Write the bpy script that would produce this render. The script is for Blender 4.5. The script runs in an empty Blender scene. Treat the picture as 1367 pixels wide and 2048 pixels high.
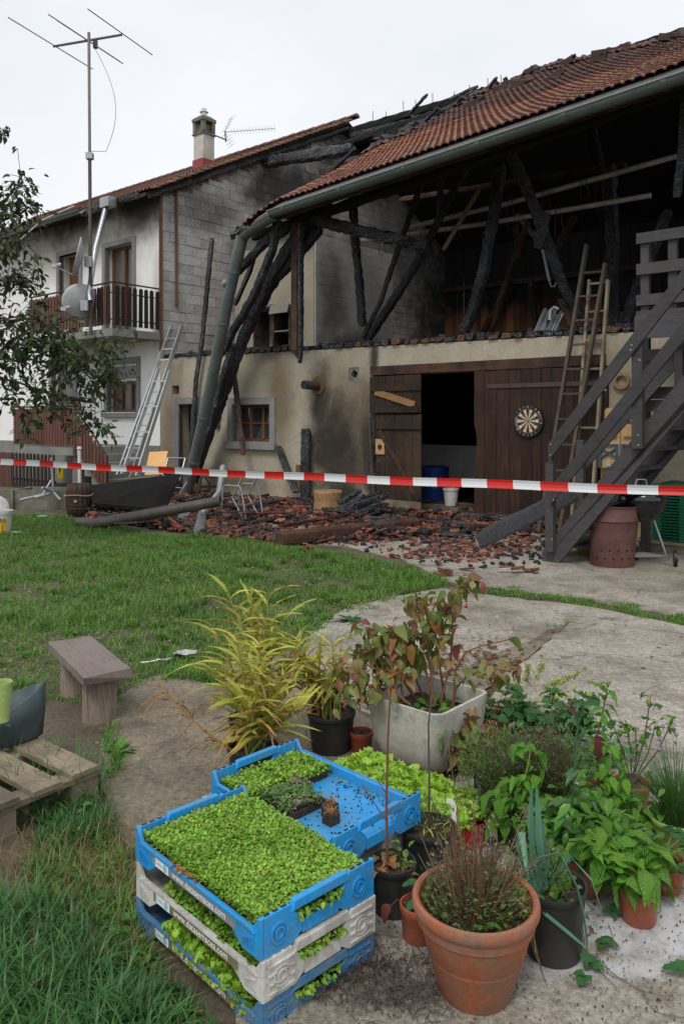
import bpy, math, random
import numpy as np
from mathutils import Vector, Matrix
random.seed(7); np.random.seed(7)
rnd = random.random
def ru(a, b): return a + (b - a) * random.random()
C = bpy.context.scene.collection
SC = bpy.context.scene

# ------------------------------------------------------------------ camera, sky, sun, exposure
FL, CX, HY, EYE = 1570.0, 683.5, 838.0, 1.5
cam = bpy.data.cameras.new('camera'); camo = bpy.data.objects.new('camera', cam); C.objects.link(camo)
camo.location = (0, 0, EYE); camo.rotation_euler = (math.radians(90), 0, 0)
cam.sensor_fit = 'VERTICAL'; cam.sensor_height = 36.0; cam.sensor_width = 24.0
cam.lens = FL / 2048 * 36; cam.shift_y = -(1024 - HY) / 2048; cam.clip_end = 3000; cam.clip_start = 0.05
SC.camera = camo
w = bpy.data.worlds.new('World'); SC.world = w; w.use_nodes = True
wn = w.node_tree; wn.nodes.clear()
out = wn.nodes.new('ShaderNodeOutputWorld'); bg = wn.nodes.new('ShaderNodeBackground')
sky = wn.nodes.new('ShaderNodeTexSky'); sky.sky_type = 'NISHITA'; sky.sun_disc = False
SUN_EL, SUN_AZ = 55, 200
sky.sun_elevation = math.radians(SUN_EL); sky.sun_rotation = math.radians(SUN_AZ); sky.dust_density = 3
skm = wn.nodes.new('ShaderNodeVectorMath'); skm.operation = 'SCALE'; skm.inputs['Scale'].default_value = 0.7
tc = wn.nodes.new('ShaderNodeTexCoord'); mp = wn.nodes.new('ShaderNodeMapping'); mp.inputs['Scale'].default_value = (1, 1, 2.2)
nz = wn.nodes.new('ShaderNodeTexNoise'); nz.inputs['Scale'].default_value = 1.7; nz.inputs['Detail'].default_value = 5; nz.inputs['Roughness'].default_value = .5
rp = wn.nodes.new('ShaderNodeValToRGB'); e = rp.color_ramp.elements
e[0].position = .3; e[0].color = (7.3, 7.65, 8.2, 1); e[1].position = .75; e[1].color = (9.0, 9.2, 9.5, 1)
mx = wn.nodes.new('ShaderNodeMix'); mx.data_type = 'RGBA'; mx.inputs[0].default_value = .9
L = wn.links.new
L(tc.outputs['Generated'], mp.inputs['Vector']); L(mp.outputs[0], nz.inputs['Vector']); L(nz.outputs['Fac'], rp.inputs[0])
L(sky.outputs[0], skm.inputs[0]); L(skm.outputs[0], mx.inputs[6]); L(rp.outputs[0], mx.inputs[7])
L(mx.outputs[2], bg.inputs['Color']); bg.inputs['Strength'].default_value = 0.1; L(bg.outputs[0], out.inputs[0])
sun = bpy.data.lights.new('sun', 'SUN'); sun.energy = 1.5; sun.angle = math.radians(20); sun.color = (1, .96, .9)
suno = bpy.data.objects.new('sun', sun); C.objects.link(suno)
suno.rotation_euler = (math.radians(90 - SUN_EL), 0, math.radians(180 - SUN_AZ + 0)); suno.location = (0, -5, 20)
SC.view_settings.view_transform = 'Standard'; SC.view_settings.look = 'None'; SC.view_settings.gamma = 1
SC.view_settings.exposure = 0.22; SC.view_settings.use_curve_mapping = False

# ------------------------------------------------------------------ coordinates
# camera-independent world frame: X right, Y away, Z up. The farmyard front runs obliquely: facade frame (u along, v inwards)
VPX = -1200.0
_n = math.hypot(CX - VPX, FL); UX, UY = (CX - VPX) / _n, -FL / _n      # u direction
VX, VY = -UY, UX                                                      # v direction (into the building)
ANG = math.atan2(UY, UX)
P0Y = EYE * FL / (1055 - HY); P0 = ((1057 - CX) / FL * P0Y, P0Y)
def fw(u, v, z): return (P0[0] + u * UX + v * VX, P0[1] + u * UY + v * VY, z)
def wf(x, y, z): dx, dy = x - P0[0], y - P0[1]; return (dx * UX + dy * UY, dx * VX + dy * VY, z)
def G(px, py, z=0.0): Y = (EYE - z) * FL / (py - HY); return Vector(((px - CX) / FL * Y, Y, z))
def W(px, py, Y): return Vector(((px - CX) / FL * Y, Y, EYE - (py - HY) / FL * Y))
def Fp(px, py, v=0.0):   # facade coords (u, v, z) of a sight through (px, py) on the plane v
    k = (px - CX) / FL; bx, by = P0[0] + v * VX, P0[1] + v * VY
    u = (k * by - bx) / (UX - k * UY); Y = by + u * UY
    return (u, v, EYE - (py - HY) / FL * Y)
def FW(px, py, v=0.0): return Vector(fw(*Fp(px, py, v)))
def proj(p): return (CX + p[0] / p[1] * FL, HY - (p[2] - EYE) / p[1] * FL)

# ------------------------------------------------------------------ materials
def N(nt, t, **kw):
    n = nt.nodes.new(t)
    for k, v in kw.items(): setattr(n, k, v)
    return n
def setin(n, **kw):
    for k, v in kw.items(): n.inputs[k.replace('_', ' ')].default_value = v
def c4(c): return (c[0], c[1], c[2], 1.0)
def mathn(nt, op, a, b=None, c=None):
    n = N(nt, 'ShaderNodeMath', operation=op)
    for i, x in enumerate((a, b, c)):
        if x is None: continue
        if isinstance(x, (int, float)): n.inputs[i].default_value = x
        else: nt.links.new(x, n.inputs[i])
    return n.outputs[0]
def mixc(nt, f, a, b, mode='MIX'):
    n = N(nt, 'ShaderNodeMix', data_type='RGBA', blend_type=mode)
    for i, x in ((0, f), (6, a), (7, b)):
        if isinstance(x, (int, float)): n.inputs[i].default_value = x
        elif isinstance(x, tuple): n.inputs[i].default_value = c4(x)
        else: nt.links.new(x, n.inputs[i])
    return n.outputs[2]
def noise(nt, vec, scale, detail=4, rough=.55, dist=0):
    n = N(nt, 'ShaderNodeTexNoise'); setin(n, Scale=scale, Detail=detail, Roughness=rough, Distortion=dist)
    nt.links.new(vec, n.inputs['Vector']); return n.outputs['Fac']
def ramp(nt, fac, stops, interp='LINEAR'):
    n = N(nt, 'ShaderNodeValToRGB'); n.color_ramp.interpolation = interp
    el = n.color_ramp.elements
    while len(el) < len(stops): el.new(.5)
    for i, (p, c) in enumerate(stops):
        el[i].position = p; el[i].color = c4(c) if isinstance(c, tuple) else (c, c, c, 1)
    nt.links.new(fac, n.inputs[0]); return n.outputs[0]
def mapv(nt, vec, scale=(1, 1, 1), loc=(0, 0, 0), rot=(0, 0, 0)):
    n = N(nt, 'ShaderNodeMapping'); setin(n, Scale=scale, Location=loc, Rotation=rot); nt.links.new(vec, n.inputs['Vector']); return n.outputs[0]
def newmat(name):
    m = bpy.data.materials.new(name); m.use_nodes = True; nt = m.node_tree; b = nt.nodes['Principled BSDF']; return m, nt, b
def coords(nt, kind):
    if kind == 'object': return N(nt, 'ShaderNodeTexCoord').outputs['Object']
    pos = N(nt, 'ShaderNodeNewGeometry').outputs['Position']
    if kind == 'world': return pos
    s = N(nt, 'ShaderNodeVectorMath', operation='SUBTRACT'); nt.links.new(pos, s.inputs[0]); s.inputs[1].default_value = (P0[0], P0[1], 0)
    def dot(v):
        d = N(nt, 'ShaderNodeVectorMath', operation='DOT_PRODUCT'); nt.links.new(s.outputs[0], d.inputs[0]); d.inputs[1].default_value = v; return d.outputs['Value']
    cb = N(nt, 'ShaderNodeCombineXYZ'); nt.links.new(dot((UX, UY, 0)), cb.inputs[0]); nt.links.new(dot((VX, VY, 0)), cb.inputs[1]); nt.links.new(dot((0, 0, 1)), cb.inputs[2])
    return cb.outputs[0]
def stains(nt, vec, col, spots, colour, axes=(0, 2), nscale=2.5, namp=.9):
    sp = N(nt, 'ShaderNodeSeparateXYZ'); nt.links.new(vec, sp.inputs[0]); a, b = sp.outputs[axes[0]], sp.outputs[axes[1]]
    nn = mathn(nt, 'MULTIPLY', mathn(nt, 'SUBTRACT', noise(nt, vec, nscale, 6, .62), .5), namp)
    tot = None
    for (cx, cz, rx, rz, k) in spots:
        dx = mathn(nt, 'DIVIDE', mathn(nt, 'SUBTRACT', a, cx), rx); dz = mathn(nt, 'DIVIDE', mathn(nt, 'SUBTRACT', b, cz), rz)
        r = mathn(nt, 'SQRT', mathn(nt, 'ADD', mathn(nt, 'MULTIPLY', dx, dx), mathn(nt, 'MULTIPLY', dz, dz)))
        m = mathn(nt, 'ADD', mathn(nt, 'SUBTRACT', 1.0, r), nn)
        n = N(nt, 'ShaderNodeMapRange'); n.interpolation_type = 'SMOOTHSTEP'; nt.links.new(m, n.inputs[0])
        n.inputs[1].default_value = 0; n.inputs[2].default_value = .85; n.inputs[3].default_value = 0; n.inputs[4].default_value = k
        tot = n.outputs[0] if tot is None else mathn(nt, 'MAXIMUM', tot, n.outputs[0])
    return mixc(nt, tot, col, colour)
def bumpn(nt, b, h, strength=.3, dist=.01, prev=None):
    n = N(nt, 'ShaderNodeBump'); setin(n, Strength=strength, Distance=dist); nt.links.new(h, n.inputs['Height'])
    if prev is not None: nt.links.new(prev, n.inputs['Normal'])
    nt.links.new(n.outputs[0], b.inputs['Normal']); return n.outputs[0]
def mat(name, cols, rough=.8, scale=4, stretch=(1, 1, 1), bump=.2, bscale=30, bdist=.004, metal=0, co='object', dirt=None, dscale=2, damt=.5,
        rand=0.0, island=0.0, hue=0.0, spec=.5, trans=0.0, fine=.15, st=None):
    m, nt, b = newmat(name)
    v = coords(nt, co); vm = mapv(nt, v, stretch)
    f = noise(nt, vm, scale, 6, .6)
    n = len(cols); col = ramp(nt, f, [(.28 + .44 * i / max(1, n - 1), c) for i, c in enumerate(cols)]) if n > 1 else mixc(nt, 0.0, cols[0], cols[0])
    if dirt:
        col = mixc(nt, mathn(nt, 'MULTIPLY', ramp(nt, noise(nt, v, dscale, 7, .65), [(.42, 0.0), (.62, 1.0)]), damt), col, dirt)
    if st: col = st(nt, v, col)
    if fine: col = mixc(nt, fine, col, ramp(nt, noise(nt, vm, scale * 14, 3, .6), [(.3, (0.0, 0.0, 0.0)), (.7, (1.0, 1.0, 1.0))]), 'OVERLAY')
    rs = None
    if rand: rs = (N(nt, 'ShaderNodeObjectInfo').outputs['Random'], rand)
    if island: rs = (N(nt, 'ShaderNodeNewGeometry').outputs['Random Per Island'], island)
    if rs:
        h = N(nt, 'ShaderNodeHueSaturation'); nt.links.new(col, h.inputs['Color'])
        nt.links.new(mathn(nt, 'ADD', mathn(nt, 'MULTIPLY', mathn(nt, 'SUBTRACT', rs[0], .5), 2 * rs[1]), 1.0), h.inputs['Value'])
        if hue:
            r2 = mathn(nt, 'FRACT', mathn(nt, 'MULTIPLY', rs[0], 7.31))
            nt.links.new(mathn(nt, 'ADD', mathn(nt, 'MULTIPLY', mathn(nt, 'SUBTRACT', r2, .5), 2 * hue), .5), h.inputs['Hue'])
        col = h.outputs[0]
    nt.links.new(col, b.inputs['Base Color'])
    b.inputs['Roughness'].default_value = rough; b.inputs['Metallic'].default_value = metal; b.inputs['Specular IOR Level'].default_value = spec
    if bump: bumpn(nt, b, noise(nt, vm, bscale, 5, .6), bump, bdist)
    if trans:
        t = N(nt, 'ShaderNodeBsdfTranslucent'); nt.links.new(col, t.inputs[0]); ms = N(nt, 'ShaderNodeMixShader'); ms.inputs[0].default_value = trans
        nt.links.new(b.outputs[0], ms.inputs[1]); nt.links.new(t.outputs[0], ms.inputs[2]); nt.links.new(ms.outputs[0], nt.nodes['Material Output'].inputs[0])
    return m
MT = {}
def charmat(name, stretch=(1, 1, 1), sheen=(.13, .14, .165), brown=0.0):
    m, nt, b = newmat(name); v = coords(nt, 'object')
    vd = N(nt, 'ShaderNodeVectorMath', operation='ADD'); nt.links.new(mapv(nt, v, stretch), vd.inputs[0])
    nn = N(nt, 'ShaderNodeTexNoise'); setin(nn, Scale=9.0, Detail=3.0); nt.links.new(v, nn.inputs['Vector'])
    sc = N(nt, 'ShaderNodeVectorMath', operation='SCALE'); nt.links.new(nn.outputs['Color'], sc.inputs[0]); sc.inputs['Scale'].default_value = .07
    nt.links.new(sc.outputs[0], vd.inputs[1])
    vo = N(nt, 'ShaderNodeTexVoronoi', feature='DISTANCE_TO_EDGE'); setin(vo, Scale=24.0); nt.links.new(vd.outputs[0], vo.inputs['Vector'])
    plate = ramp(nt, vo.outputs['Distance'], [(.02, 0.0), (.30, 1.0)])
    big = ramp(nt, noise(nt, v, 2.2, 4), [(.40, (.014, .014, .016)), (.66, sheen)])  # blue-grey sheen of the char painted into its base colour, in noise patches
    col = mixc(nt, plate, (.004, .004, .004), big)
    if brown: col = mixc(nt, ramp(nt, noise(nt, v, 1.3, 3), [(.62 - .2 * brown, 0.0), (.7 - .2 * brown, 1.0)]), col, (.11, .045, .02))
    nt.links.new(col, b.inputs['Base Color']); b.inputs['Roughness'].default_value = .5; b.inputs['Specular IOR Level'].default_value = .55
    hgt = mathn(nt, 'ADD', mathn(nt, 'MULTIPLY', plate, 1.0), mathn(nt, 'MULTIPLY', noise(nt, v, 60, 3), .35))
    bumpn(nt, b, hgt, .8, .011); return m
def woodmat(name, cols, stretch=(1, 1, 12), rough=.75, rand=.15, scale=3, bump=.35, dirt=None, damt=.5, co='object', spec=.3):
    # grain runs along the axis with the small stretch
    return mat(name, cols, rough=rough, scale=scale, stretch=stretch, bump=bump, bscale=scale * 5, bdist=.003, rand=rand, dirt=dirt, damt=damt, co=co, spec=spec, fine=.25)
MT['char'] = charmat('charred_wood')
MT['charb'] = charmat('charred_wood_brown', brown=.8)
MT['ashplank'] = mat('ashy_plank', [(.022, .023, .027), (.075, .078, .09)], rough=.6, scale=9, stretch=(4, 4, 4), bump=1.0, bscale=45, bdist=.006)
MT['soot'] = mat('sooty_black', [(.004, .004, .004), (.011, .010, .010)], rough=.9, scale=3, bump=.5, bscale=25)
MT['boards'] = woodmat('back_boards', [(.02, .009, .005), (.10, .038, .016), (.045, .02, .01)], stretch=(9, 9, .8), rand=.5, dirt=(.01, .009, .008), damt=.85)
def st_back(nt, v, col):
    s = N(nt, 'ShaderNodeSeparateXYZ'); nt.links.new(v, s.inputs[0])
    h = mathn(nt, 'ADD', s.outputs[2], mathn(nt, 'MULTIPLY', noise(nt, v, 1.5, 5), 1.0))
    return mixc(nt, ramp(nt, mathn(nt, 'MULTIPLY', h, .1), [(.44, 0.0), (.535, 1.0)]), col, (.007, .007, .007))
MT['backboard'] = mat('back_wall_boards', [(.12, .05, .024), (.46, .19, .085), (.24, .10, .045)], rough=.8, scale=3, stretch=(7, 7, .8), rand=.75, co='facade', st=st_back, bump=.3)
MT['door'] = woodmat('door_planks', [(.013, .007, .005), (.038, .017, .010), (.072, .026, .014)], stretch=(9, 9, .9), rand=.3, dirt=(.012, .009, .007), damt=.6, rough=.6)
MT['doorold'] = woodmat('old_door_planks', [(.03, .018, .011), (.055, .033, .02), (.022, .014, .01)], stretch=(9, 9, .9), rand=.25, dirt=(.012, .01, .008), damt=.7)
MT['picket'] = woodmat('brown_pickets', [(.075, .029, .021), (.13, .052, .037), (.095, .038, .027)], stretch=(9, 9, .8), rand=.22, rough=.55)
MT['picketdark'] = woodmat('dark_pickets', [(.014, .010, .009), (.035, .018, .014)], stretch=(9, 9, .8), rand=.25, rough=.6)  # same pickets in a much darker brown
MT['stair'] = woodmat('grey_stained_timber', [(.034, .034, .037), (.068, .066, .07), (.045, .042, .044)], stretch=(1, 7, 7), rand=.22, scale=2.5, rough=.6, bump=.3, dirt=(.045, .032, .026), damt=.45)
MT['lightwood'] = woodmat('fresh_wood', [(.42, .24, .10), (.52, .32, .15)], stretch=(6, 6, 1), rand=.1, rough=.5)
MT['ladderwood'] = woodmat('ladder_wood', [(.045, .034, .027), (.10, .078, .06)], stretch=(8, 8, 1), rand=.15)
MT['brownbeam'] = woodmat('brown_beam', [(.05, .024, .014), (.10, .05, .03), (.03, .018, .012)], stretch=(1, 8, 8), rand=.1, dirt=(.012, .01, .01), damt=.8)
MT['benchtop'] = woodmat('bench_top', [(.13, .10, .085), (.20, .16, .14), (.15, .115, .10)], stretch=(1.2, 12, 12), rand=0, scale=4, dirt=(.26, .25, .25), damt=.3)
MT['log'] = woodmat('bench_log', [(.10, .075, .055), (.30, .245, .19), (.16, .12, .09)], stretch=(6, 6, .5), rand=.1, scale=5, bump=1.0)
MT['pallet'] = woodmat('pallet_wood', [(.17, .13, .085), (.31, .255, .18), (.22, .17, .11)], stretch=(1.2, 10, 10), rand=.15, scale=5, dirt=(.07, .06, .045), damt=.7, bump=.6)
MT['barrelwood'] = woodmat('barrel_wood', [(.045, .026, .02), (.085, .05, .04)], stretch=(10, 10, .6), rand=.1, scale=5)
MT['zinc'] = mat('zinc_gutter', [(.11, .145, .14), (.17, .205, .198)], rough=.42, scale=3, bump=.08, metal=.35, dirt=(.09, .10, .095), damt=.5)
MT['zinclight'] = mat('zinc_strip', [(.17, .18, .18), (.24, .25, .25)], rough=.4, scale=4, bump=.08, metal=.4)
MT['rustpipe'] = mat('rusty_pipe', [(.10, .045, .02), (.16, .08, .04)], rough=.8, scale=8)
MT['steel'] = mat('galvanised_steel', [(.33, .34, .35), (.45, .46, .47)], rough=.38, scale=8, bump=.05, metal=.75)
MT['darksteel'] = mat('dull_steel', [(.07, .065, .06), (.14, .12, .10)], rough=.55, scale=8, bump=.1, metal=.5)
MT['alu'] = mat('aluminium', [(.52, .53, .54), (.62, .63, .64)], rough=.35, scale=8, bump=.03, metal=.7)
MT['whiteplastic'] = mat('white_plastic', [(.62, .62, .60), (.72, .72, .70)], rough=.5, scale=6, bump=.05, dirt=(.3, .28, .24), damt=.35)
MT['dish'] = mat('dish_grey', [(.36, .37, .37), (.46, .47, .47)], rough=.5, scale=4, bump=.03)
MT['glass'] = mat('window_glass', [(.02, .024, .026), (.05, .055, .06)], rough=.08, scale=1.2, bump=0, spec=.8, fine=0)
MT['curtain'] = mat('curtain_pane', [(.06, .055, .05), (.13, .12, .11)], rough=.25, scale=3, stretch=(6, 6, .3), bump=0, spec=.6, fine=0)
MT['stone'] = mat('grey_stone_trim', [(.19, .195, .19), (.26, .265, .255)], rough=.85, scale=6, bump=.25)
MT['winwood'] = woodmat('window_wood', [(.12, .05, .025), (.19, .085, .04)], stretch=(8, 8, 1), rand=.15)
MT['iron'] = mat('wrought_iron', [(.03, .022, .02), (.06, .045, .04)], rough=.6, scale=10, metal=.4)
MT['hinge'] = mat('painted_hinge', [(.06, .038, .032), (.095, .062, .052)], rough=.5, scale=8, metal=.3)
MT['tape_r'] = mat('tape_red', [(.62, .02, .015)], rough=.3, bump=0, fine=0, trans=.25)
MT['tape_w'] = mat('tape_white', [(.72, .73, .75)], rough=.3, bump=0, fine=0, trans=.25)
MT['terra'] = mat('terracotta_plastic', [(.30, .085, .036), (.39, .125, .055)], rough=.6, scale=5, bump=.2, bscale=50, dirt=(.20, .125, .085), dscale=9, damt=.85)
MT['terra2'] = mat('terracotta_small', [(.32, .075, .035), (.40, .10, .05)], rough=.4, scale=5, bump=.1, dirt=(.16, .06, .04), damt=.5)
MT['blackpot'] = mat('black_plastic', [(.012, .013, .014), (.024, .025, .027)], rough=.5, scale=8, bump=.1, dirt=(.06, .055, .05), damt=.5, dscale=5)
MT['soil'] = mat('potting_soil', [(.014, .009, .006), (.05, .03, .02), (.085, .06, .04)], rough=.95, scale=40, bump=1, bscale=90, bdist=.01)
MT['planter'] = mat('pale_planter', [(.44, .43, .38), (.56, .545, .48)], rough=.6, scale=3, bump=.1, dirt=(.20, .19, .165), dscale=5, damt=.6)
MT['blue'] = mat('blue_crate', [(.012, .25, .60), (.02, .31, .70)], rough=.42, scale=5, bump=.08, dirt=(.12, .22, .30), dscale=18, damt=.5)
MT['bluedull'] = mat('blue_crate_worn', [(.035, .15, .33), (.06, .21, .40)], rough=.5, scale=6, bump=.12, dirt=(.18, .22, .24), dscale=14, damt=.75)
MT['white'] = mat('white_crate', [(.52, .51, .47), (.64, .63, .60)], rough=.55, scale=5, bump=.12, dirt=(.24, .22, .18), dscale=16, damt=.6)
MT['labelgrey'] = mat('label_grey', [(.20, .22, .23), (.25, .27, .28)], rough=.5, bump=0)
MT['labelolive'] = mat('label_olive', [(.16, .15, .085), (.20, .19, .11)], rough=.5, bump=0)
MT['print'] = mat('white_print', [(.78, .78, .78)], rough=.6, bump=0, fine=0)
MT['stickerblue'] = mat('sticker_blue', [(.25, .50, .62)], rough=.6, bump=0, fine=0)
MT['red'] = mat('red_plastic', [(.28, .012, .012), (.36, .02, .02)], rough=.4)
MT['green'] = mat('green_crates', [(.005, .11, .06), (.01, .16, .085)], rough=.5, scale=6, bump=.1)
MT['limepot'] = mat('lime_pot', [(.30, .42, .12), (.38, .50, .17)], rough=.4)
MT['barrelred'] = mat('maroon_drum', [(.085, .03, .03), (.12, .048, .045)], rough=.55, scale=4, bump=.1, dirt=(.16, .085, .05), dscale=3, damt=.7)
MT['enamel'] = mat('black_enamel', [(.006, .007, .010)], rough=.15, bump=0, spec=.7, fine=0)
MT['orange'] = mat('amber_panel', [(.62, .26, .004), (.72, .36, .008)], rough=.35, scale=5, dirt=(.35, .13, .01), damt=.5)
MT['bluebarrel'] = mat('blue_barrel', [(.01, .045, .22)], rough=.4)
MT['dkgreen'] = mat('dark_green_rubber', [(.025, .048, .055), (.05, .085, .095)], rough=.5, scale=8, bump=.2, dirt=(.09, .10, .09), dscale=6, damt=.5)
MT['concrete_obj'] = mat('mossy_concrete', [(.14, .14, .11), (.24, .23, .20)], rough=.9, scale=5, bump=.4, dirt=(.06, .075, .03), dscale=3, damt=.7)
MT['greycon'] = mat('grey_concrete', [(.20, .20, .18), (.29, .285, .26)], rough=.9, scale=4, bump=.3, dirt=(.11, .11, .09), dscale=2, damt=.6)
MT['yellow'] = mat('yellow_print', [(.75, .55, .02)], rough=.5, bump=0, fine=0)
MT['black'] = mat('black_paint', [(.008, .008, .008)], rough=.5, bump=0, fine=0)
MT['cream'] = mat('cream_sisal', [(.55, .48, .33)], rough=.8, bump=0, fine=0)
MT['dgreen'] = mat('dart_green', [(.02, .16, .05)], rough=.7, bump=0, fine=0)
MT['dred'] = mat('dart_red', [(.42, .02, .02)], rough=.7, bump=0, fine=0)
MT['bluetext'] = mat('blue_print', [(.02, .04, .30)], rough=.5, bump=0, fine=0)
MT['hose'] = mat('orange_hose', [(.55, .12, .03)], rough=.5, bump=0)
MT['rope'] = mat('rope', [(.30, .22, .13)], rough=.9)
MT['cloth'] = mat('white_sheet', [(.50, .50, .48), (.60, .60, .58)], rough=.8, scale=5, bump=.2, dirt=(.34, .32, .28), damt=.5)
MT['kraft'] = mat('folding_table_wood', [(.46, .29, .13), (.55, .36, .18)], rough=.45, scale=3, stretch=(6, 6, 1), bump=.1)
MT['bluesteel'] = mat('blue_steel', [(.035, .09, .15)], rough=.4, bump=0)
def tile_soot(nt, v, c):
    s_ = N(nt, 'ShaderNodeSeparateXYZ'); nt.links.new(v, s_.inputs[0])
    k = mathn(nt, 'ADD', mathn(nt, 'MULTIPLY', s_.outputs[1], .16), mathn(nt, 'MULTIPLY', noise(nt, v, .9, 6, .7), 1.1))
    return mixc(nt, mathn(nt, 'MULTIPLY', ramp(nt, k, [(.76, 0.0), (1.08, 1.0)]), .8), c, (.04, .019, .016))
MT['tile'] = mat('roof_tiles', [(.145, .062, .041), (.215, .09, .058), (.105, .048, .035)], rough=.8, scale=3, co='facade', bump=.4, bscale=40, rand=.28, hue=.012,
    st=lambda nt, v, c: tile_soot(nt, v, mixc(nt, ramp(nt, noise(nt, v, 6, 6, .7), [(.54, 0.0), (.62, .8)]), c, (.17, .165, .095))))
MT['tilestuff'] = mat('roof_tiles_far', [(.17, .06, .034), (.24, .09, .052), (.13, .048, .03)], rough=.8, scale=3, co='facade', bump=.4, bscale=40, island=.3, st=tile_soot)
MT['tileold'] = mat('old_roof_tiles', [(.13, .06, .038), (.21, .10, .06)], rough=.85, scale=3, bump=.4, island=.3, dirt=(.06, .04, .03), damt=.6, co='world')
MT['shard'] = mat('tile_shards', [(.20, .066, .038), (.29, .10, .06)], rough=.85, scale=6, bump=.3, island=.6, dirt=(.03, .02, .018), dscale=1.2, damt=.9, co='world')
MT['shard1'] = mat('tile_shard_single', [(.20, .066, .038), (.29, .10, .06)], rough=.85, scale=6, bump=.3, rand=.4, dirt=(.03, .02, .018), dscale=1.2, damt=.8, co='world')
MT['charcoal'] = mat('charcoal_bits', [(.008, .008, .009), (.03, .03, .033)], rough=.7, scale=9, bump=.5, island=.4)
# --- leaves
def leafmat(name, cols, island=.25, hue=.03, rough=.5, trans=.38, scale=6, dirt=None, damt=.5, rand=0.0, dscale=14):
    return mat(name, cols, rough=rough, scale=scale, bump=.15, bscale=60, bdist=.002, island=island, hue=hue, trans=trans, rand=rand, fine=0, co='object', dirt=dirt, dscale=dscale, damt=damt, spec=.4)
MT['grass'] = leafmat('lawn_grass', [(.08, .20, .03), (.16, .32, .055)], island=.5, hue=.03, scale=1.2, dirt=(.20, .25, .06), damt=.35, dscale=1.5)
MT['grassdk'] = leafmat('rank_grass', [(.035, .12, .03), (.085, .22, .055)], island=.45, hue=.025, scale=2, rough=.4)
MT['straw'] = leafmat('dry_straw', [(.22, .15, .07), (.34, .25, .13)], island=.35, hue=.01)
MT['seed'] = leafmat('seedling_leaves', [(.17, .34, .03), (.34, .54, .08)], island=.36, hue=.03, scale=5)
MT['seed2'] = leafmat('purple_tinged_seedlings', [(.10, .20, .05), (.16, .26, .08), (.26, .18, .16)], island=.3, hue=.03, scale=9)
MT['lettuce'] = leafmat('lettuce_leaves', [(.28, .50, .04), (.42, .66, .09)], island=.22, hue=.015, scale=9)
MT['darkred'] = leafmat('dark_red_lettuce', [(.04, .006, .012), (.09, .015, .02)], island=.4)
MT['ginger'] = leafmat('ginger_leaves', [(.34, .50, .06), (.54, .58, .10), (.46, .52, .08)], island=0, rand=.25, hue=.025, scale=9, dirt=(.50, .30, .10), damt=.45)
MT['gingerdry'] = leafmat('dry_ginger_leaves', [(.38, .20, .06), (.50, .30, .12)], island=0, rand=.2, hue=.01)
MT['gstem'] = leafmat('ginger_stem', [(.18, .24, .05), (.28, .28, .08)], island=0, hue=0, trans=0)
MT['shrub'] = leafmat('turning_leaves', [(.10, .14, .03), (.17, .15, .05), (.20, .085, .045), (.09, .13, .03)], island=0, rand=.3, hue=.035, scale=11, dirt=(.20, .06, .035), damt=.6, dscale=9)
MT['redstem'] = mat('red_stem', [(.14, .05, .028), (.20, .08, .04)], rough=.6, scale=20)
MT['pepper'] = leafmat('pepper_leaves', [(.10, .29, .025), (.19, .43, .05)], island=0, rand=.25, hue=.015, rough=.28, scale=14)
MT['berry'] = leafmat('strawberry_leaves', [(.04, .16, .045), (.085, .25, .07)], island=0, rand=.3, hue=.02, rough=.45, scale=18)
MT['redleaf'] = leafmat('red_leaf', [(.20, .03, .035), (.15, .045, .04)], island=0, hue=.01, rand=.2)
MT['herb'] = leafmat('herb_leaves', [(.09, .17, .045), (.18, .25, .07)], island=.45, hue=.03)
MT['drybits'] = leafmat('dry_herb', [(.13, .085, .07), (.20, .13, .10)], island=.5, hue=.03)
MT['chive'] = leafmat('chive_blades', [(.05, .14, .03), (.11, .22, .05)], island=.35, hue=.02)
MT['thistle'] = leafmat('thistle_leaves', [(.07, .16, .07), (.12, .22, .10)], island=0, hue=0)
MT['darktile'] = mat('burnt_tiles', [(.02, .014, .012), (.07, .035, .025)], rough=.85, scale=4, bump=.3, co='facade')
MT['leek'] = leafmat('leek_leaves', [(.08, .20, .13), (.13, .28, .18)], island=0, hue=0, rough=.4, trans=.1)
MT['yellowherb'] = leafmat('yellow_green_herb', [(.30, .36, .08), (.42, .46, .14)], island=.3)
MT['appleleaf'] = leafmat('apple_leaves', [(.022, .062, .018), (.048, .10, .028)], island=.5, hue=.02, dirt=(.12, .075, .035), damt=.5, scale=3, dscale=1.1)
MT['bark'] = mat('bark', [(.05, .038, .03), (.10, .08, .06)], rough=.9, scale=12, bump=.6)
MT['mauve'] = mat('mauve_flower', [(.22, .13, .22)], rough=.7, bump=0)
MT['physalis'] = leafmat('physalis_fruit', [(.25, .38, .06)], island=0, hue=0)

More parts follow.
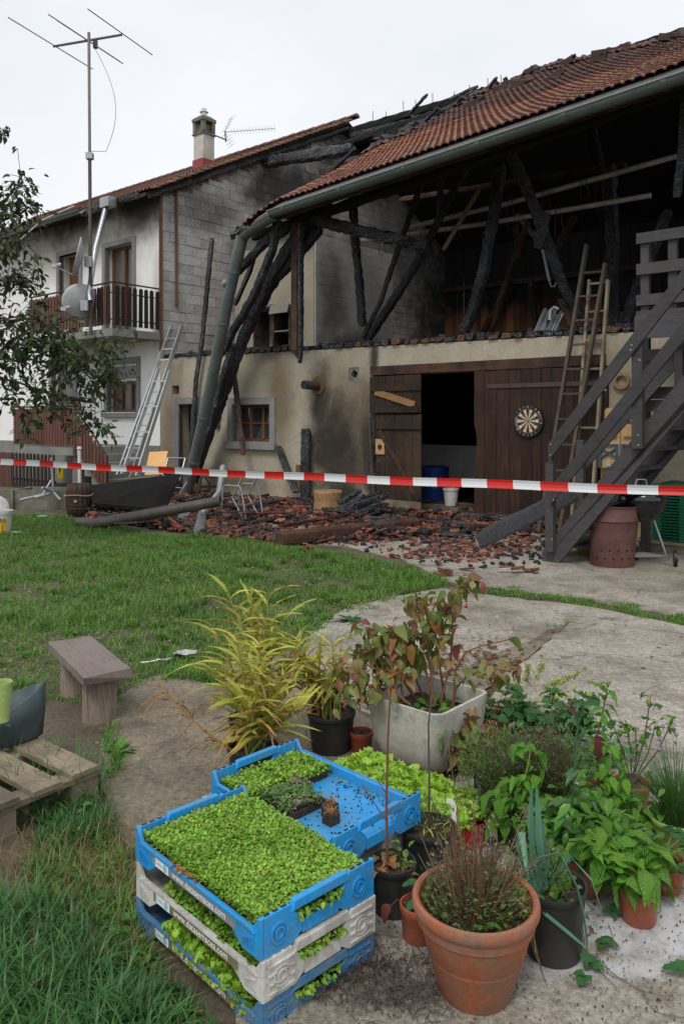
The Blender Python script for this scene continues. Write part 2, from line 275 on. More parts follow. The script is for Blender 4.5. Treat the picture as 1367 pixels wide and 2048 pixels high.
def veins(m, pitch=11.0):
    nt = m.node_tree; b = nt.nodes['Principled BSDF']; v = N(nt, 'ShaderNodeTexCoord').outputs['Object']; sp = N(nt, 'ShaderNodeSeparateXYZ'); nt.links.new(v, sp.inputs[0])
    ay_ = mathn(nt, 'ABSOLUTE', sp.outputs[1]); w_ = mathn(nt, 'SINE', mathn(nt, 'MULTIPLY', mathn(nt, 'SUBTRACT', sp.outputs[0], mathn(nt, 'MULTIPLY', ay_, .9)), pitch * 6.28))
    side = ramp(nt, w_, [(.80, 0.0), (.97, 1.0)]); mid = ramp(nt, ay_, [(.004, 1.0), (.016, 0.0)]); ve = mathn(nt, 'MAXIMUM', side, mid)
    src = b.inputs['Base Color'].links[0].from_socket; col = mixc(nt, mathn(nt, 'MULTIPLY', ve, .2), src, (.36, .46, .18)); nt.links.new(col, b.inputs['Base Color'])
    for n in nt.nodes:
        if n.type == 'BSDF_TRANSLUCENT': nt.links.new(col, n.inputs[0])
    bumpn(nt, b, mathn(nt, 'ADD', mathn(nt, 'MULTIPLY', w_, -.25), mathn(nt, 'MULTIPLY', noise(nt, v, 25, 3), .8)), .55, .02)
for k_ in ('pepper', 'berry'): veins(MT[k_], 9.0)

# --- house walls
def mk_wall(name, base, spots, soot, axes=(0, 2), rough=.9, nscale=2.2, cols2=None, spots2=None, bump=.5, bsc=55, rand=0, dirt=None):
    def st(nt, v, c):
        if spots2: c = stains(nt, v, c, spots2, cols2, axes, nscale=1.8)
        return stains(nt, v, c, spots, soot, axes, nscale=nscale)
    return mat(name, base, rough=rough, scale=1.6, co='facade', bump=bump, bscale=bsc, bdist=.006, st=st, fine=.12, rand=rand, dirt=dirt, dscale=1.1, damt=.4)
UC = Fp(320, 800)[0]
EAVE_Z = Fp(320, 380)[2]
MT['whitewall'] = mk_wall('white_render', [(.74, .74, .72), (.86, .86, .84), (.79, .785, .76)],
    [(UC - .6, 6.0, 2.0, .95, .96), (UC - 3.2, 6.3, 3.4, 1.25, .96), (UC - 8, 6.4, 5, 1.2, .9)], (.035, .028, .020),
    cols2=(.33, .32, .22), spots2=[(UC - 3, 5.4, 5, .9, .7), (UC - .1, 3.6, .25, 2.2, .5), (UC - 2.5, 2.9, 3, .4, .5)], bump=.9, bsc=22)
MT['beigewall'] = mk_wall('beige_render', [(.33, .285, .205), (.43, .385, .295), (.36, .315, .235)],
    [(Fp(665, 860)[0], 1.0, .95, 1.5, .95), (Fp(642, 800)[0], 1.8, .42, 1.1, .92), (Fp(690, 900)[0], .7, 1.1, .9, .9), (Fp(748, 700)[0], 2.5, .14, .8, .9), (Fp(735, 900)[0], .9, .35, 1.5, .9), (Fp(560, 700)[0], 2.75, 1.2, .35, .6), (Fp(500, 930)[0], .3, .9, .35, .5), (Fp(690, 950)[0], .2, .9, .7, .95)],
    (.018, .013, .011), cols2=(.13, .088, .052),
    spots2=[(Fp(560, 760)[0], 1.9, .55, 1.2, .75), (Fp(700, 830)[0], 1.5, 1.0, 1.3, .75), (Fp(335, 850)[0], 1.2, .6, 1.3, .5), (Fp(440, 950)[0], .3, 1.0, .5, .6), (Fp(1230, 700)[0], 2.0, .5, .8, .4)], dirt=(.25, .215, .15))
def st_block(nt, v, c):
    s = N(nt, 'ShaderNodeSeparateXYZ'); nt.links.new(v, s.inputs[0])
    c = stains(nt, v, c, [(3.8, 6.9, 2.7, 1.8, .9), (6.5, 8.5, 2.4, 1.8, .9), (1.2, 6.0, 1.8, .8, .6), (3.0, 3.1, 2.6, .7, .5), (2.6, 5.3, 1.3, 1.5, .5), (12, 5, 5.2, 6, .93), (7, 5.5, 2.5, 2.2, .55), (2.2, 4.6, 1.5, 1.2, .35)], (.024, .020, .018), (1, 2), 1.6, 1.3)
    return c
MT['block'] = mat('concrete_blocks', [(.30, .285, .27), (.45, .435, .415), (.36, .32, .30)], rough=.92, scale=1.3, co='facade', bump=.6, bscale=45, bdist=.006, st=st_block, rand=.16)
MT['mortar'] = mat('mortar', [(.20, .18, .16), (.29, .27, .25)], rough=.95, scale=3, co='facade', bump=.5, st=st_block)
MT['boxwall'] = mk_wall('rendered_room_wall', [(.30, .27, .21), (.38, .34, .27)], [(-6.3, 5.1, 1.2, .35, .5)], (.09, .075, .06), cols2=(.22, .18, .12), spots2=[(-6.5, 3.5, 1.0, 1.0, .6)])
MT['boxside'] = mk_wall('rendered_room_side', [(.36, .35, .33), (.48, .47, .45)], [(2.6, 4.0, .7, 1.6, .75), (3.2, 3.0, 1.6, .7, .85)], (.045, .04, .038), axes=(1, 2), nscale=3)

# --- ground
def groundmat(name, cols, dirt, white=False):
    m, nt, b = newmat(name); v = coords(nt, 'world')
    c = ramp(nt, noise(nt, v, 1.1, 8, .68), [(.3, cols[0]), (.5, cols[1]), (.7, cols[2])])
    c = mixc(nt, mathn(nt, 'MULTIPLY', ramp(nt, noise(nt, v, 2.3, 9, .72, .6), [(.47, 0.0), (.66, 1.0)]), .75), c, dirt)
    c = mixc(nt, mathn(nt, 'MULTIPLY', ramp(nt, noise(nt, v, .45, 6, .6), [(.45, 0.0), (.7, 1.0)]), .4), c, (.13, .125, .075))
    # aggregate
    vo = N(nt, 'ShaderNodeTexVoronoi'); setin(vo, Scale=110.0); nt.links.new(v, vo.inputs['Vector'])
    sp = ramp(nt, vo.outputs['Color'], [(.0, .55), (1.0, 1.35)])
    c = mixc(nt, .55, c, sp, 'MULTIPLY')
    c = mixc(nt, .45, c, ramp(nt, noise(nt, v, 45, 6, .75), [(.35, (0.1, 0.1, 0.1)), (.68, (1.0, 1.0, 1.0))]), 'OVERLAY')
    if white:
        p = G(1290, 1870); q = G(1180, 1960)
        c = stains(nt, v, c, [(p.x, p.y, .36, .22, 1.0), (q.x + .05, q.y, .3, .06, .8), (.62, 2.72, .3, .12, .6)], (.50, .50, .51), (0, 1), nscale=16, namp=2.2)
        c = mixc(nt, mathn(nt, 'MULTIPLY', ramp(nt, noise(nt, v, 9, 3, .5), [(.72, 0.0), (.75, 1.0)]), .8), c, (.5, .49, .46))
    # thin cracks
    vd = N(nt, 'ShaderNodeTexVoronoi', feature='DISTANCE_TO_EDGE'); setin(vd, Scale=.75)
    dn = N(nt, 'ShaderNodeTexNoise'); setin(dn, Scale=3.0, Detail=6.0); nt.links.new(v, dn.inputs['Vector'])
    ad = N(nt, 'ShaderNodeVectorMath', operation='ADD'); sc = N(nt, 'ShaderNodeVectorMath', operation='SCALE'); sc.inputs['Scale'].default_value = .5
    nt.links.new(dn.outputs['Color'], sc.inputs[0]); nt.links.new(v, ad.inputs[0]); nt.links.new(sc.outputs[0], ad.inputs[1]); nt.links.new(ad.outputs[0], vd.inputs['Vector'])
    ck = ramp(nt, vd.outputs['Distance'], [(.0, 1.0), (.006, 0.0)])
    if cols[1][0] > .2: c = mixc(nt, mathn(nt, 'MULTIPLY', ck, .75), c, (.06, .05, .04))
    nt.links.new(c, b.inputs['Base Color']); b.inputs['Roughness'].default_value = .88
    h = mathn(nt, 'ADD', mathn(nt, 'MULTIPLY', noise(nt, v, 90, 4, .7), .8), mathn(nt, 'MULTIPLY', noise(nt, v, 6, 6, .65), .5))
    bumpn(nt, b, h, .55, .012); return m
MT['concrete'] = groundmat('yard_concrete', [(.20, .18, .15), (.33, .30, .255), (.43, .40, .35)], (.125, .10, .072), True)
MT['concrete_dirty'] = groundmat('dirty_concrete', [(.12, .098, .07), (.21, .175, .13), (.27, .235, .18)], (.08, .062, .042))
MT['dirt'] = groundmat('yard_dirt', [(.055, .042, .027), (.11, .085, .058), (.17, .14, .10)], (.045, .035, .022))

# ------------------------------------------------------------------ mesh helpers
class MB:
    """collects geometry in world coordinates (or facade coordinates when f=True)"""
    def __init__(s, f=False): s.v = []; s.f = []; s.fr = f; s.sm = False
    def add(s, vs, fs):
        n = len(s.v)
        s.v += [Vector(fw(*p)) if s.fr else Vector(p) for p in vs]
        s.f += [tuple(i + n for i in t) for t in fs]; return s
    def box(s, c, d, rz=0.0, ry=0.0, rx=0.0):
        R = Matrix.Rotation(rz, 3, 'Z') @ Matrix.Rotation(ry, 3, 'Y') @ Matrix.Rotation(rx, 3, 'X'); vs = []
        for x in (-.5, .5):
            for y in (-.5, .5):
                for z in (-.5, .5): vs.append(Vector(c) + R @ Vector((x * d[0], y * d[1], z * d[2])))
        return s.add(vs, [(0, 1, 3, 2), (4, 6, 7, 5), (0, 4, 5, 1), (2, 3, 7, 6), (0, 2, 6, 4), (1, 5, 7, 3)])
    def bb(s, a, b): return s.box([(a[i] + b[i]) / 2 for i in range(3)], [abs(b[i] - a[i]) for i in range(3)])
    def sweep(s, pts, prof, up=(0, 0, 1), jit=0.0, scale=None, cap=True, ang=0.0):
        pts = [Vector(p) for p in pts]; n = len(prof); vs = []; up = Vector(up)
        d0 = (pts[-1] - pts[0]); d0 = d0.normalized() if d0.length > 1e-6 else Vector((1, 0, 0))
        if abs(d0.dot(up)) > .8 and abs(up.z) > .9: up = Vector((0, 1, 0))
        x = None
        for i, p in enumerate(pts):
            t = (pts[min(i + 1, len(pts) - 1)] - pts[max(i - 1, 0)]).normalized()
            if x is None:
                x = t.cross(up)
                if x.length < 1e-4: x = t.orthogonal()
            else: x = x - t * x.dot(t)
            x.normalize(); y = x.cross(t).normalized()
            k = scale(i / (len(pts) - 1)) if scale else 1
            for (a, b) in prof:
                if ang: a, b = a * math.cos(ang) - b * math.sin(ang), a * math.sin(ang) + b * math.cos(ang)
                j = 1 + (ru(-jit, jit) if jit else 0)
                vs.append(p + x * a * k * j + y * b * k * j)
        fs = [(i * n + j, i * n + (j + 1) % n, (i + 1) * n + (j + 1) % n, (i + 1) * n + j) for i in range(len(pts) - 1) for j in range(n)]
        if cap: fs += [tuple(range(n - 1, -1, -1)), tuple((len(pts) - 1) * n + j for j in range(n))]
        return s.add(vs, fs)
    def tube(s, pts, r, n=8, scale=None, cap=True):
        return s.sweep(pts, [(r * math.cos(2 * math.pi * i / n), r * math.sin(2 * math.pi * i / n)) for i in range(n)], scale=scale, cap=cap)
    def bar(s, a, b, w, h, up=(0, 0, 1), ang=0): return s.sweep([a, b], [(-w / 2, -h / 2), (w / 2, -h / 2), (w / 2, h / 2), (-w / 2, h / 2)], up=up, ang=ang)
    def rough(s, pts, w, h, jag=.12, seg=.09, taper=(1, 1), bend=0.0):
        """a burnt timber: squared section with irregular faces"""
        pts = [Vector(p) for p in pts]; q = []
        for i in range(len(pts) - 1):
            L_ = (pts[i + 1] - pts[i]).length; m = max(1, int(L_ / seg))
            q += [pts[i].lerp(pts[i + 1], k / m) for k in range(m)]
        q.append(pts[-1]); q = [p + Vector((ru(-1, 1), ru(-1, 1), ru(-1, 1))) * w * .025 for p in q]
        pr = [(-.5, -.36), (-.36, -.5), (0, -.52), (.36, -.5), (.5, -.36), (.52, 0), (.5, .36), (.36, .5), (0, .52), (-.36, .5), (-.5, .36), (-.52, 0)]
        t0, t1 = taper; ph = rnd() * 9
        return s.sweep(q, [(a * w, b * h) for a, b in pr], jit=jag, scale=lambda t: (t0 + (t1 - t0) * t) * (1 + .03 * math.sin(t * 9 + ph)) * (.8 if t < .001 or t > .999 else 1))
    def lathe(s, prof, c=(0, 0, 0), n=24, sq=0, rot=0, lean=(0, 0)):
        vs = []; c = Vector(c)
        for (r, z) in prof:
            for i in range(n):
                a = 2 * math.pi * i / n + rot; k = 1
                if sq: k = 1 / (abs(math.cos(a - rot)) ** sq + abs(math.sin(a - rot)) ** sq) ** (1 / sq)
                vs.append(c + Vector((r * k * math.cos(a) + lean[0] * z, r * k * math.sin(a) + lean[1] * z, z)))
        fs = [(i * n + j, i * n + (j + 1) % n, (i + 1) * n + (j + 1) % n, (i + 1) * n + j) for i in range(len(prof) - 1) for j in range(n)]
        fs += [tuple(range(n - 1, -1, -1)), tuple((len(prof) - 1) * n + j for j in range(n))]
        return s.add(vs, fs)
    def prism(s, poly, fn, t0, t1):
        """extrude 2D poly; fn(a, b, t) -> point"""
        n = len(poly); vs = [fn(a, b, t0) for a, b in poly] + [fn(a, b, t1) for a, b in poly]
        return s.add(vs, [tuple(range(n - 1, -1, -1)), tuple(range(n, 2 * n))] + [(i, (i + 1) % n, n + (i + 1) % n, n + i) for i in range(n)])
    def disc(s, c, r, nrm, n=24, th=.01, r0=0.0):
        c = Vector(c); z = Vector(nrm).normalized(); x = z.orthogonal().normalized(); y = z.cross(x)
        if r0 <= 0:
            return s.prism([(r * math.cos(2 * math.pi * i / n), r * math.sin(2 * math.pi * i / n)) for i in range(n)], lambda a, b, t: c + x * a + y * b + z * t, 0, th)
        vs = []
        for (rr, t) in ((r0, 0), (r, 0), (r, th), (r0, th)):
            vs += [c + x * rr * math.cos(2 * math.pi * i / n) + y * rr * math.sin(2 * math.pi * i / n) + z * t for i in range(n)]
        return s.add(vs, [(k * n + i, k * n + (i + 1) % n, ((k + 1) % 4) * n + (i + 1) % n, ((k + 1) % 4) * n + i) for k in range(4) for i in range(n)])
def wmat(o):
    return Matrix.Translation(o.location) @ o.rotation_euler.to_matrix().to_4x4()
def worldm(o):
    m = wmat(o)
    while o.parent: o = o.parent; m = wmat(o) @ m
    return m
def smooth(me, ang=None):
    me.polygons.foreach_set('use_smooth', [True] * len(me.polygons))
def obj(name, mb, m, parent=None, sm=False, loc=None, rz=0.0):
    """link one mesh object; geometry given in world coordinates is stored relative to its origin"""
    me = bpy.data.meshes.new(name); o = bpy.data.objects.new(name, me); C.objects.link(o)
    if parent is not None: o.parent = parent
    if loc is not None: o.location = loc; o.rotation_euler = (0, 0, rz)
    inv = worldm(o).inverted() if (parent or loc is not None) else Matrix.Identity(4)
    me.from_pydata([(inv @ q)[:] for q in mb.v], [], mb.f)
    me.materials.append(MT[m] if isinstance(m, str) else m)
    if sm:
        smooth(me)
        try: me.set_sharp_from_angle(angle=math.radians(40))
        except Exception: pass
    return o
def tag(o, label, cat, group=None):
    o['label'] = label; o['category'] = cat
    if group: o['group'] = group
    return o
def thing(name, label, cat, loc, rz=0.0, group=None):
    o = bpy.data.objects.new(name, None); C.objects.link(o); o.empty_display_size = .1
    o.location = Vector(loc); o.rotation_euler = (0, 0, rz); return tag(o, label, cat, group)
def base(mb):
    n = len(mb.v); c = sum(mb.v, Vector()) / n; c.z = min(v.z for v in mb.v); return c
def solo(name, mb, m, label, cat, group=None, sm=False, rz=0.0):
    return tag(obj(name, mb, m, sm=sm, loc=base(mb), rz=rz), label, cat, group)
def struct(o): o['kind'] = 'structure'; return o
def stuff(o): o['kind'] = 'stuff'; return o
def inst(name, me, parent, loc, rot=(0, 0, 0), sc=(1, 1, 1)):
    o = bpy.data.objects.new(name, me); C.objects.link(o); o.parent = parent; o.location = loc; o.rotation_euler = rot
    o.scale = sc if isinstance(sc, tuple) else (sc, sc, sc); return o
def meshdata(name, mb, m, sm=False):
    me = bpy.data.meshes.new(name); me.from_pydata([v[:] for v in mb.v], [], mb.f); me.materials.append(MT[m])
    if sm: smooth(me)
    return me
def text(name, body, size, origin, xdir, ydir, m, parent=None, ext=.001, align='LEFT'):
    cu = bpy.data.curves.new(name, 'FONT'); cu.body = body; cu.size = size; cu.extrude = ext; cu.align_x = align; cu.resolution_u = 2
    t = bpy.data.objects.new(name, cu); C.objects.link(t)
    me = bpy.data.meshes.new_from_object(t); bpy.data.objects.remove(t); bpy.data.curves.remove(cu)
    x = Vector(xdir).normalized(); y = Vector(ydir).normalized(); z = x.cross(y)
    M_ = Matrix((x, y, z)).transposed().to_4x4(); M_.translation = Vector(origin)
    o = bpy.data.objects.new(name, me); C.objects.link(o)
    if parent: o.parent = parent; M_ = worldm(parent).inverted() @ M_
    me.transform(M_); me.materials.clear(); me.materials.append(MT[m]); return o
# --- vectorised instancing into one mesh (for what nobody could count)
def npmesh(name, V, F, m, parent=None, sm=True, loc=None):
    me = bpy.data.meshes.new(name); nv, nf, k = len(V), len(F), F.shape[1]
    o = bpy.data.objects.new(name, me); C.objects.link(o)
    if parent is not None: o.parent = parent
    if loc is not None: o.location = loc
    if parent is not None or loc is not None:
        inv = np.array(worldm(o).inverted()); V = V @ inv[:3, :3].T + inv[:3, 3]
    me.vertices.add(nv); me.vertices.foreach_set('co', V.astype(np.float32).ravel())
    me.loops.add(nf * k); me.loops.foreach_set('vertex_index', F.astype(np.int32).ravel())
    me.polygons.add(nf); me.polygons.foreach_set('loop_start', np.arange(0, nf * k, k, dtype=np.int32))
    me.polygons.foreach_set('use_smooth', np.full(nf, sm))
    me.update(calc_edges=True); me.materials.append(MT[m]); return o
def scatter(tv, tf, pos, az, pitch, roll, sc):
    tv = np.array(tv, float); tf = np.array(tf); n = len(pos); ca, sa, cp, sp, cr, sr = np.cos(az), np.sin(az), np.cos(pitch), np.sin(pitch), np.cos(roll), np.sin(roll)
    z = np.zeros(n); o = np.ones(n)
    Rz = np.stack([ca, -sa, z, sa, ca, z, z, z, o], 1).reshape(n, 3, 3)
    Ry = np.stack([cp, z, -sp, z, o, z, sp, z, cp], 1).reshape(n, 3, 3)
    Rx = np.stack([o, z, z, z, cr, -sr, z, sr, cr], 1).reshape(n, 3, 3)
    R = Rz @ Ry @ Rx; s = np.asarray(sc, float)
    if s.ndim == 1: s = np.repeat(s[:, None], 3, 1)
    T = tv[None] * s[:, None, :]
    V = np.einsum('nij,nkj->nki', R, T) + np.asarray(pos)[:, None, :]
    F = (tf[None] + (np.arange(n) * len(tv))[:, None, None]).reshape(-1, tf.shape[1])
    return V.reshape(-1, 3), F
def merge(parts):
    Vs, Fs, n = [], [], 0
    for V, F in parts: Vs.append(V); Fs.append(F + n); n += len(V)
    return np.concatenate(Vs), np.concatenate(Fs)
U = np.random.uniform
# leaf templates lie along +x, normal +z, unit length
def leaf_t(wid=.35, droop=.25, fold=.1, n=4, shape=1.0, tipx=1.0):
    vs, fs = [], []
    for i in range(n + 1):
        t = i / n; ww = wid * (math.sin(math.pi * t ** shape)) * .5 if 0 < t < 1 else (.012 if t == 0 else .004)
        zc = -droop * t * t; vs += [(t, -ww, zc + fold * ww), (t, 0, zc), (t, ww, zc + fold * ww)]
    for i in range(n):
        a = i * 3; fs += [(a, a + 3, a + 4, a + 1), (a + 1, a + 4, a + 5, a + 2)]
    return vs, fs
BLADE = ([(0, -.5, 0), (0, .5, 0), (.4, -.4, .02), (.4, .4, .02), (.75, -.26, -.05), (.75, .26, -.05), (1, -.03, -.2), (1, .03, -.2)], [(0, 2, 3, 1), (2, 4, 5, 3), (4, 6, 7, 5)])
def leafmesh(name, m, **kw):
    vs, fs = leaf_t(**kw); me = bpy.data.meshes.new(name); me.from_pydata(vs, [], fs); me.materials.append(MT[m]); smooth(me); return me
def put_leaf(me, parent, p, d, size, roll=0.0, wid=1.0, name='leaf'):
    """one leaf part at world point p pointing along d"""
    d = Vector(d).normalized(); az = math.atan2(d.y, d.x); pit = math.asin(max(-1, min(1, d.z)))
    R = Matrix.Rotation(az, 3, 'Z') @ Matrix.Rotation(-pit, 3, 'Y') @ Matrix.Rotation(roll, 3, 'X')
    inv = worldm(parent).inverted()
    return inst(name, me, parent, inv @ Vector(p), (inv.to_3x3() @ R).to_euler(), (size, size * wid, size))
def leafbox(name, poly_mb, m, parent): return obj(name, poly_mb, m, parent)

# ------------------------------------------------------------------ wall with openings (facade frame, front face on plane v)
def wall_open(mb, u0, u1, z0, ztop, openings, v, th, step=.5):
    """ztop(u) gives the top; openings = (ua, ub, za, zb)"""
    us = sorted({u0, u1, *[o[0] for o in openings], *[o[1] for o in openings]}); zs = sorted({z0, *[o[2] for o in openings], *[o[3] for o in openings]})
    zs = [z for z in zs if z < 50]
    def hole(uc, zc): return any(o[0] < uc < o[1] and o[2] < zc < o[3] for o in openings)
    for i in range(len(us) - 1):
        a, b = us[i], us[i + 1]
        for j in range(len(zs)):
            za = zs[j]; zb0, zb1 = (zs[j + 1], zs[j + 1]) if j + 1 < len(zs) else (ztop(a), ztop(b))
            if hole((a + b) / 2, (za + min(zb0, zb1)) / 2): continue
            for vv in (v, v + th): mb.add([(a, vv, za), (b, vv, za), (b, vv, zb1), (a, vv, zb0)], [(0, 1, 2, 3)])
            if j + 1 == len(zs): mb.add([(a, v, zb0), (b, v, zb1), (b, v + th, zb1), (a, v + th, zb0)], [(0, 1, 2, 3)])
    for (a, b, za, zb) in openings:
        for q in ([(a, v, za), (a, v + th, za), (a, v + th, zb), (a, v, zb)], [(b, v, za), (b, v + th, za), (b, v + th, zb), (b, v, zb)],
                  [(a, v, zb), (b, v, zb), (b, v + th, zb), (a, v + th, zb)], [(a, v, za), (b, v, za), (b, v + th, za), (a, v + th, za)]): mb.add(q, [(0, 1, 2, 3)])
    for u in (u0, u1): mb.add([(u, v, z0), (u, v + th, z0), (u, v + th, ztop(u)), (u, v, ztop(u))], [(0, 1, 2, 3)])
def surround(mb, a, b, za, zb, v0, v1, wd, sill=True, bottom=True):
    mb.bb((a - wd, v0, za), (a, v1, zb)); mb.bb((b, v0, za), (b + wd, v1, zb)); mb.bb((a - wd, v0, zb), (b + wd, v1, zb + wd))
    if bottom: mb.bb((a - wd - .04, v0 - .05, za - wd), (b + wd + .04, v1, za - .001))
def uz(px0, py0, px1, py1, v=0.0):
    a = Fp(px0, py1, v); b = Fp(px1, py0, v); zs = sorted((Fp((px0 + px1) / 2, py0, v)[2], Fp((px0 + px1) / 2, py1, v)[2])); return (a[0], b[0], zs[0], zs[1])
B0 = lambda u, v=0.0, z=0.0: Vector(fw(u, v, z))

# ================================================================== FARMHOUSE
house = thing('farmhouse', 'white rendered farmhouse with balcony, soot under its eave and bare block gable', 'house', B0(UC - 6, 3), ANG)
RZ = 9.25; RV = 5.96
SL = (RZ - EAVE_Z) / RV
bz = Fp(230, 657, -1.15)[2]             # balcony floor
d1 = uz(120, 508, 160, 650); d1 = (d1[0], d1[1], bz + .05, d1[3])
d2 = uz(212, 490, 266, 650); d2 = (d2[0], d2[1], bz + .05, d2[3])
w1 = uz(216, 726, 275, 824); d3 = uz(105, 708, 150, 885); w0 = uz(20, 735, 60, 830)
def house_panel(name, z0, z1, ops, m):
    mb = MB(True); wall_open(mb, UC - 16, UC, z0, lambda u: z1, [o for o in ops], 0.0, .3); return obj(name, mb, m, house)
house_panel('front_wall', .95, EAVE_Z + .1, [d1, d2, w1, (d3[0], d3[1], .955, d3[3])], 'whitewall')
mb = MB(True); mb.bb((UC - 16, -.012, 0), (UC, .29, .949)); obj('plinth', mb, 'greycon', house)
mb = MB(True); mb.bb((UC - 16, 11.7, 0), (UC - .05, 11.99, 6.2)); mb.bb((UC - 16, .32, 0), (UC - 15.7, 11.6, 6.2)); obj('rear_wall', mb, 'whitewall', house)
mb = MB(True); mb.bb((UC - 15.6, .35, 2.8), (UC - .3, 11.6, 2.95)); obj('upper_floor', mb, 'soot', house)
# openings: stone surrounds, frames, panes
for nm, op, bot in (('door_surround', d1, False), ('door_surround', d2, False), ('window_surround', w1, True), ('door_surround', (d3[0], d3[1], .96, d3[3]), False)):
    mb = MB(True); surround(mb, *op, -.035, .1, .11, bottom=bot); obj(nm, mb, 'stone', house)
def casement(parent, op, v, m='winwood', mull=1, trans=(), pane='glass', fw_=.06, name='window'):
    a, b, za, zb = op; mb = MB(True)
    mb.bb((a, v, za), (a + fw_, v + .06, zb)); mb.bb((b - fw_, v, za), (b, v + .06, zb)); mb.bb((a + fw_, v, za), (b - fw_, v + .06, za + fw_)); mb.bb((a + fw_, v, zb - fw_), (b - fw_, v + .06, zb))
    fr = obj(name, mb, m, parent)
    for i in range(mull):
        x = a + (b - a) * (i + 1) / (mull + 1); mb = MB(True); mb.bb((x - .03, v - .012, za + fw_), (x + .03, v + .05, zb - fw_)); obj('mullion', mb, m, fr)
    for t in trans:
        z = za + (zb - za) * t; mb = MB(True); mb.bb((a + fw_, v + .004, z - .018), (b - fw_, v + .046, z + .018)); obj('glazing_bar', mb, m, fr)
    for i in range(mull + 1):
        x0 = a + (b - a) * i / (mull + 1) + .03; x1 = a + (b - a) * (i + 1) / (mull + 1) - .03
        mb = MB(True); mb.bb((x0, v + .03, za + .03), (x1, v + .038, zb - .03)); obj('pane', mb, pane, fr)
    return fr
fr = casement(house, d2, .16, mull=1, pane='curtain'); fr.name = 'balcony_door'
mb = MB(True); mb.bb((d1[0] + .02, .25, d1[2]), (d1[0] + .5, .30, d1[3])); obj('open_door_leaf', mb, 'winwood', house)
mb = MB(True); mb.bb((d1[0], .3, d1[2]), (d1[1], 2.4, d1[2] + .01)); mb.bb((d1[0] - .5, 2.4, d1[2]), (d1[1] + 1, 2.45, d1[3] + .4)); obj('room_wall', mb, 'curtain', house)
wz = w1[2] + (w1[3] - w1[2]) * .66
casement(house, (w1[0], w1[1], w1[2], wz - .03), .12, mull=2, pane='curtain')
mb = MB(True); mb.bb((w1[0], .10, wz - .03), (w1[1], .17, wz + .02)); obj('transom', mb, 'whiteplastic', house)
mb = MB(True); mb.bb((w1[0], .12, wz + .02), (w1[1], .17, w1[3])); obj('roller_blind', mb, 'curtain', house)
mb = MB(True); mb.bb((w1[0], .08, w1[3] - .07), (w1[1], .119, w1[3])); obj('blind_box', mb, 'whiteplastic', house)
mb = MB(True); mb.tube([(w1[0] - .05, -.08, w1[2] - .02), (w1[1] + .05, -.08, w1[2] - .02)], .014, 6); obj('sill_rail', mb, 'alu', house)
mb = MB(True); mb.bb((d3[0], .14, .96), (d3[1], .2, d3[3])); dd = obj('entrance_door', mb, 'curtain', house)
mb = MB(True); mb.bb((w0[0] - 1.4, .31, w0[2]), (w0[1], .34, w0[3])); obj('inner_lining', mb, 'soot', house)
# rusty strip at the corner and pipe on the gable
mb = MB(True); mb.bb((UC + .002, -.03, 2.9), (UC + .05, .03, EAVE_Z - .1)); obj('corner_strip', mb, 'rustpipe', house)
# --- block gable wall of the house (perpendicular to the front)
def Gp(px, py):     # point of the gable plane u=UC
    k = (px - CX) / FL; bx, by = P0[0] + UC * UX, P0[1] + UC * UY; v = (k * by - bx) / (VX - k * VY); Y = by + v * VY
    return (UC, v, EYE - (py - HY) / FL * Y)
mb = MB(True)
mb.add([(UC + .009, .02, 0), (UC + .009, 11.98, 0), (UC + .009, 11.98, 6.15), (UC + .009, RV, RZ - .08), (UC + .009, .02, EAVE_Z), (UC - .25, .02, 0), (UC - .25, 11.98, 0), (UC - .25, 11.98, 6.15), (UC - .25, RV, RZ - .08), (UC - .25, .02, EAVE_Z)],
       [(0, 1, 2, 3, 4), (9, 8, 7, 6, 5), (0, 4, 9, 5), (4, 3, 8, 9), (3, 2, 7, 8), (2, 1, 6, 7)])
obj('gable_core', mb, 'mortar', house)
BL, BH = .415, .205
bm = MB(); bm.bb((0, 0, 0), (.045, BL - .010, BH - .010)); blk = meshdata('concrete_block', bm, 'block')
bm = MB(); bm.bb((0, 0, 0), (.045, BL / 2 - .014, BH - .014)); blkh = meshdata('half_block', bm, 'block')
allb = []
z0 = 2.72; row = 0
def gz(v): return EAVE_Z + SL * v if v < RV else RZ - (RZ - 6.15) * (v - RV) / (12 - RV)
while z0 < RZ:
    v = .03 + (0 if row % 2 else -BL / 2)
    while v < 11.9:
        ve = min(v + BL, 11.95); vs_ = max(v, .03); lim = min(gz(vs_), gz(ve)) - .12
        if ve - vs_ > .12 and z0 < lim: allb.append((vs_, z0, ve - vs_ - .014, min(BH, lim - z0) - .014))
        v += BL
    z0 += BH; row += 1
def vis(v, z):
    px, py = proj(fw(UC, v, z)); return 318 < px < 900 and py > 240 and not (px > 640 and v < 4.4 and z < 5.2)
allb.sort(key=lambda t: (not vis(t[0], t[1]), Vector(fw(UC, t[0], t[1])).length))
ihouse = worldm(house).inverted(); bmesh_rest = MB(True)
for i, (v, z, l, h) in enumerate(allb):
    d = ru(-.007, .009)
    if i < 298 and h > .06:
        o = inst('concrete_block', blk, house, ihouse @ Vector(fw(UC - .028 + d, v, z)), (0, 0, 0), (1, (l + .004) / (BL - .010), (h + .004) / (BH - .010)))
    else: bmesh_rest.bb((UC - .028 + d, v, z), (UC + .017 + d, v + l, z + h))
stuff(obj('block_courses', bmesh_rest, 'block', house))
mb = MB(True)   # red bricks wedged under the verge
for i in range(26):
    v = .25 + i * .225 + ru(-.03, .03)
    if rnd() < .8: mb.bb((UC - .02, v, gz(v) - .15 + ru(-.05, .02)), (UC + .03, v + ru(.08, .2), gz(v) - .03))
stuff(obj('verge_bricks', mb, 'tileold', house))
p1, p2 = Gp(350, 364), Gp(350, 612)
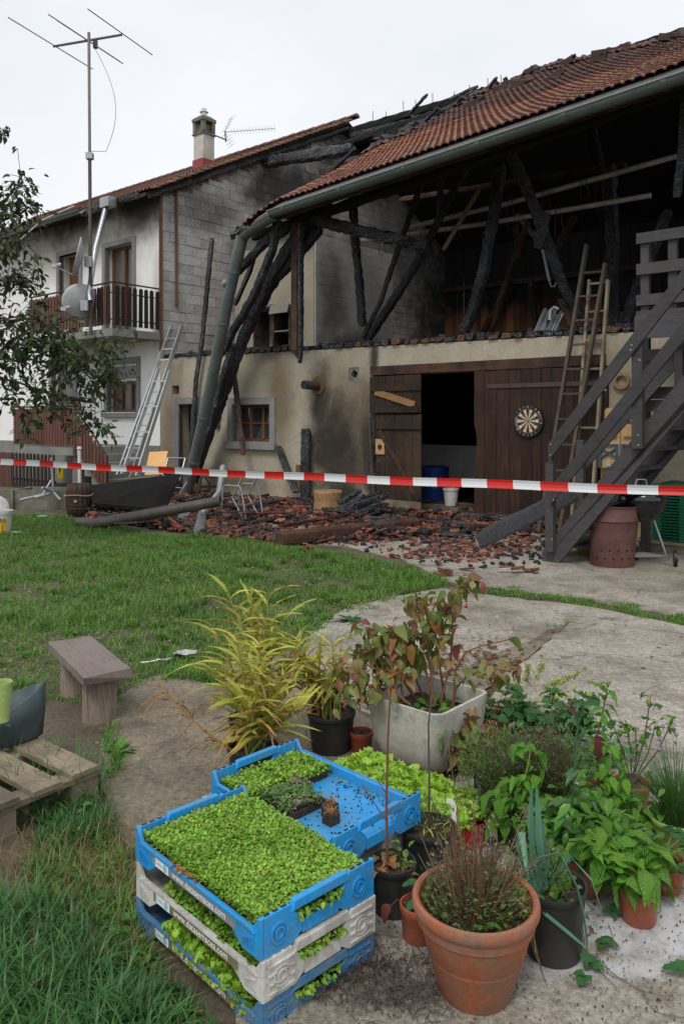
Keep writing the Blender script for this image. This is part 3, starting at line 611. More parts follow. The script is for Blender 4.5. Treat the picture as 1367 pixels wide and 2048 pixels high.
mb = MB(True); mb.tube([(UC + .05, p1[1], p1[2] - .1), (UC + .05, p2[1], p2[2])], .03, 8); obj('gable_pipe', mb, 'rustpipe', house)
# --- house roof
def hroof(u, v): return EAVE_Z + .06 + SL * v
mb = MB(True)
for (va, vb, sg) in ((-.45, RV, 1), (RV, 12.4, -1)):
    za = hroof(0, va) if sg > 0 else RZ + .06; zb = RZ + .06 if sg > 0 else RZ + .06 - SL * (vb - RV)
    mb.add([(UC - 16.3, va, za), (UC + .12, va, za), (UC + .12, vb, zb), (UC - 16.3, vb, zb), (UC - 16.3, va, za - .07), (UC + .12, va, za - .07), (UC + .12, vb, zb - .07), (UC - 16.3, vb, zb - .07)],
           [(0, 1, 2, 3), (7, 6, 5, 4), (0, 4, 5, 1), (3, 2, 6, 7), (1, 5, 6, 2), (0, 3, 7, 4)])
obj('roof_deck', mb, 'brownbeam', house)
TW, TE = .235, .215    # tile width, exposed length
def tile_geo():
    # cross-section with a side roll; length runs along +y, up +z; local origin at the lower edge
    prof = [(0, .0), (.03, .028), (.075, .026), (.115, .0), (.15, .026), (.20, .026), (.235, .0)]
    vs = []; Lt = TE + .05
    for (y, zo) in ((0, .026), (Lt, .0)):
        for (x, z) in prof: vs.append((x, y, z + zo))
        for (x, z) in prof: vs.append((x, y, z + zo - .02))
    n = 7; fs = []
    for i in range(n - 1): fs += [(i, i + 1, 14 + i + 1, 14 + i), (i, 7 + i, 7 + i + 1, i + 1)]
    fs += [(0, 14, 21, 7), (6, 13, 27, 20)]
    return vs, fs
TV, TF = tile_geo()
def tile_mb(mb, u, v, zf, slope, yaw=0, tilt=0, lift=0, roll=0):
    cs, sn = math.cos(math.atan(slope) + tilt), math.sin(math.atan(slope) + tilt); o = (u, v, zf + lift)
    vs = []
    for (x, y, z) in TV:
        x2, y2 = x * math.cos(yaw) - y * math.sin(yaw), x * math.sin(yaw) + y * math.cos(yaw); z += x2 * roll
        vs.append((o[0] + x2, o[1] + y2 * cs - z * sn, o[2] + y2 * sn + z * cs))
    mb.add(vs, TF)
sc_ = math.cos(math.atan(SL)); far = MB(True); cnt = 0
u = UC - 15.9
while u < UC + .1:
    v = -.45
    while v < RV - .1:
        tile_mb(far, u + ru(-.006, .006), v, hroof(u, v) + .03, SL, ru(-.02, .02), ru(-.01, .02)); v += TE * sc_
    u += TW
stuff(obj('roof_tiles', far, 'tileold', house))
mb = MB(True)
for i in range(44): mb.sweep([(UC - 15.9 + i * .37, RV, RZ + .10), (UC - 15.5 + i * .37, RV, RZ + .12)], [(.11 * math.cos(a), .09 * math.sin(a)) for a in [k * math.pi / 5 for k in range(6)]])
stuff(obj('ridge_tiles', mb, 'tileold', house))
# verge: loose tiles sticking out over the gable
mb = MB(True)
v = -.3
while v < RV: tile_mb(mb, UC - .03 + ru(-.05, .08), v, hroof(0, v) + .03 + ru(0, .02), SL, ru(-.12, .12), ru(-.05, .07)); v += .24
stuff(obj('verge_tiles', mb, 'tileold', house))
mb = MB(True); mb.rough([(UC + .16, -.4, hroof(0, -.4) - .1), (UC + .1, RV, RZ - .1)], .1, .09, .2); obj('verge_board', mb, 'char', house)
# gutter and eave board; the charred end is bare
gp = [(UC - 16, -.58, EAVE_Z - .22), (UC - 2.0, -.58, EAVE_Z - .18)]
GP = [(.085 * math.cos(a), .085 * math.sin(a)) for a in [math.pi + k * math.pi / 8 for k in range(9)]] + [(.075 * math.cos(a), .075 * math.sin(a)) for a in [2 * math.pi - k * math.pi / 8 for k in range(9)]]
mb = MB(True); mb.sweep(gp, GP); obj('gutter', mb, 'zinc', house, sm=True)
mb = MB(True); mb.rough([(UC - 2.2, -.4, EAVE_Z - .2), (UC - .1, -.4, EAVE_Z - .14)], .13, .14, .2); obj('charred_eave_beam', mb, 'char', house)
mb = MB(True); mb.bb((UC - 16, -.46, EAVE_Z - .22), (UC - 2.2, -.43, EAVE_Z - .06)); mb.bb((UC - 16, -.43, EAVE_Z - .12), (UC - 2.2, -.01, EAVE_Z - .1)); obj('eave_board', mb, 'soot', house)
# hanging downpipe with funnel
a = Fp(213, 412, -.6); b = Fp(178, 585, -1.3)
mb = MB(True); mb.tube([a, ((a[0] + b[0]) / 2, (a[1] + b[1]) / 2 - .05, (a[2] + b[2]) / 2), b, (b[0] + .08, b[1] - .02, b[2] - .18)], .055, 10); dp = obj('hanging_downpipe', mb, 'steel', house, sm=True)
mb = MB(True); mb.box((a[0] + .06, -.6, a[2] + .06), (.3, .2, .2)); obj('rainwater_hopper', mb, 'steel', dp)
# --- balcony
bl, br, bv = Fp(58, 600, -1.15)[0], Fp(225, 655, -1.15)[0], -1.15
mb = MB(True); mb.bb((bl, bv, bz - .13), (br, -.002, bz + .02)); bal = obj('balcony', mb, 'greycon', house)
mb = MB(True)
mb.tube([(bl, bv + .04, bz + .92), (br - .04, bv + .04, bz + .92), (br - .04, .0, bz + .92)], .018, 6); mb.tube([(bl, bv + .04, bz + .2), (br - .04, bv + .04, bz + .2), (br - .04, .0, bz + .2)], .012, 6)
mb.tube([(bl, bv + .04, bz + .72), (br - .04, bv + .04, bz + .72), (br - .04, .0, bz + .72)], .012, 6)
for (x, y) in ((br - .04, bv + .04), (bl + .05, bv + .04), ((bl + br) / 2, bv + .04)): mb.tube([(x, y, bz), (x, y, bz + .92)], .016, 6)
obj('balcony_rail', mb, 'iron', bal)
def picket(par, p, w_, h, m, along_v=False, th=.02, topr=True):
    mb = MB(True); n = 6; poly = [(-w_ / 2, 0), (w_ / 2, 0)] + ([(w_ / 2 * math.cos(math.pi * k / n), h - w_ / 2 + w_ / 2 * math.sin(math.pi * k / n)) for k in range(n + 1)] if topr else [(w_ / 2, h), (-w_ / 2, h)])
    t = ru(-.01, .01)
    if along_v: mb.prism(poly, lambda a, b, q: (p[0] + q, p[1] + a + t * b, p[2] + b), 0, th)
    else: mb.prism(poly, lambda a, b, q: (p[0] + a + t * b, p[1] + q, p[2] + b), 0, th)
    return obj('picket', mb, m, par)
x = bl + .06; i = 0
while x < br - .06:
    picket(bal, (x, bv + .0, bz + .1 + ru(-.01, .01)), .085, .76, 'picket' if x < br - 1.0 else ('picketdark' if i % 3 else 'picket')); x += .118; i += 1
y = bv + .12
while y < -.05: picket(bal, (br - .02, y, bz + .08), .085, .78, 'picketdark', True); y += .135
# chimney
cpx = (408, 330); k = (cpx[0] - CX) / FL
cu, cv, _ = wf(*W(408, 330, 21.8)); czb = hroof(cu, cv)
chim_z = EYE + (HY - 255) / FL * 21.8
mb = MB(True); mb.bb((cu - .2, cv - .2, czb - .3), (cu + .2, cv + .2, chim_z - .25)); ch = obj('chimney', mb, 'concrete_obj', house)
ch.data.materials[0] = mk_wall('chimney_render', [(.52, .50, .44), (.62, .60, .54)], [(0, -5, 1, 1, 0)], (.1, .1, .1), dirt=(.16, .15, .12))
mb = MB(True); mb.bb((cu - .225, cv - .225, czb - .35), (cu + .225, cv + .225, czb + .2)); obj('flashing', mb, mat('red_flashing', [(.22, .03, .025), (.30, .05, .04)], rough=.5), ch)
mb = MB(True); mb.bb((cu - .235, cv - .235, chim_z - .25), (cu + .235, cv + .235, chim_z - .2)); mb.bb((cu - .24, cv - .24, chim_z + .12), (cu + .24, cv + .24, chim_z + .2))
for (a, b) in ((-.17, -.17), (.17, -.17), (-.17, .17), (.17, .17)): mb.bb((cu + a - .05, cv + b - .05, chim_z - .169), (cu + a + .05, cv + b + .05, chim_z + .119))
mb.bb((cu - .13, cv - .13, chim_z - .168), (cu + .13, cv + .13, chim_z + .05)); mb.add([(cu - .24, cv - .24, chim_z + .201), (cu + .24, cv - .24, chim_z + .201), (cu + .24, cv + .24, chim_z + .201), (cu - .24, cv + .24, chim_z + .201), (cu - .13, cv - .13, chim_z + .3), (cu + .13, cv - .13, chim_z + .3), (cu + .13, cv + .13, chim_z + .3), (cu - .13, cv + .13, chim_z + .3)], [(0, 1, 5, 4), (1, 2, 6, 5), (2, 3, 7, 6), (3, 0, 4, 7), (4, 5, 6, 7)])
obj('chimney_cap', mb, 'concrete_obj', ch)
mb = MB(True); mb.lathe([(.08, .0), (.08, .1), (.12, .11), (.12, .13), (.07, .14), (.07, .22)], (cu, cv, chim_z + .3), 12); mb.v = mb.v; obj('flue', mb, 'alu', ch, sm=True)
# yagi aerial on the chimney
yg = thing('roof_aerial', 'small comb-like television aerial bracketed to the farmhouse chimney', 'aerial', W(455, 272, 21.7))
mb = MB(); A = W(428, 270, 21.7); Bm = W(453, 280, 21.5); mb.tube([A, Bm], .022, 6); mb.tube([Bm + Vector((-.02, 0, -.05)), W(450, 262, 21.5)], .018, 6); obj('bracket', mb, 'darksteel', yg)
b0, b1 = W(450, 264, 21.5), W(549, 257, 20.8); mb = MB(); mb.tube([b0, b1], .009, 6); obj('boom', mb, 'steel', yg)
dr = (b1 - b0).normalized(); sd = dr.cross(Vector((0, 0, 1))).normalized(); sd = (sd * .6 + Vector((0, 0, 1)) * .8)
for i in range(15):
    p = b0.lerp(b1, .14 + .86 * i / 14); mb = MB(); mb.tube([p - sd * .085, p + sd * .085], .0045, 4); obj('director', mb, 'steel', yg)
mb = MB()
for s_ in (1, -1):
    for t in range(5):
        q = b0 + dr * (.02 + .0 * t) + Vector((0, 0, s_ * (.06 + .08 * t))) + dr * .05 * t; mb.tube([q - sd.cross(dr) * .22, q + sd.cross(dr) * .22], .005, 4)
    mb.tube([b0, b0 + Vector((0, 0, s_ * .4)) + dr * .22], .006, 4)
obj('reflector', mb, 'steel', yg)
# --- tall aerial mast with dishes at the balcony
mast_b = Fp(182, 655, -1.26); mast_t = Fp(178, 65, -1.26)
mast = thing('aerial_mast', 'tall rusty mast with a long-armed radio aerial rising from the balcony', 'mast', fw(*mast_b))
mt_ = Vector(fw(*mast_t)); mbb = Vector(fw(*mast_b)); midp = mbb.lerp(mt_, .58)
mb = MB(); mb.tube([mbb - Vector((0, 0, .15)), midp], .036, 10); obj('lower_pole', mb, 'darksteel', mast, sm=True)
mb = MB(); mb.tube([midp, mt_], .03, 10); obj('upper_pole', mb, 'rustpipe', mast, sm=True)
MT['mastmat'] = mat('mast_steel', [(.15, .13, .12), (.22, .20, .19), (.15, .08, .05)], rough=.6, scale=1.2, metal=.3)
mast.children[1].data.materials[0] = MT['mastmat']
mb = MB(); mb.box(midp, (.13, .13, .12)); obj('clamp', mb, 'steel', mast)
ya = mt_.y; hz = Vector((0, 0, 1))
bA, bB = W(107, 93, 16.4), W(244, 67, 15.9); bB.z = bA.z; mb = MB(); mb.bar(bA, bB, .035, .035); obj('boom', mb, 'darksteel', mast)
ed = Vector((.92, 2.24, 0)).normalized()
for (t, l, off) in ((.0, 1.22, 0), (.49, 1.08, .0), (.57, 1.0, -.1), (1.0, 1.02, 0)):
    p = bA.lerp(bB, t) + Vector((0, 0, .03)); p = p + Vector((0, 0, off)) ; mb = MB(); mb.tube([p - ed * l, p + ed * l], .011, 5); obj('element', mb, 'darksteel', mast)
mb = MB(); p = bA.lerp(bB, .62); mb.box(p - Vector((0, 0, .1)), (.08, .08, .16)); obj('junction_box', mb, 'black', mast)
cb = [p - Vector((0, 0, .15))] + [Vector((p.x + .42 * math.sin(t * 2.6) , p.y, p.z - .2 - 2.1 * t)) for t in [k / 9 for k in range(10)]] + [midp + Vector((.0, 0, .1))]
mb = MB(); mb.tube(cb, .007, 5); obj('cable', mb, 'steel', mast)
def dish(px, py, r, nrm, label, armto):
    c = Fp(px, py, -1.42); c = Vector(fw(*c)); t = thing('satellite_dish', label, 'satellite dish', c, 0)
    n = Vector(nrm).normalized(); x = n.orthogonal().normalized(); y = n.cross(x); mb = MB(); vs = []; R_ = 7; K = 28
    for i in range(R_ + 1):
        rr = r * i / R_
        for j in range(K):
            a = 2 * math.pi * j / K; vs.append(c + x * rr * math.cos(a) + y * rr * math.sin(a) + n * (rr * rr / r * .28))
    fs = [(i * K + j, i * K + (j + 1) % K, (i + 1) * K + (j + 1) % K, (i + 1) * K + j) for i in range(R_) for j in range(K)]
    mb.add(vs, fs); o = obj('reflector', mb, 'dish', t, sm=True); md = o.modifiers.new('thickness', 'SOLIDIFY'); md.thickness = .012
    tip = W(armto[0], armto[1], c.y - .2); mb = MB(); mb.tube([c - Vector((0, 0, r * .9)) + n * .1, (c + tip) / 2 - Vector((0, 0, r * .55)), tip], .014, 6); obj('arm', mb, 'steel', t)
    mb = MB(); mb.tube([tip, tip + (c - tip).normalized() * .12], .035, 8); mb.box(tip, (.1, .08, .07)); obj('receiver', mb, 'dish', t)
    mb = MB(); mb.box(c - n * .06 + Vector((.05, 0, -.05)), (.14, .1, .2)); obj('mount', mb, 'steel', t)
dish(166, 517, .40, (-1, -.35, .22), 'upper satellite dish on the mast, seen nearly edge-on', (110, 532))
dish(163, 605, .36, (-.55, .80, .3), 'lower satellite dish on the mast, its grey back showing', (128, 618))
# wires
wr = MB(); wr.tube([W(38, 482, 16), W(85, 440, 15.8), W(148, 412, 15.6)], .012, 5); solo('overhead_cable', wr, 'whiteplastic', 'pale cable running from the tree to the farmhouse eave', 'cable')

# --- entrance stair of the house
es = thing('entrance_stair', 'concrete entrance steps with a landing behind brown pickets', 'steps', B0(Fp(100, 890, -1.3)[0], -.7, 0), ANG)
la, lb = Fp(28, 890, -1.3)[0], Fp(146, 890, -1.3)[0]; lz = Fp(90, 893, -1.3)[2]
mb = MB(True); mb.bb((la, -1.3, lz - .16), (lb, -.015, lz)); obj('landing', mb, 'greycon', es)
mb = MB(True); mb.bb((lb - .35, -1.1, 0), (lb - .1, -.05, lz - .161)); mb.bb((lb - .55, -.35, 0), (lb - .35, -.1, lz - .161)); obj('stair_pier', mb, 'greycon', es)
ns = 5; tr = .25
for i in range(ns):
    mb = MB(True); z1 = lz - (i + 1) * lz / (ns + 1); mb.bb((lb + i * tr - .02, -1.18, max(0, z1 - .26)), (lb + (i + 1) * tr, -.015 - .001 * i, z1)); obj('step', mb, 'greycon', es)
mb = MB(True); mb.bar((la, -1.27, lz + .12), (lb, -1.27, lz + .12), .03, .05); mb.bar((la, -1.27, lz + .58), (lb, -1.27, lz + .58), .03, .05)
mb.tube([(la, -1.27, lz + .84), (lb, -1.27, lz + .84), (lb + 1.15, -1.27, .78)], .022, 6); mb.tube([(lb + 1.15, -1.27, .78), (lb + 1.15, -1.27, 0)], .022, 6); mb.bar((lb, -1.25, lz + .02), (lb + 1.15, -1.25, .12), .03, .05); mb.bar((lb, -1.25, lz + .5), (lb + 1.15, -1.25, .55), .03, .05)
obj('rail', mb, 'iron', es)
x = la + .05
while x < lb: picket(es, (x, -1.31, lz + .03), .085, .78, 'picket', topr=True); x += .108
x = lb + .07
while x < lb + 1.15:
    t = (x - lb) / 1.15; picket(es, (x, -1.31, lz + .0 - t * (lz - .08)), .085, .80 - .1 * t, 'picket'); x += .118
# picket gate / fence under the landing
fnc = thing('picket_fence', 'low brown picket fence at the far left of the yard, under the landing', 'fence', B0(la - .3, -1.42, 0), ANG)
x = la - 1.2
while x < la + .15: picket(fnc, (x, -1.42, .05), .09, .72, 'picket'); x += .115
while x < lb - .5: picket(fnc, (x, -1.42, .05), .085, .72, 'picketdark'); x += .15
mb = MB(True); mb.bar((la - 1.2, -1.385, .2), (lb - .5, -1.385, .2), .03, .05); mb.bar((la - 1.2, -1.385, .55), (lb - .5, -1.385, .55), .03, .05); obj('rail', mb, 'picketdark', fnc)
sg = Fp(122, 940, -1.1); mb = MB(True); mb.bb((sg[0] - .09, sg[1] - .02, sg[2] - .18), (sg[0] + .09, sg[1], sg[2] + .18)); so = solo('warning_sign', mb, 'yellow', 'yellow sign with a black lightning bolt beside the entrance steps', 'sign', rz=ANG)
mb = MB(True); mb.prism([(-.01, .13), (.05, .13), (.01, .02), (.05, .02), (-.04, -.14), (-.01, -.02), (-.05, -.02)], lambda a, b, t: (sg[0] + a, sg[1] - .024 + t, sg[2] + b), 0, .003); obj('bolt', mb, 'black', so)

# ================================================================== BARN
barn = thing('burnt_barn', 'fire-gutted barn with sagging tiled roof, open loft and plank doors', 'barn', B0(-2, 3), ANG)
UR = 6.5
def wtop(u): return 2.74 + (2.59 - 2.74) * (u - UC) / (2.2 - UC)
sd_ = uz(359, 808, 396, 900); sdoor = (sd_[0], sd_[1], 0.005, sd_[3])
bw = uz(466, 809, 541, 884); bigd = (Fp(748, 800)[0], Fp(1202, 800)[0], .01, 2.2)
vent = uz(1237, 755, 1251, 770); hole = uz(697, 735, 717, 762)
sq = uz(344, 771, 358, 788)
mb = MB(True); wall_open(mb, UC + .002, UR, 0, wtop, [sdoor, bw, bigd, hole, sq], 0.0, .24); obj('lower_wall', mb, 'beigewall', barn)
mb = MB(True); ha, hb, hc, hd = hole
rr = random.Random(3)
for i in range(14):
    a = i / 14 * 2 * math.pi; cx_, cz_ = (ha + hb) / 2 + (hb - ha) * .52 * math.cos(a), (hc + hd) / 2 + (hd - hc) * .52 * math.sin(a)
    mb.box((cx_, .06, cz_), (.07 + .03 * rr.random(), .1, .07), ry=rr.random())
stuff(obj('broken_hole_edge', mb, 'greycon', barn))
mb = MB(True); mb.bb((ha - .05, .25, hc - .05), (hb + .05, .3, hd + .05)); obj('hole_backing', mb, 'greycon', barn)
mb = MB(True); q = sq; mb.bb((q[0], .14, q[2]), (q[1], .16, q[3])); obj('hole_lining', mb, 'rustpipe', barn)
mb = MB(True); surround(mb, *sdoor, -.03, .1, .13, bottom=False); obj('side_door_surround', mb, 'stone', barn)
mb = MB(True); mb.bb((sdoor[0] + .02, .26, .02), (sdoor[0] + .05, .9, 2.0)); obj('side_door', mb, 'stone', barn)
mb = MB(True); surround(mb, *bw, -.035, .1, .13); obj('window_surround', mb, 'stone', barn)
cs = casement(barn, bw, .15, mull=2, trans=(.5,), fw_=.055, m='winwood')
# big door timber frame
mb = MB(True); mb.bb((bigd[0] - .06, -.03, 2.2), (bigd[1] + .06, .12, 2.34)); obj('door_lintel', mb, 'brownbeam', barn)
mb = MB(True); mb.bb((bigd[1], -.04, .0), (bigd[1] + .1, .12, 2.19)); obj('door_post', mb, 'door', barn)
def plank_leaf(name, u0, u1, z0, z1, v, m, n, parent, rag=0):
    lf = thing_part(name, parent, (u0, v, z0)); wds = [ru(.8, 1.2) for _ in range(n)]; s_ = sum(wds); x = u0
    for i, wd in enumerate(wds):
        w_ = wd / s_ * (u1 - u0); mb = MB(True); a = .0
        if rag and i == 0:
            zz = [z0 + (z1 - z0) * k / 14 for k in range(15)]; e_ = [x + rag * max(0, rr.random() * (1 if 3 < k < 11 else .2)) for k in range(15)]
            mb.prism([(x + w_ - .004, z0), (x + w_ - .004, z1)] + [(e_[k], zz[k]) for k in range(14, -1, -1)], lambda a, b, t: (a, v + t, b), 0, .028)
        else: mb.bb((x + .003, v + ru(-.003, .003), z0 + ru(0, .012)), (x + w_ - .003, v + .028, z1 - ru(0, .01)))
        obj('plank', mb, m, lf); x += w_
    return lf
def thing_part(name, parent, p):
    o = bpy.data.objects.new(name, None); C.objects.link(o); o.parent = parent; o.empty_display_size = .05
    o.location = worldm(parent).inverted() @ Vector(fw(*p)); return o
rl0, rl1 = Fp(952, 800)[0], bigd[1] - .01
lf = plank_leaf('right_door_leaf', rl0, rl1, .06, 2.19, -.075, 'door', 11, barn, rag=.05)
for zz, u_end in ((Fp(980, 773)[2], 0), (Fp(973, 1027)[2], 0)):
    mb = MB(True); mb.bb((Fp(979, 800)[0], -.09, zz - .03), (rl1, -.077, zz + .03)); obj('strap_hinge', mb, 'hinge', lf)
mb = MB(True); mb.bb((rl0 + .06, -.09, .4), (rl0 + .0, -.10, .4)); 
l0, l1 = Fp(746, 800)[0], Fp(848, 800)[0]; zsp = Fp(800, 828)[2]
lf = plank_leaf('left_upper_door_leaf', l0, l1, zsp + .01, 2.18, -.10, 'doorold', 6, barn)
mb = MB(True); zt = Fp(800, 775)[2]; mb.bb((l0 + .04, -.125, zt - .055), (l1 + .02, -.101, zt + .055)); obj('ledge', mb, 'doorold', lf)
mb = MB(True); mb.bb((l0 + .04, -.126, zsp + .02), (l1 - .04, -.102, zsp + .12)); obj('ledge', mb, 'doorold', lf)
mb = MB(True); mb.bar((l0 + .12, -.112, zt - .06), (l1 - .10, -.112, zsp + .14), .02, .10, up=(0, -1, 0), ang=math.pi / 2); obj('brace', mb, mat('raw_brace', [(.22, .11, .04), (.30, .16, .06)], rough=.6, scale=4), lf)
text('chalk_writing', 'B MT+16 VF', .085, fw(l0 + .14, -.128, zsp + .04), (UX, UY, 0), (0, 0, 1), 'hinge', lf)
lf = plank_leaf('left_lower_door_leaf', l0 + .12, l1, .12, zsp, -.09, 'doorold', 5, barn)
zt = Fp(800, 851)[2]; mb = MB(True); mb.bb((l0 + .14, -.118, zt - .055), (l1 + .02, -.091, zt + .055)); obj('ledge', mb, 'doorold', lf)
mb = MB(True); mb.bb((l0 + .16, -.12, .13), (l1 + .01, -.092, .24)); obj('ledge', mb, 'pallet', lf)
mb = MB(True); mb.bar((l0 + .2, -.105, zt - .08), (l1 - .04, -.105, .26), .02, .075, up=(0, -1, 0), ang=math.pi / 2); obj('brace', mb, 'brownbeam', lf)
mb = MB(True); lk = Fp(770, 893); mb.bb((l0 + .13, -.112, lk[2] - .12), (l0 + .30, -.091, lk[2] + .12)); obj('lock_board', mb, 'lightwood', lf)
mb = MB(True); mb.disc((l0 + .22, -.113, lk[2]), .035, (0, -1, 0), 14, .02); mb.v = mb.v; obj('lock', mb, 'iron', lf)
mb = MB(True); mb.tube([(l0 + .19, -.095, lk[2] - .42), (l0 + .19, -.14, lk[2] - .40), (l0 + .19, -.14, lk[2] - .28), (l0 + .19, -.095, lk[2] - .26)], .009, 6); obj('handle', mb, 'iron', lf)
# splintered, charred edge left of the door
mb = MB(True); mb.rough([(l0 + .04, -.05, .1), (l0 + .05, -.04, zsp)], .12, .1, .3); obj('charred_post', mb, 'char', barn)
mb = MB(True); mb.bar((l0 + .10, -.12, .15), (l0 + .0, -.1, zsp - .05), .03, .03); mb.bar((l0 + .14, -.11, .1), (l0 + .03, -.12, 1.1), .02, .02); obj('split_batten', mb, 'ladderwood', barn)
# loft floor, sides, back
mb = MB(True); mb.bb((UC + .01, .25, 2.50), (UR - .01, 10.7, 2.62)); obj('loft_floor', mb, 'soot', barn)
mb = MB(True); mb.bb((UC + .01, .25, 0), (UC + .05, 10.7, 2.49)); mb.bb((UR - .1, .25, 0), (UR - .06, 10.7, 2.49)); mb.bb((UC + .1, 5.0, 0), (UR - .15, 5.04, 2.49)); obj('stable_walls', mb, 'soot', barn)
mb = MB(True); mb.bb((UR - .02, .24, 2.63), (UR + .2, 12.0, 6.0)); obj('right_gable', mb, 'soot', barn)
# back wall boards
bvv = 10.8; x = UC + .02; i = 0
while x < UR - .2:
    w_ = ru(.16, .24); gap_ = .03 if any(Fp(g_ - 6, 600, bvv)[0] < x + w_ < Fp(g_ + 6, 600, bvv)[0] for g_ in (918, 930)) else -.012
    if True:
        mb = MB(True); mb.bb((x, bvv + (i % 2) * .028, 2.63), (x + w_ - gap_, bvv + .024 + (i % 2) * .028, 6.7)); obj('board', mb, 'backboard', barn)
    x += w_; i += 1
mb = MB(True)
for z_ in (3.9, 5.4): mb.bb((UC + .05, bvv - .14, z_), (UR - .1, bvv - .01, z_ + .14))
obj('back_rail', mb, 'brownbeam', barn)
for (a, b) in ((Fp(1075, 690, 10.4), Fp(1060, 560, 10.4)), (Fp(965, 665, 10.4), Fp(1020, 560, 10.4)), (Fp(1330, 670, 10.4), Fp(1270, 560, 10.4))):
    mb = MB(True); mb.bar(a, b, .14, .14); obj('back_brace', mb, 'brownbeam', barn)
# joist ends along the wall top
x = UC + .1; i = 0
while x < 3.6:
    w_ = ru(.12, .2); mb = MB(True); h_ = ru(.05, .12); z_ = wtop(x) + .005
    mb.rough([(x + w_ / 2, ru(-.05, -.01), z_ + h_ / 2), (x + w_ / 2, .5, z_ + h_ / 2)], w_, h_, .25)
    obj('joist_end', mb, 'charb' if (x > -3.2 and rnd() < .5) else 'char', barn); x += w_ + ru(.0, .06)
mb = MB(True)
for i in range(260):
    x = ru(UC + .1, 3.5); r_ = ru(.02, .07); mb.box((x, ru(.0, .8), wtop(x) + .03 + ru(0, .07)), (r_ * 2, r_, r_), ru(0, 3), ru(0, 1), ru(0, 1))
stuff(obj('charred_rubble', mb, 'charcoal', barn))
# the rendered room in the loft (its block side facing right)
cxu = Fp(627, 600, 2.0)[0]; bt = Fp(627, 476, 2.0)[2]
mb = MB(True); mb.bb((UC + .06, 2.0, 2.63), (cxu, 2.18, bt)); 
sh = uz(510, 614, 584, 700, 2.0)
mb = MB(True); wall_open(mb, UC + .06, cxu, 2.63, lambda u: bt, [(sh[0], sh[1], 2.66, sh[3])], 2.0, .45); obj('loft_room_front', mb, 'boxwall', barn)
mb = MB(True); mb.bb((cxu + .001, 2.02, 2.63), (cxu + .03, 4.7, bt - .05)); side = obj('loft_room_side', mb, 'boxside', barn)
bm = MB(); bm.bb((0, 0, 0), (.018, BL - .007, BH - .007)); sblk = meshdata('side_block', bm, 'boxside'); ib = worldm(barn).inverted()
z_ = 2.65; r_ = 0
while z_ < bt - .1:
    v_ = 2.03 - (0 if r_ % 2 else BL / 2)
    while v_ < 4.68:
        a_, b_ = max(v_, 2.03), min(v_ + BL, 4.69)
        if b_ - a_ > .1: inst('block', sblk, side, worldm(side).inverted() @ Vector(fw(cxu + .0155 + ru(0, .003), a_, z_)), (0, 0, 0), (1, (b_ - a_ - .012) / (BL - .012), 1))
        v_ += BL
    z_ += BH; r_ += 1
mb = MB(True); mb.bb((UC + .06, 4.5, 2.63), (cxu, 4.68, bt - .01)); mb.bb((UC + .06, 2.46, bt - .05), (cxu - .01, 4.49, bt - .02)); obj('loft_room_back', mb, 'boxwall', barn)
# shelf niche in the room front
nich = thing_part('wall_cupboard', barn, (sh[0], 2.0, 2.7)); a_, b_, z1, z2 = sh; z1 = 2.68; mid = a_ + (b_ - a_) * .52
mb = MB(True); mb.bb((a_, 2.4, z1), (b_, 2.42, z2)); obj('back', mb, 'boxside', nich)
mb = MB(True)
for x in (a_, mid, b_ - .05): mb.bb((x, 1.94, z1), (x + .045, 2.39, z2))
obj('upright', mb, 'charb', nich)
for (x0, x1, zz) in ((a_ + .05, mid, z1 + .28), (mid + .05, b_ - .05, z1 + .28), (mid + .05, b_ - .05, z1 + (z2 - z1) * .55), (a_ + .05, mid, z2 - .03), (mid + .05, b_ - .05, z2 - .03)):
    mb = MB(True); mb.bb((x0, 1.95, zz), (x1, 2.38, zz + .025)); obj('shelf', mb, 'greycon', nich)
mb = MB(True); mb.bb((a_ - .03, 1.9, z2), (mid, 2.0, z2 + .05)); mb.box(((mid + b_) / 2, 1.88, z2 - .08), (b_ - mid, .03, .2), rx=-.3); obj('canopy', mb, 'greycon', nich)
for k in range(5):
    mb = MB(True); x = ru(a_ + .1, b_ - .1); mb.box((x, 2.15, z1 + .34 + ru(0, .04)), (ru(.08, .22), .12, ru(.04, .12)), ru(0, 2), ru(-.4, .4)); obj('burnt_remnant', mb, 'cloth' if k % 2 else 'soot', nich)
# --- barn roof
def zg(u): return 5.18 + .068 * u - (.28 * max(0, -3.9 - u) ** 1.3)
def zr(u): return 9.12 - .012 * u
def rz(u, v): t = (v + 1) / 7.0; return zg(u) + (zr(u) - zg(u)) * t - .10 * math.sin(math.pi * t) * (1 if u < 1 else .8)
EDGE = [(470, 470), (500, 412), (560, 392), (640, 350), (690, 318), (760, 292), (860, 246), (900, 214), (960, 190), (1050, 150), (1120, 130), (1200, 106), (1290, 92), (1367, 68), (1700, -60)]
def edge_y(px):
    for i in range(len(EDGE) - 1):
        if EDGE[i][0] <= px <= EDGE[i + 1][0]:
            t = (px - EDGE[i][0]) / (EDGE[i + 1][0] - EDGE[i][0]); return EDGE[i][1] + t * (EDGE[i + 1][1] - EDGE[i][1])
    return 9e9 if px < EDGE[0][0] else -9e9
VM = {}     # how far up the slope the tiles survive, per column u (the fire took the rest)
u = -5.3
while u < 5.0:
    v = -1.0
    while v < 6.0:
        px, py = proj(fw(u, v, rz(u, v) + .05))
        if py < edge_y(px): break
        v += .05
    VM[round(u / TW)] = v; u += TW / 2
def vmax(u): return VM.get(round(u / TW), 6.0 if u > 0 else -1.0)
tl = MB(); tl.add(TV, TF); tmesh = meshdata('roof_tile', tl, 'tile'); rest = MB(True); cand = []
u = -5.15
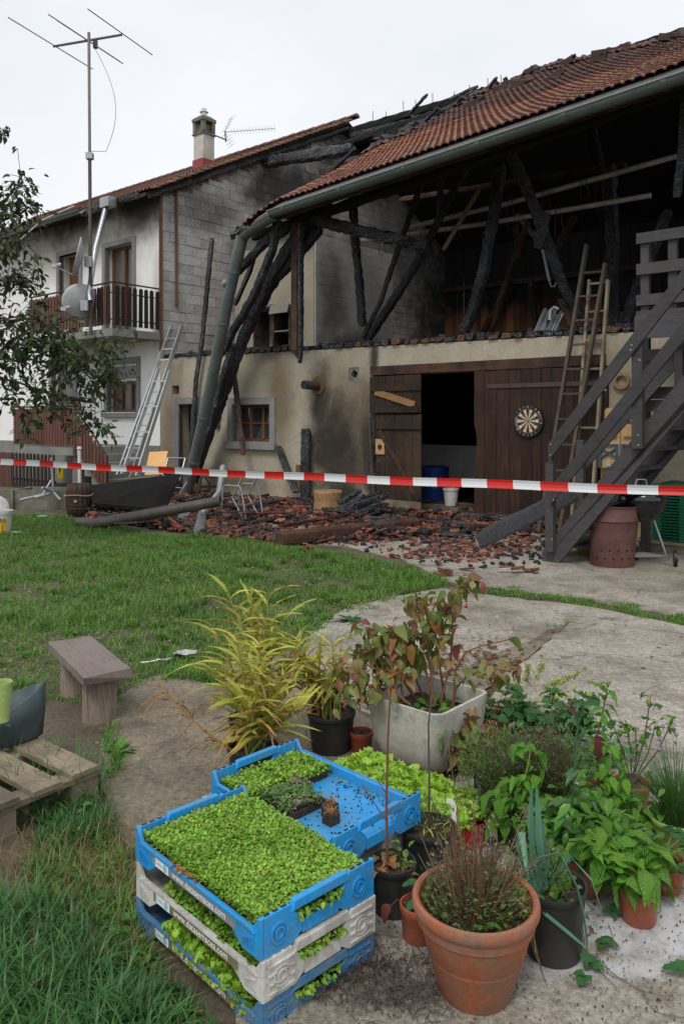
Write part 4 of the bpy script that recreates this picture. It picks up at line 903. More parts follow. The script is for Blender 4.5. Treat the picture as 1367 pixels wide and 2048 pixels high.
while u < UR:
    v = -.98; m_ = min(vmax(u), 5.95)
    if u > 4.8: m_ = 5.95
    while v < m_:
        p = Vector(fw(u, v, rz(u, v))); cand.append(((p - Vector((0, 0, EYE))).length - (0 if proj(p)[0] < 1400 else -50), u, v)); v += TE * .9
    u += TW
cand.sort()
for i, (d, u, v) in enumerate(cand):
    sl = (rz(u, v + .2) - rz(u, v)) / .2; rl = (rz(u + .1, v) - rz(u - .1, v)) / .2; edge = v > vmax(u) - .7 and u < 2.4
    yaw, tilt, lift = (ru(-.25, .25), ru(-.1, .18), ru(0, .05)) if edge and rnd() < .6 else (ru(-.02, .02), ru(-.01, .025), ru(0, .008))
    if i < 298:
        Rm = Matrix.Rotation(math.atan(sl) + tilt, 3, 'X') @ Matrix.Rotation(yaw, 3, 'Z') @ Matrix.Rotation(-rl, 3, 'Y')
        inst('roof_tile', tmesh, barn, ib @ Vector(fw(u, v, rz(u, v) + .04 + lift)), Rm.to_euler())
    else: tile_mb(rest, u, v, rz(u, v) + .04, sl, yaw, tilt, lift, rl)
stuff(obj('roof_tiles_farther', rest, 'tilestuff', barn))
# loose and upended tiles on the broken edge
for (px, py, s_) in ((1052, 150, 1.5), (1130, 128, 1), (1205, 108, 1.5), (1195, 122, 1.4), (1240, 100, 1), (1345, 78, 1.6), (1020, 170, 1.2), (1000, 180, 1.0), (1035, 172, 1), (1110, 155, 1.2), (680, 330, 1.4), (650, 345, 1.2), (940, 212, 1)):
    for vv in [x * .1 for x in range(-10, 62)]:
        u_ = Fp(px, py, vv)[0]; zc = Fp(px, py, vv)[2]
        if zc < rz(u_, vv) + .1: break
    mb = MB(True)
    for k in range(2): tile_mb(mb, u_ + ru(-.15, .15), vv, rz(u_, vv) + .05, SL, ru(-.9, .9), ru(.0, .5), .02 * k)
    mb.box((u_, vv, rz(u_, vv) + .12), (.3 * s_, .05, .12), ru(-.5, .5), ru(-.4, .4)); obj('upended_tiles', mb, 'darktile', barn)
# roof deck under the tiles
mb = MB(True); step = .25
uu = -5.1
while uu < UR:
    m_ = (vmax(uu) - .1) if uu < 4.8 else 6.0
    vv = -1.0
    while vv < m_ - .01:
        ve = min(vv + step * 2, m_); a = [(uu, vv), (uu + step, vv), (uu + step, ve), (uu, ve)]
        if not (random.Random(int(uu * 40) * 77 + int(vv * 40)).random() < .035 and vv > 1.5 and uu > -2): mb.add([(x, y, rz(x, y) - .0) for x, y in a], [(0, 1, 2, 3)]); mb.add([(x, y, rz(x, y) - .03) for x, y in a], [(3, 2, 1, 0)])
        vv += step * 2
    uu += step
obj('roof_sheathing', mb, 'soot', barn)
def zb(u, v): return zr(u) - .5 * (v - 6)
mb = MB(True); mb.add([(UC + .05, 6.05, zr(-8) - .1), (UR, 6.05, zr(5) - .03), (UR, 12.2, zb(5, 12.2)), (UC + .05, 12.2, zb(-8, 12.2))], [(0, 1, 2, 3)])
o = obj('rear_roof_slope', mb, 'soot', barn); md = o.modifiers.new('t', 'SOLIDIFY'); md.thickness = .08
# rafters & purlins still standing
def roofbeam(name, a, b, w_, h_, m='soot', jag=.16):
    mb = MB(True); mb.rough([a, b], w_, h_, jag, .16); return obj(name, mb, m, barn)
roofbeam('ridge_purlin', (UC + .1, 5.9, 9.0), (UR, 6.0, zr(3) - .1), .15, .18)
roofbeam('purlin', (-5.6, 2.4, rz(-5.6, 2.4) - .12), (UR, 2.4, rz(4, 2.4) - .15), .14, .16)
roofbeam('purlin', (-5.0, 4.2, rz(-5, 4.2) - .1), (UR, 4.2, rz(4, 4.2) - .15), .14, .16)
roofbeam('eave_purlin', (-5.0, -.45, zg(-5) + .15), (UR, -.45, zg(6) + .15), .13, .14)
u = -4.8
while u < UR:
    top = vmax(u) + ru(.1, .9); top = min(top, 5.9)
    roofbeam('rafter', (u, -.95, rz(u, -.95) - .07), (u, top, rz(u, top) - .08), .08, .1); u += .75
for (a, b) in (((UC + .1, 4.9, 8.25), (-4.6, 4.9, 8.35)), ((UC + .1, 5.5, 8.55), (-5.2, 4.5, 8.0))): roofbeam('purlin', a, b, .12, .14)
# battens hanging in the burnt part
for i in range(26):
    u_ = ru(-7.2, -2.6); v_ = ru(2.6, 5.6); z_ = rz(u_, v_) + ru(-.15, .1)
    if v_ > vmax(u_) - .2: mb = MB(True); mb.rough([(u_, v_, z_), (u_ + ru(.5, 1.6), v_ + ru(-.6, .6), z_ + ru(-.3, .3))], .06, .06, .25); obj('burnt_batten', mb, 'char', barn)
mb = MB(True)
for i in range(420):
    u_ = ru(-6.2, -1.6); v_ = vmax(u_) + ru(-.3, .5)
    if v_ > 5.9 or u_ < -5.0 or v_ < -.9 or (u_ > -3.6 and rnd() < .85): continue
    r_ = ru(.03, .1); mb.box((u_, v_, rz(u_, v_) + ru(0, .12)), (r_ * 2.5, r_ * 1.5, r_), ru(0, 3), ru(-1, 1), ru(-1, 1))
stuff(obj('burnt_roof_debris', mb, 'charcoal', barn))
for i in range(9):
    mb = MB(True); u_ = -7.2 + i * .45 + ru(-.1, .1); mb.tube([(u_, 5.9, 9.1), (u_ + ru(-.03, .03), 5.9, 9.1 + ru(.12, .28))], .01, 4); obj('roof_nail', mb, 'iron', barn)
# gutter: straight run, kink, then the torn end hanging to the ground
def gz_(u): return zg(u) - .13
pts = [(UR, -1.12, gz_(UR))] + [(u_, -1.12, gz_(u_)) for u_ in (3, 1.5, 0, -1.5, -3, -3.9)] + [Fp(545, 432, -1.12), Fp(512, 452, -1.1), Fp(484, 474, -1.05)]
GP2 = [(.095 * math.cos(a), .095 * math.sin(a)) for a in [math.pi + k * math.pi / 9 for k in range(10)]] + [(.083 * math.cos(a), .083 * math.sin(a)) for a in [2 * math.pi - k * math.pi / 9 for k in range(10)]]
mb = MB(True); mb.sweep(pts, GP2); gt = obj('gutter', mb, 'zinc', barn, sm=True)
mb = MB(True); mb.tube([(p[0], p[1] - .095, p[2] + .0) for p in pts[:-1]], .014, 6); obj('gutter_bead', mb, 'zinclight', gt)
u_ = 3.3
while u_ > -4.0:
    mb = MB(True); mb.sweep([(u_, -1.12, gz_(u_)), (u_ + .06, -1.12, gz_(u_ + .06))], [(x * 1.07, y * 1.07) for x, y in GP2[:10]] + [(x * 1.02, y * 1.02) for x, y in reversed(GP2[:10])]); obj('gutter_joint', mb, 'zinc', gt); u_ -= 1.15
mb = MB(True)
for i in range(24):
    a, b = -4.3 + i * .45, -4.3 + (i + 1) * .45 - .004
    mb.add([(a, -1.12, gz_(a) + .03), (b, -1.12, gz_(b) + .03), (b, -.9, rz(b, -.9) + .03), (a, -.9, rz(a, -.9) + .03)], [(0, 1, 2, 3)])
o = obj('eave_flashing', mb, 'zinclight', barn)
mb = MB(True); mb.bar((-4.2, -1.0, zg(-4.2) - .1), (UR, -1.0, zg(UR) - .1), .03, .17); obj('fascia', mb, 'brownbeam', barn)
hp = [Fp(484, 474, -1.05), Fp(457, 590, -1.0), Fp(428, 740, -.85), Fp(398, 880, -.7), Fp(372, 998, -.55)]; hp[-1] = (hp[-1][0], hp[-1][1], .03)
mb = MB(True); mb.tube(hp, .105, 12); gt2 = obj('hanging_gutter', mb, 'zinc', barn, sm=True)
hw = [Vector(p) for p in hp]
for (px, py, v_) in ((467, 545, -1.02), (446, 648, -.94), (428, 737, -.85), (407, 835, -.75), (388, 925, -.65)):
    c_ = Vector(Fp(px, py, v_)); mb = MB(True); d_ = Vector((-.10, .1, -1)).normalized(); mb.tube([c_ - d_ * .02, c_ + d_ * .02], .115, 12); obj('gutter_joint', mb, 'zinc', gt2)
c_ = Vector(Fp(452, 568, -.9)); mb = MB(True); mb.tube([c_, c_ + Vector((.1, -.12, -.01)), c_ + Vector((.22, -.2, -.08))], .06, 10, scale=lambda t: 1.25 - .35 * t); obj('outlet_spout', mb, 'zinclight', gt2)
# white pipes across the loft
for (a, b, v_) in (((769, 467), (1350, 313), 1.5), ((720, 482), (1300, 391), 1.9)):
    A_, B_ = Fp(a[0], a[1], v_), Fp(b[0], b[1], v_); mb = MB(True); mb.tube([A_, ((A_[0] + B_[0]) / 2, v_, (A_[2] + B_[2]) / 2 - .04), B_], .04, 10); pp = obj('white_pipe', mb, mat('loft_pipe', [(.55, .53, .48), (.66, .64, .60)], rough=.5, scale=3, dirt=(.16, .14, .12), damt=.6), barn, sm=True)
    for k in range(6):
        t = [.1, .27, .3, .5, .62, .74][k]; c_ = Vector(A_).lerp(Vector(B_), t); l_ = ru(.2, .45); mb = MB(True)
        mb.tube([c_ + Vector((-.04, -.04, .05)), c_ + Vector((-.05, -.06, -l_)), c_ + Vector((.0, -.06, -l_ - .05)), c_ + Vector((.09, -.05, -l_)), c_ + Vector((.03, -.05, .04))], .006, 4); obj('wire_loop', mb, 'rustpipe', pp)
# --- charred timbers still standing or fallen across the opening
def timber(pts, w_, label, taper=(1, 1), m='char', jag=.15, h_=None, cat='beam', group=None, name='charred_timber'):
    w_ *= .8; h_ = h_ * .8 if h_ else None
    P_ = [Fp(px, py, v_) for (px, py, v_) in pts]; mb = MB(True); mb.rough(P_, w_, h_ or w_, jag, .07, taper)
    return solo(name, mb, m, label, cat, group, rz=ANG)
timber([(855, 332, 1.2), (813, 450, 1.0), (795, 500, .9), (760, 605, .8), (718, 690, .6)], .11, 'thin bent charred pole from eave to wall top, left of the white pipes', (1, .8))
timber([(880, 318, 2.4), (880, 450, 2.3)], .12, 'short upright charred post under the eave behind the bent pole')
timber([(948, 305, 1.3), (905, 385, 1.1), (852, 490, 1.0)], .15, 'squared charred strut sloping down left across the upper white pipe', h_=.1)
timber([(848, 503, 1.4), (790, 595, 1.1), (728, 688, .8)], .16, 'thick bluish charred strut leaning against the grey block room', jag=.1)
timber([(1001, 330, 1.0), (985, 440, .9), (965, 545, .7), (945, 620, .5), (925, 668, .4)], .19, 'stout pale-charred post standing on the wall top, cut off at its top', (1, .9))
timber([(1008, 280, .8), (1040, 350, .9), (1072, 425, 1.0), (1095, 490, 1.1), (1130, 580, 1.2), (1168, 645, 1.3)], .2, 'long crooked charred post falling right behind the aluminium tubes', (1, .8))
timber([(1090, 425, .8), (1076, 498, .8)], .2, 'short hanging stump of burnt wood in front of the crooked post', h_=.1)
timber([(705, 380, .5), (708, 460, .5), (718, 560, .5), (724, 652, .5)], .15, 'knotty black post hanging upright before the grey block room')
timber([(570, 425, -.5), (640, 442, -.45), (720, 462, -.3), (790, 478, 0.0), (852, 492, .3)], .24, 'thick burnt-through beam hanging level under the eave', (1, .85), jag=.2)
hb = thing('hanging_post', 'brown squared post hanging below the burnt beam, one side charred', 'post', FW(594, 714, -.6), ANG); ha_, hb2 = Fp(592, 446, -.6), Fp(592, 700, -.6)
mb = MB(True); mb.bb((ha_[0] - .06, -.66, hb2[2]), (ha_[0] + .065, -.56, ha_[2])); mb.add([(ha_[0] - .06, -.66, hb2[2] - .002), (ha_[0] + .065, -.66, hb2[2] - .002), (ha_[0] + .065, -.56, hb2[2] - .002), (ha_[0] - .06, -.56, hb2[2] - .002), (ha_[0] + .05, -.61, hb2[2] - .16)], [(0, 4, 1), (1, 4, 2), (2, 4, 3), (3, 4, 0)]); obj('brown_face', mb, 'brownbeam', hb)
mb = MB(True); mb.rough([(ha_[0] + .10, -.60, ha_[2]), (ha_[0] + .10, -.60, hb2[2] - .05), (ha_[0] + .08, -.6, hb2[2] - .22)], .075, .12, .12, .07, (1, .7)); obj('charred_face', mb, 'char', hb)
timber([(658, 400, -.2), (620, 440, -.3), (582, 491, -.4), (532, 582, -.45), (494, 659, -.4), (456, 760, -.35), (422, 860, -.3), (392, 945, -.3)], .30, 'thickest charred timber of the collapsed bundle beside the hanging gutter', (.9, .55), jag=.16)
timber([(556, 440, -.9), (545, 500, -.9), (508, 590, -.7), (468, 660, -.65), (450, 700, -.6)], .22, 'black forked timber lying over the bundle beside the hanging gutter', (.7, .6))
timber([(600, 440, -.55), (575, 455, -.6), (528, 487, -.7), (470, 548, -.8)], .2, 'uppermost charred strut of the bundle, ending in mid air at the gutter', (1, .75))
timber([(640, 455, -.3), (590, 520, -.35), (520, 590, -.45), (462, 665, -.5), (438, 715, -.5)], .17, 'second charred timber close under the thickest one in the bundle', (1, .8))
timber([(524, 462, -.2), (500, 540, -.2), (470, 610, -.2)], .09, 'narrow charred slat behind the bundle near the block gable')
timber([(468, 690, -.5), (438, 790, -.45), (412, 880, -.4), (388, 965, -.35)], .2, 'lower charred timber hugging the hanging gutter', (1, .7))
timber([(424, 476, -.12), (404, 683, -.12), (392, 760, -.12), (383, 905, -.12)], .12, 'slender charred plank upright between aluminium ladder and gutter', h_=.07)
timber([(464, 715, -.15), (474, 800, -.2), (487, 910, -.3)], .11, 'charred batten hanging in front of the barn window', m='charb', h_=.08)
timber([(1216, 330, 3.2), (1224, 470, 3.2), (1222, 560, 3.2), (1226, 655, 3.0)], .26, 'upright charred post behind the wooden ladders', (1, .9))
timber([(1335, 420, 2.0), (1290, 540, 2.0), (1262, 610, 1.9), (1246, 660, 1.8)], .2, 'leaning charred post behind the grey landing rails', (.8, 1))
timber([(1366, 175, -.3), (1362, 300, -.3), (1352, 395, -.3)], .08, 'thin charred hanger at the right edge under the gutter', (.8, 1.4))
timber([(1180, 260, 5.0), (1205, 400, 5.0), (1240, 620, 5.0)], .3, 'massive dark post deep inside the loft', m='soot')
timber([(1120, 600, .9), (1152, 668, .3)], .12, 'reddish brown board leaning on the wall top beside the folded scaffold', m='brownbeam', jag=.02, h_=.04)
timber([(1035, 430, 5), (1108, 520, 4.6)], .14, 'dark plank end sticking out behind the crooked post', m='charb')
timber([(525, 326, 0), (525, 326, 0)], .01, 'x') if False else None
timber([(958, 378, 1.2), (886, 500, 1.1)], .09, 'pale weathered batten crossing beside the squared charred strut', m='pallet', jag=.02, h_=.04)
timber([(770, 690, .5), (712, 682, .4), (690, 698, .3)], .1, 'short burnt stub lying on the wall top before the block room')
timber([(1055, 440, 4.0), (1000, 600, 4.2), (985, 655, 4.2)], .12, 'thin dark post standing deep in the loft behind the stout post', m='brownbeam', jag=.05)
timber([(1150, 430, 3.5), (1095, 530, 3.5)], .13, 'dark brace deep in the loft below the lower white pipe', m='brownbeam', jag=.05)
timber([(800, 400, 4.5), (1250, 330, 4.5)], .14, 'long sooty rail crossing the loft behind the upper white pipe', m='brownbeam', jag=.06)
timber([(1030, 455, 3.8), (1035, 520, 3.8)], .1, 'short dark post hanging deep in the loft under the pipes', m='brownbeam', jag=.05)
a_, b_ = Gp(527, 326), Fp(705, 298, 3.4); mb = MB(True); mb.rough([(UC, a_[1], a_[2]), b_], .24, .22, .16, .1); solo('fallen_purlin', mb, 'char', 'round charred purlin still socketed in the block gable', 'beam', rz=ANG)
a_, b_ = Gp(690, 262), Fp(960, 195, 5.5)
mb = MB(True); mb.rough([Fp(700, 272, 5.9), Fp(830, 242, 5.9), Fp(955, 198, 5.9)], .14, .16, .15, .12); solo('ridge_remnant', mb, 'char', 'charred ridge timber against the sky between the gable and the remaining tiles', 'beam', rz=ANG)
# lamp tubes hanging
mb = MB(True)
for (a, b) in (((1083, 495), (1098, 563)), ((1094, 492), (1113, 561))): mb.tube([Fp(a[0], a[1], 1.5), Fp(b[0], b[1], 1.3)], .022, 8)
mb.tube([Fp(1098, 563, 1.3), Fp(1101, 573, 1.3), Fp(1108, 573, 1.3), Fp(1113, 561, 1.3)], .01, 5); solo('lamp_tubes', mb, 'dish', 'pair of pale tubes dangling from the crooked charred post', 'lamp')
# folded white rack on the wall top
rk = thing('folded_rack', 'bundle of white metal rack pieces leaning on the loft edge', 'rack', FW(1092, 658, .4))
for i in range(9):
    x = 1070 + i * 5; a = Fp(x, 662, .35 + .03 * i); b = Fp(x + ru(5, 20), 662 - ru(28, 48), .6 + .03 * i); mb = MB(True); mb.bar(a, b, .05, .018, ang=ru(0, .5)); obj('strut', mb, 'alu', rk)
mb = MB(True); mb.tube([Fp(1098, 640, .5), Fp(1100, 620, .5), Fp(1108, 614, .5), Fp(1116, 618, .5)], .02, 6); obj('hoop', mb, 'whiteplastic', rk)

# ================================================================== GROUND
mb = MB(); mb.add([(-400, -300, 0), (400, -300, 0), (400, 700, 0), (-400, 700, 0)], [(0, 1, 2, 3)]); struct(obj('ground', mb, 'dirt'))
def slab(name, pts, z=.012, cut=None):
    P_ = [G(x, y) if not isinstance(x, tuple) else None for x, y in pts]
    q = []
    for i, p in enumerate(P_):
        n_ = P_[(i + 1) % len(P_)]; m_ = max(1, int((n_ - p).length / .12))
        if (n_ - p).length > 6: m_ = 1
        for k in range(m_):
            c_ = p.lerp(n_, k / m_); j = (.012 if name == 'raised_slab' else .035) if m_ > 1 else 0; q.append((c_.x + ru(-j, j), c_.y + ru(-j, j)))
    mb = MB(); n = len(q); mm_ = 'concrete_dirty' if name == 'old_pavement' else 'concrete'; mb.add([(x, y, z) for x, y in q] + [(x, y, -.05) for x, y in q], [tuple(range(n))] + [(i, n + i, n + (i + 1) % n, (i + 1) % n) for i in range(n)])
    return struct(obj(name, mb, mm_))
slab('concrete_apron', [(120, 985), (1500, 1030), (1950, 1150), (1500, 1250), (1367, 1238), (1180, 1204), (960, 1176), (885, 1163), (810, 1122), (700, 1096), (560, 1080), (400, 1055), (200, 1030)], .006)
slab('yard_pavement', [(972, 1192), (1180, 1216), (1367, 1252), (1560, 1290), (1700, 1330), (1367, 1268), (1137, 1247), (1085, 1288), (1000, 1360), (930, 1400), (760, 1440), (640, 1380), (600, 1290), (690, 1215), (880, 1178)], .010)
slab('raised_slab', [(1139, 1254), (1367, 1276), (1700, 1340), (2300, 1700), (2300, 3000), (600, 3000), (470, 2060), (700, 1800), (900, 1600), (960, 1440), (1010, 1366)], .03)
slab('old_pavement', [(235, 1400), (330, 1345), (480, 1330), (590, 1300), (640, 1395), (760, 1450), (940, 1420), (930, 1560), (800, 1720), (600, 1900), (420, 1830), (330, 1720), (215, 1660), (195, 1540)], .008)

dp = [(700, 1405), (790, 1352), (880, 1350), (960, 1330), (1010, 1300), (1060, 1285), (1090, 1262), (1138, 1253), (1008, 1364), (960, 1392), (930, 1420), (850, 1440), (760, 1440)]
q = [G(x, y) + Vector((ru(-.02, .02), ru(-.02, .02), 0)) for x, y in dp]; mb = MB(); mb.add([(p.x, p.y, .0145) for p in q], [tuple(range(len(q)))]); struct(obj('soil_patch', mb, 'concrete_dirty'))
# ------------------------------------------------------------------ grass
def px_of(x, y): return CX + x / y * FL, HY + EYE * FL / y
def vn(x, y, s, seed=0):   # smooth value noise for density
    r = 0
    for o, a in ((1, 1), (2.1, .5), (4.3, .25)):
        r = r + a * np.sin(x * s * o * 1.7 + seed + 1.3 * np.sin(y * s * o * 1.1 + seed * 2)) * np.sin(y * s * o * 1.9 + 2.1 * seed + 1.1 * np.sin(x * s * o * .8))
    return r
def inpoly(px, py, poly):
    r = np.zeros(len(px), bool); n = len(poly)
    for i in range(n):
        x1, y1 = poly[i]; x2, y2 = poly[(i + 1) % n]
        c_ = ((y1 > py) != (y2 > py)) & (px < (x2 - x1) * (py - y1) / ((y2 - y1) or 1e-9) + x1); r ^= c_
    return r
def blades(name, n, poly, hmin, hmax, wmin, wmax, m, dens=0.0, seed=0, hs=.6, clump=0):
    P_ = [G(x, y) for x, y in poly]; x0, x1 = min(p.x for p in P_), max(p.x for p in P_); y0, y1 = min(p.y for p in P_), max(p.y for p in P_)
    X = U(x0, x1, n * 3); Y_ = U(y0, y1, n * 3)
    if clump:
        k = max(1, n // clump); cx_, cy_ = U(x0, x1, k), U(y0, y1, k); idx = np.random.randint(0, k, n * 3)
        X = cx_[idx] + np.random.normal(0, .02, n * 3); Y_ = cy_[idx] + np.random.normal(0, .02, n * 3)
    px, py = px_of(X, Y_); ed = 10 * vn(X, Y_, 5.0, seed)
    ok = inpoly(px + ed, py + ed * .8, poly) & (vn(X, Y_, 1.6, seed) + U(-.6, .6, len(X)) > dens)
    X, Y_ = X[ok][:n], Y_[ok][:n]; k = len(X)
    h = U(hmin, hmax, k) * (1 + hs * vn(X, Y_, 1.1, seed + 3)).clip(.35, 2)
    V, F = scatter(*BLADE, np.stack([X, Y_, np.zeros(k)], 1), U(0, 6.28, k), U(.35, 1.45, k), U(-.3, .3, k), np.stack([h, U(wmin, wmax, k), h * 1.6], 1))
    return stuff(npmesh(name, V, F, m))
LAWN = [(-500, 1035), (60, 1030), (190, 1045), (330, 1072), (560, 1085), (700, 1105), (800, 1130), (880, 1168), (790, 1190), (690, 1230), (600, 1290), (480, 1325), (330, 1350), (230, 1400), (120, 1400), (-600, 1500)]
blades('lawn', 150000, LAWN, .03, .072, .004, .008, 'grass', dens=-.78, seed=1, hs=.6)
blades('lawn_tufts', 26000, [(-500, 1090), (400, 1075), (780, 1130), (860, 1170), (600, 1285), (330, 1345), (-600, 1500)], .05, .11, .004, .008, 'grass', dens=-.3, seed=5, clump=35)
FORE = [(-150, 1880), (60, 1800), (110, 1680), (175, 1620), (215, 1660), (270, 1730), (262, 1850), (330, 1960), (420, 2060), (520, 2120), (520, 2500), (-400, 2500)]
blades('rank_grass', 13000, FORE, .04, .095, .0045, .009, 'grassdk', dens=-.35, seed=2, hs=.45, clump=14)
blades('rank_grass_left', 6500, [(-200, 1870), (60, 1830), (150, 1880), (200, 1980), (300, 2070), (330, 2500), (-300, 2500)], .06, .14, .005, .010, 'grassdk', dens=-.9, seed=8, hs=.3, clump=10)
blades('fore_grass_light', 5000, FORE, .03, .08, .003, .006, 'grass', dens=-.5, seed=9, hs=.5, clump=9)
blades('dry_thatch', 5000, [(-150, 1680), (60, 1640), (215, 1600), (290, 1740), (270, 1860), (420, 2050), (620, 2200), (-300, 2500)], .03, .08, .0015, .003, 'straw', dens=-.8, seed=3)
STRIP = [[(965, 1188), (1180, 1212), (1367, 1250), (1420, 1262), (1420, 1252), (1367, 1236), (1180, 1202), (965, 1176)], [(215, 1400), (255, 1400), (238, 1500), (232, 1560), (212, 1560)], [(330, 1352), (420, 1340), (480, 1345), (500, 1362), (420, 1372), (330, 1366)],
         [(820, 1130), (900, 1165), (860, 1178), (800, 1160)], [(1060, 1090), (1130, 1100), (1110, 1140), (1040, 1135)], [(500, 1860), (700, 1930), (740, 2010), (640, 2030), (520, 1960)], [(800, 1205), (870, 1190), (900, 1196), (830, 1212)], [(1090, 1250), (1140, 1240), (1120, 1262), (1090, 1270)]]
for i, pl in enumerate(STRIP): blades('verge_grass', [9000, 1800, 1500, 1200, 600, 700, 500, 400][i], pl, .02, .06, .003, .006, 'straw' if i in (4, 5) else 'grass', dens=-1.4 if i == 0 else -.2, seed=20 + i)
def clover(name, n, poly, s0, s1, m, seed, dens=.2, h=.03):
    P_ = [G(x, y) for x, y in poly]; X = U(min(p.x for p in P_), max(p.x for p in P_), n * 2); Y_ = U(min(p.y for p in P_), max(p.y for p in P_), n * 2); px, py = px_of(X, Y_)
    ok = inpoly(px, py, poly) & (vn(X, Y_, 2.2, seed) + U(-.4, .4, len(X)) > dens); X, Y_ = X[ok][:n], Y_[ok][:n]; k = len(X)
    V, F = scatter(*leaf_t(.6, .25, .2, 3), np.stack([X, Y_, U(.008, h, k)], 1), U(0, 6.28, k), U(-.1, .7, k), U(-.4, .4, k), U(s0, s1, k)); return stuff(npmesh(name, V, F, m))
MT['weedleaf'] = leafmat('weed_leaves', [(.06, .17, .03), (.12, .27, .05)], island=.4, hue=.03)
clover('lawn_clover', 9000, LAWN, .02, .05, 'weedleaf', 12); clover('rank_clover', 900, FORE, .02, .045, 'weedleaf', 14, .0, .06); clover('lawn_debris', 1400, LAWN, .015, .04, 'straw', 15, .0, .06); clover('ground_leaves', 1200, FORE, .01, .035, 'straw', 17, -.2, .015)
MT['shrubmix0'] = leafmat('fallen_leaf_mix', [(.09, .05, .025), (.20, .11, .05), (.07, .06, .03)], island=.5, hue=.04)
# broad-leaved weeds
def weed(px, py, r, n, m='berry', label=''):
    c_ = G(px, py); t = thing('weed', label, 'weed', c_); me = WL[m]
    for i in range(n):
        a = ru(0, 6.28); put_leaf(me, t, c_ + Vector((ru(-.01, .01), ru(-.01, .01), .01)), (math.cos(a), math.sin(a), ru(.1, .8)), r * ru(.6, 1.1), ru(-.3, .3))
WL = {k: leafmesh('weed_leaf', k, wid=.38, droop=.3, fold=.15) for k in ('grass', 'berry', 'pepper')}
WL['grass'] = leafmesh('weed_leaf', 'pepper', wid=.3, droop=.35, fold=.2)
weed(235, 1510, .10, 16, 'grass', 'spreading weed rosette on bare concrete between bench and blue crates')
weed(700, 1245, .14, 12, 'berry', 'broad-leaved weed at the lawn edge behind the yellowing potted plants')
weed(225, 1495, .05, 8, 'grass', 'tiny weed tuft in the crack below the bench')
weed(160, 1555, .09, 9, 'grass', 'weed growing at the corner block of the wooden pallet')
weed(470, 1180, .09, 10, 'berry', 'low leafy weed in the middle of the lawn')
weed(330, 1705, .07, 7, 'grass', 'small weed sprouting left of the topmost blue crate')
# fallen leaves & litter on concrete
n = 700; X = U(-2, 4.2, n); Y_ = U(2, 8.2, n)
V, F = scatter([(-.5, -.3, 0), (.5, -.25, 0), (.5, .3, .1), (-.5, .3, .05)], [(0, 1, 2, 3)], np.stack([X, Y_, np.full(n, .034)], 1), U(0, 6.28, n), U(-.1, .1, n), U(-.2, .2, n), U(.006, .03, n) * 1.0)
stuff(npmesh('ground_litter', V, F, 'straw', sm=False))
n = 5000; X = np.random.normal(.75, .5, n); Y_ = U(1.85, 3.4, n)
V, F = scatter([(-.5, -.5, -.3), (.5, -.5, 0), (.5, .5, .3), (-.5, .5, 0)], [(0, 1, 2, 3)], np.stack([X, Y_, np.full(n, .036)], 1), U(0, 6.28, n), U(-.4, .4, n), U(-.4, .4, n), U(.001, .0055, n))
stuff(npmesh('spilt_soil', V, F, 'soil', sm=False))
def patch(name, px, py, rx, ry, n, m, s0, s1, tpl=None, z=.035, sq=1.0):
    c_ = G(px, py); X = np.random.normal(0, rx, n) + c_.x; Y_ = np.random.normal(0, ry, n) + c_.y
    tv, tf = tpl or ([(0, -.5, 0), (0, .5, 0), (.5, .4, .15), (.5, -.4, .15), (1, -.1, 0), (1, .1, 0)], [(0, 3, 2, 1), (3, 4, 5, 2)])
    V, F = scatter(tv, tf, np.stack([X, Y_, np.full(n, z)], 1), U(0, 6.28, n), U(-.2, .5, n), U(-.4, .4, n), np.stack([U(s0, s1, n), U(.0015, .0035, n) * sq, U(s0, s1, n)], 1)); return stuff(npmesh(name, V, F, m))
n = 500; X = np.random.normal(G(980, 1340).x, .28, n); Y_ = np.random.normal(G(980, 1340).y, .3, n); V, F = scatter([(-.5, -.3, 0), (.5, -.25, 0), (.5, .3, .2), (-.5, .3, .1)], [(0, 1, 2, 3)], np.stack([X, Y_, np.full(n, .022)], 1), U(0, 6.28, n), U(-.3, .3, n), U(-.3, .3, n), U(.01, .045, n))
stuff(npmesh('fallen_leaves', V, F, 'shrubmix0', sm=False))
patch('dry_roots', 640, 1960, .14, .05, 900, 'soil', .02, .06); patch('dry_roots', 800, 2010, .09, .05, 500, 'bark', .02, .07); patch('hay', 1165, 1110, .2, .12, 1500, 'straw', .04, .12, z=.02)

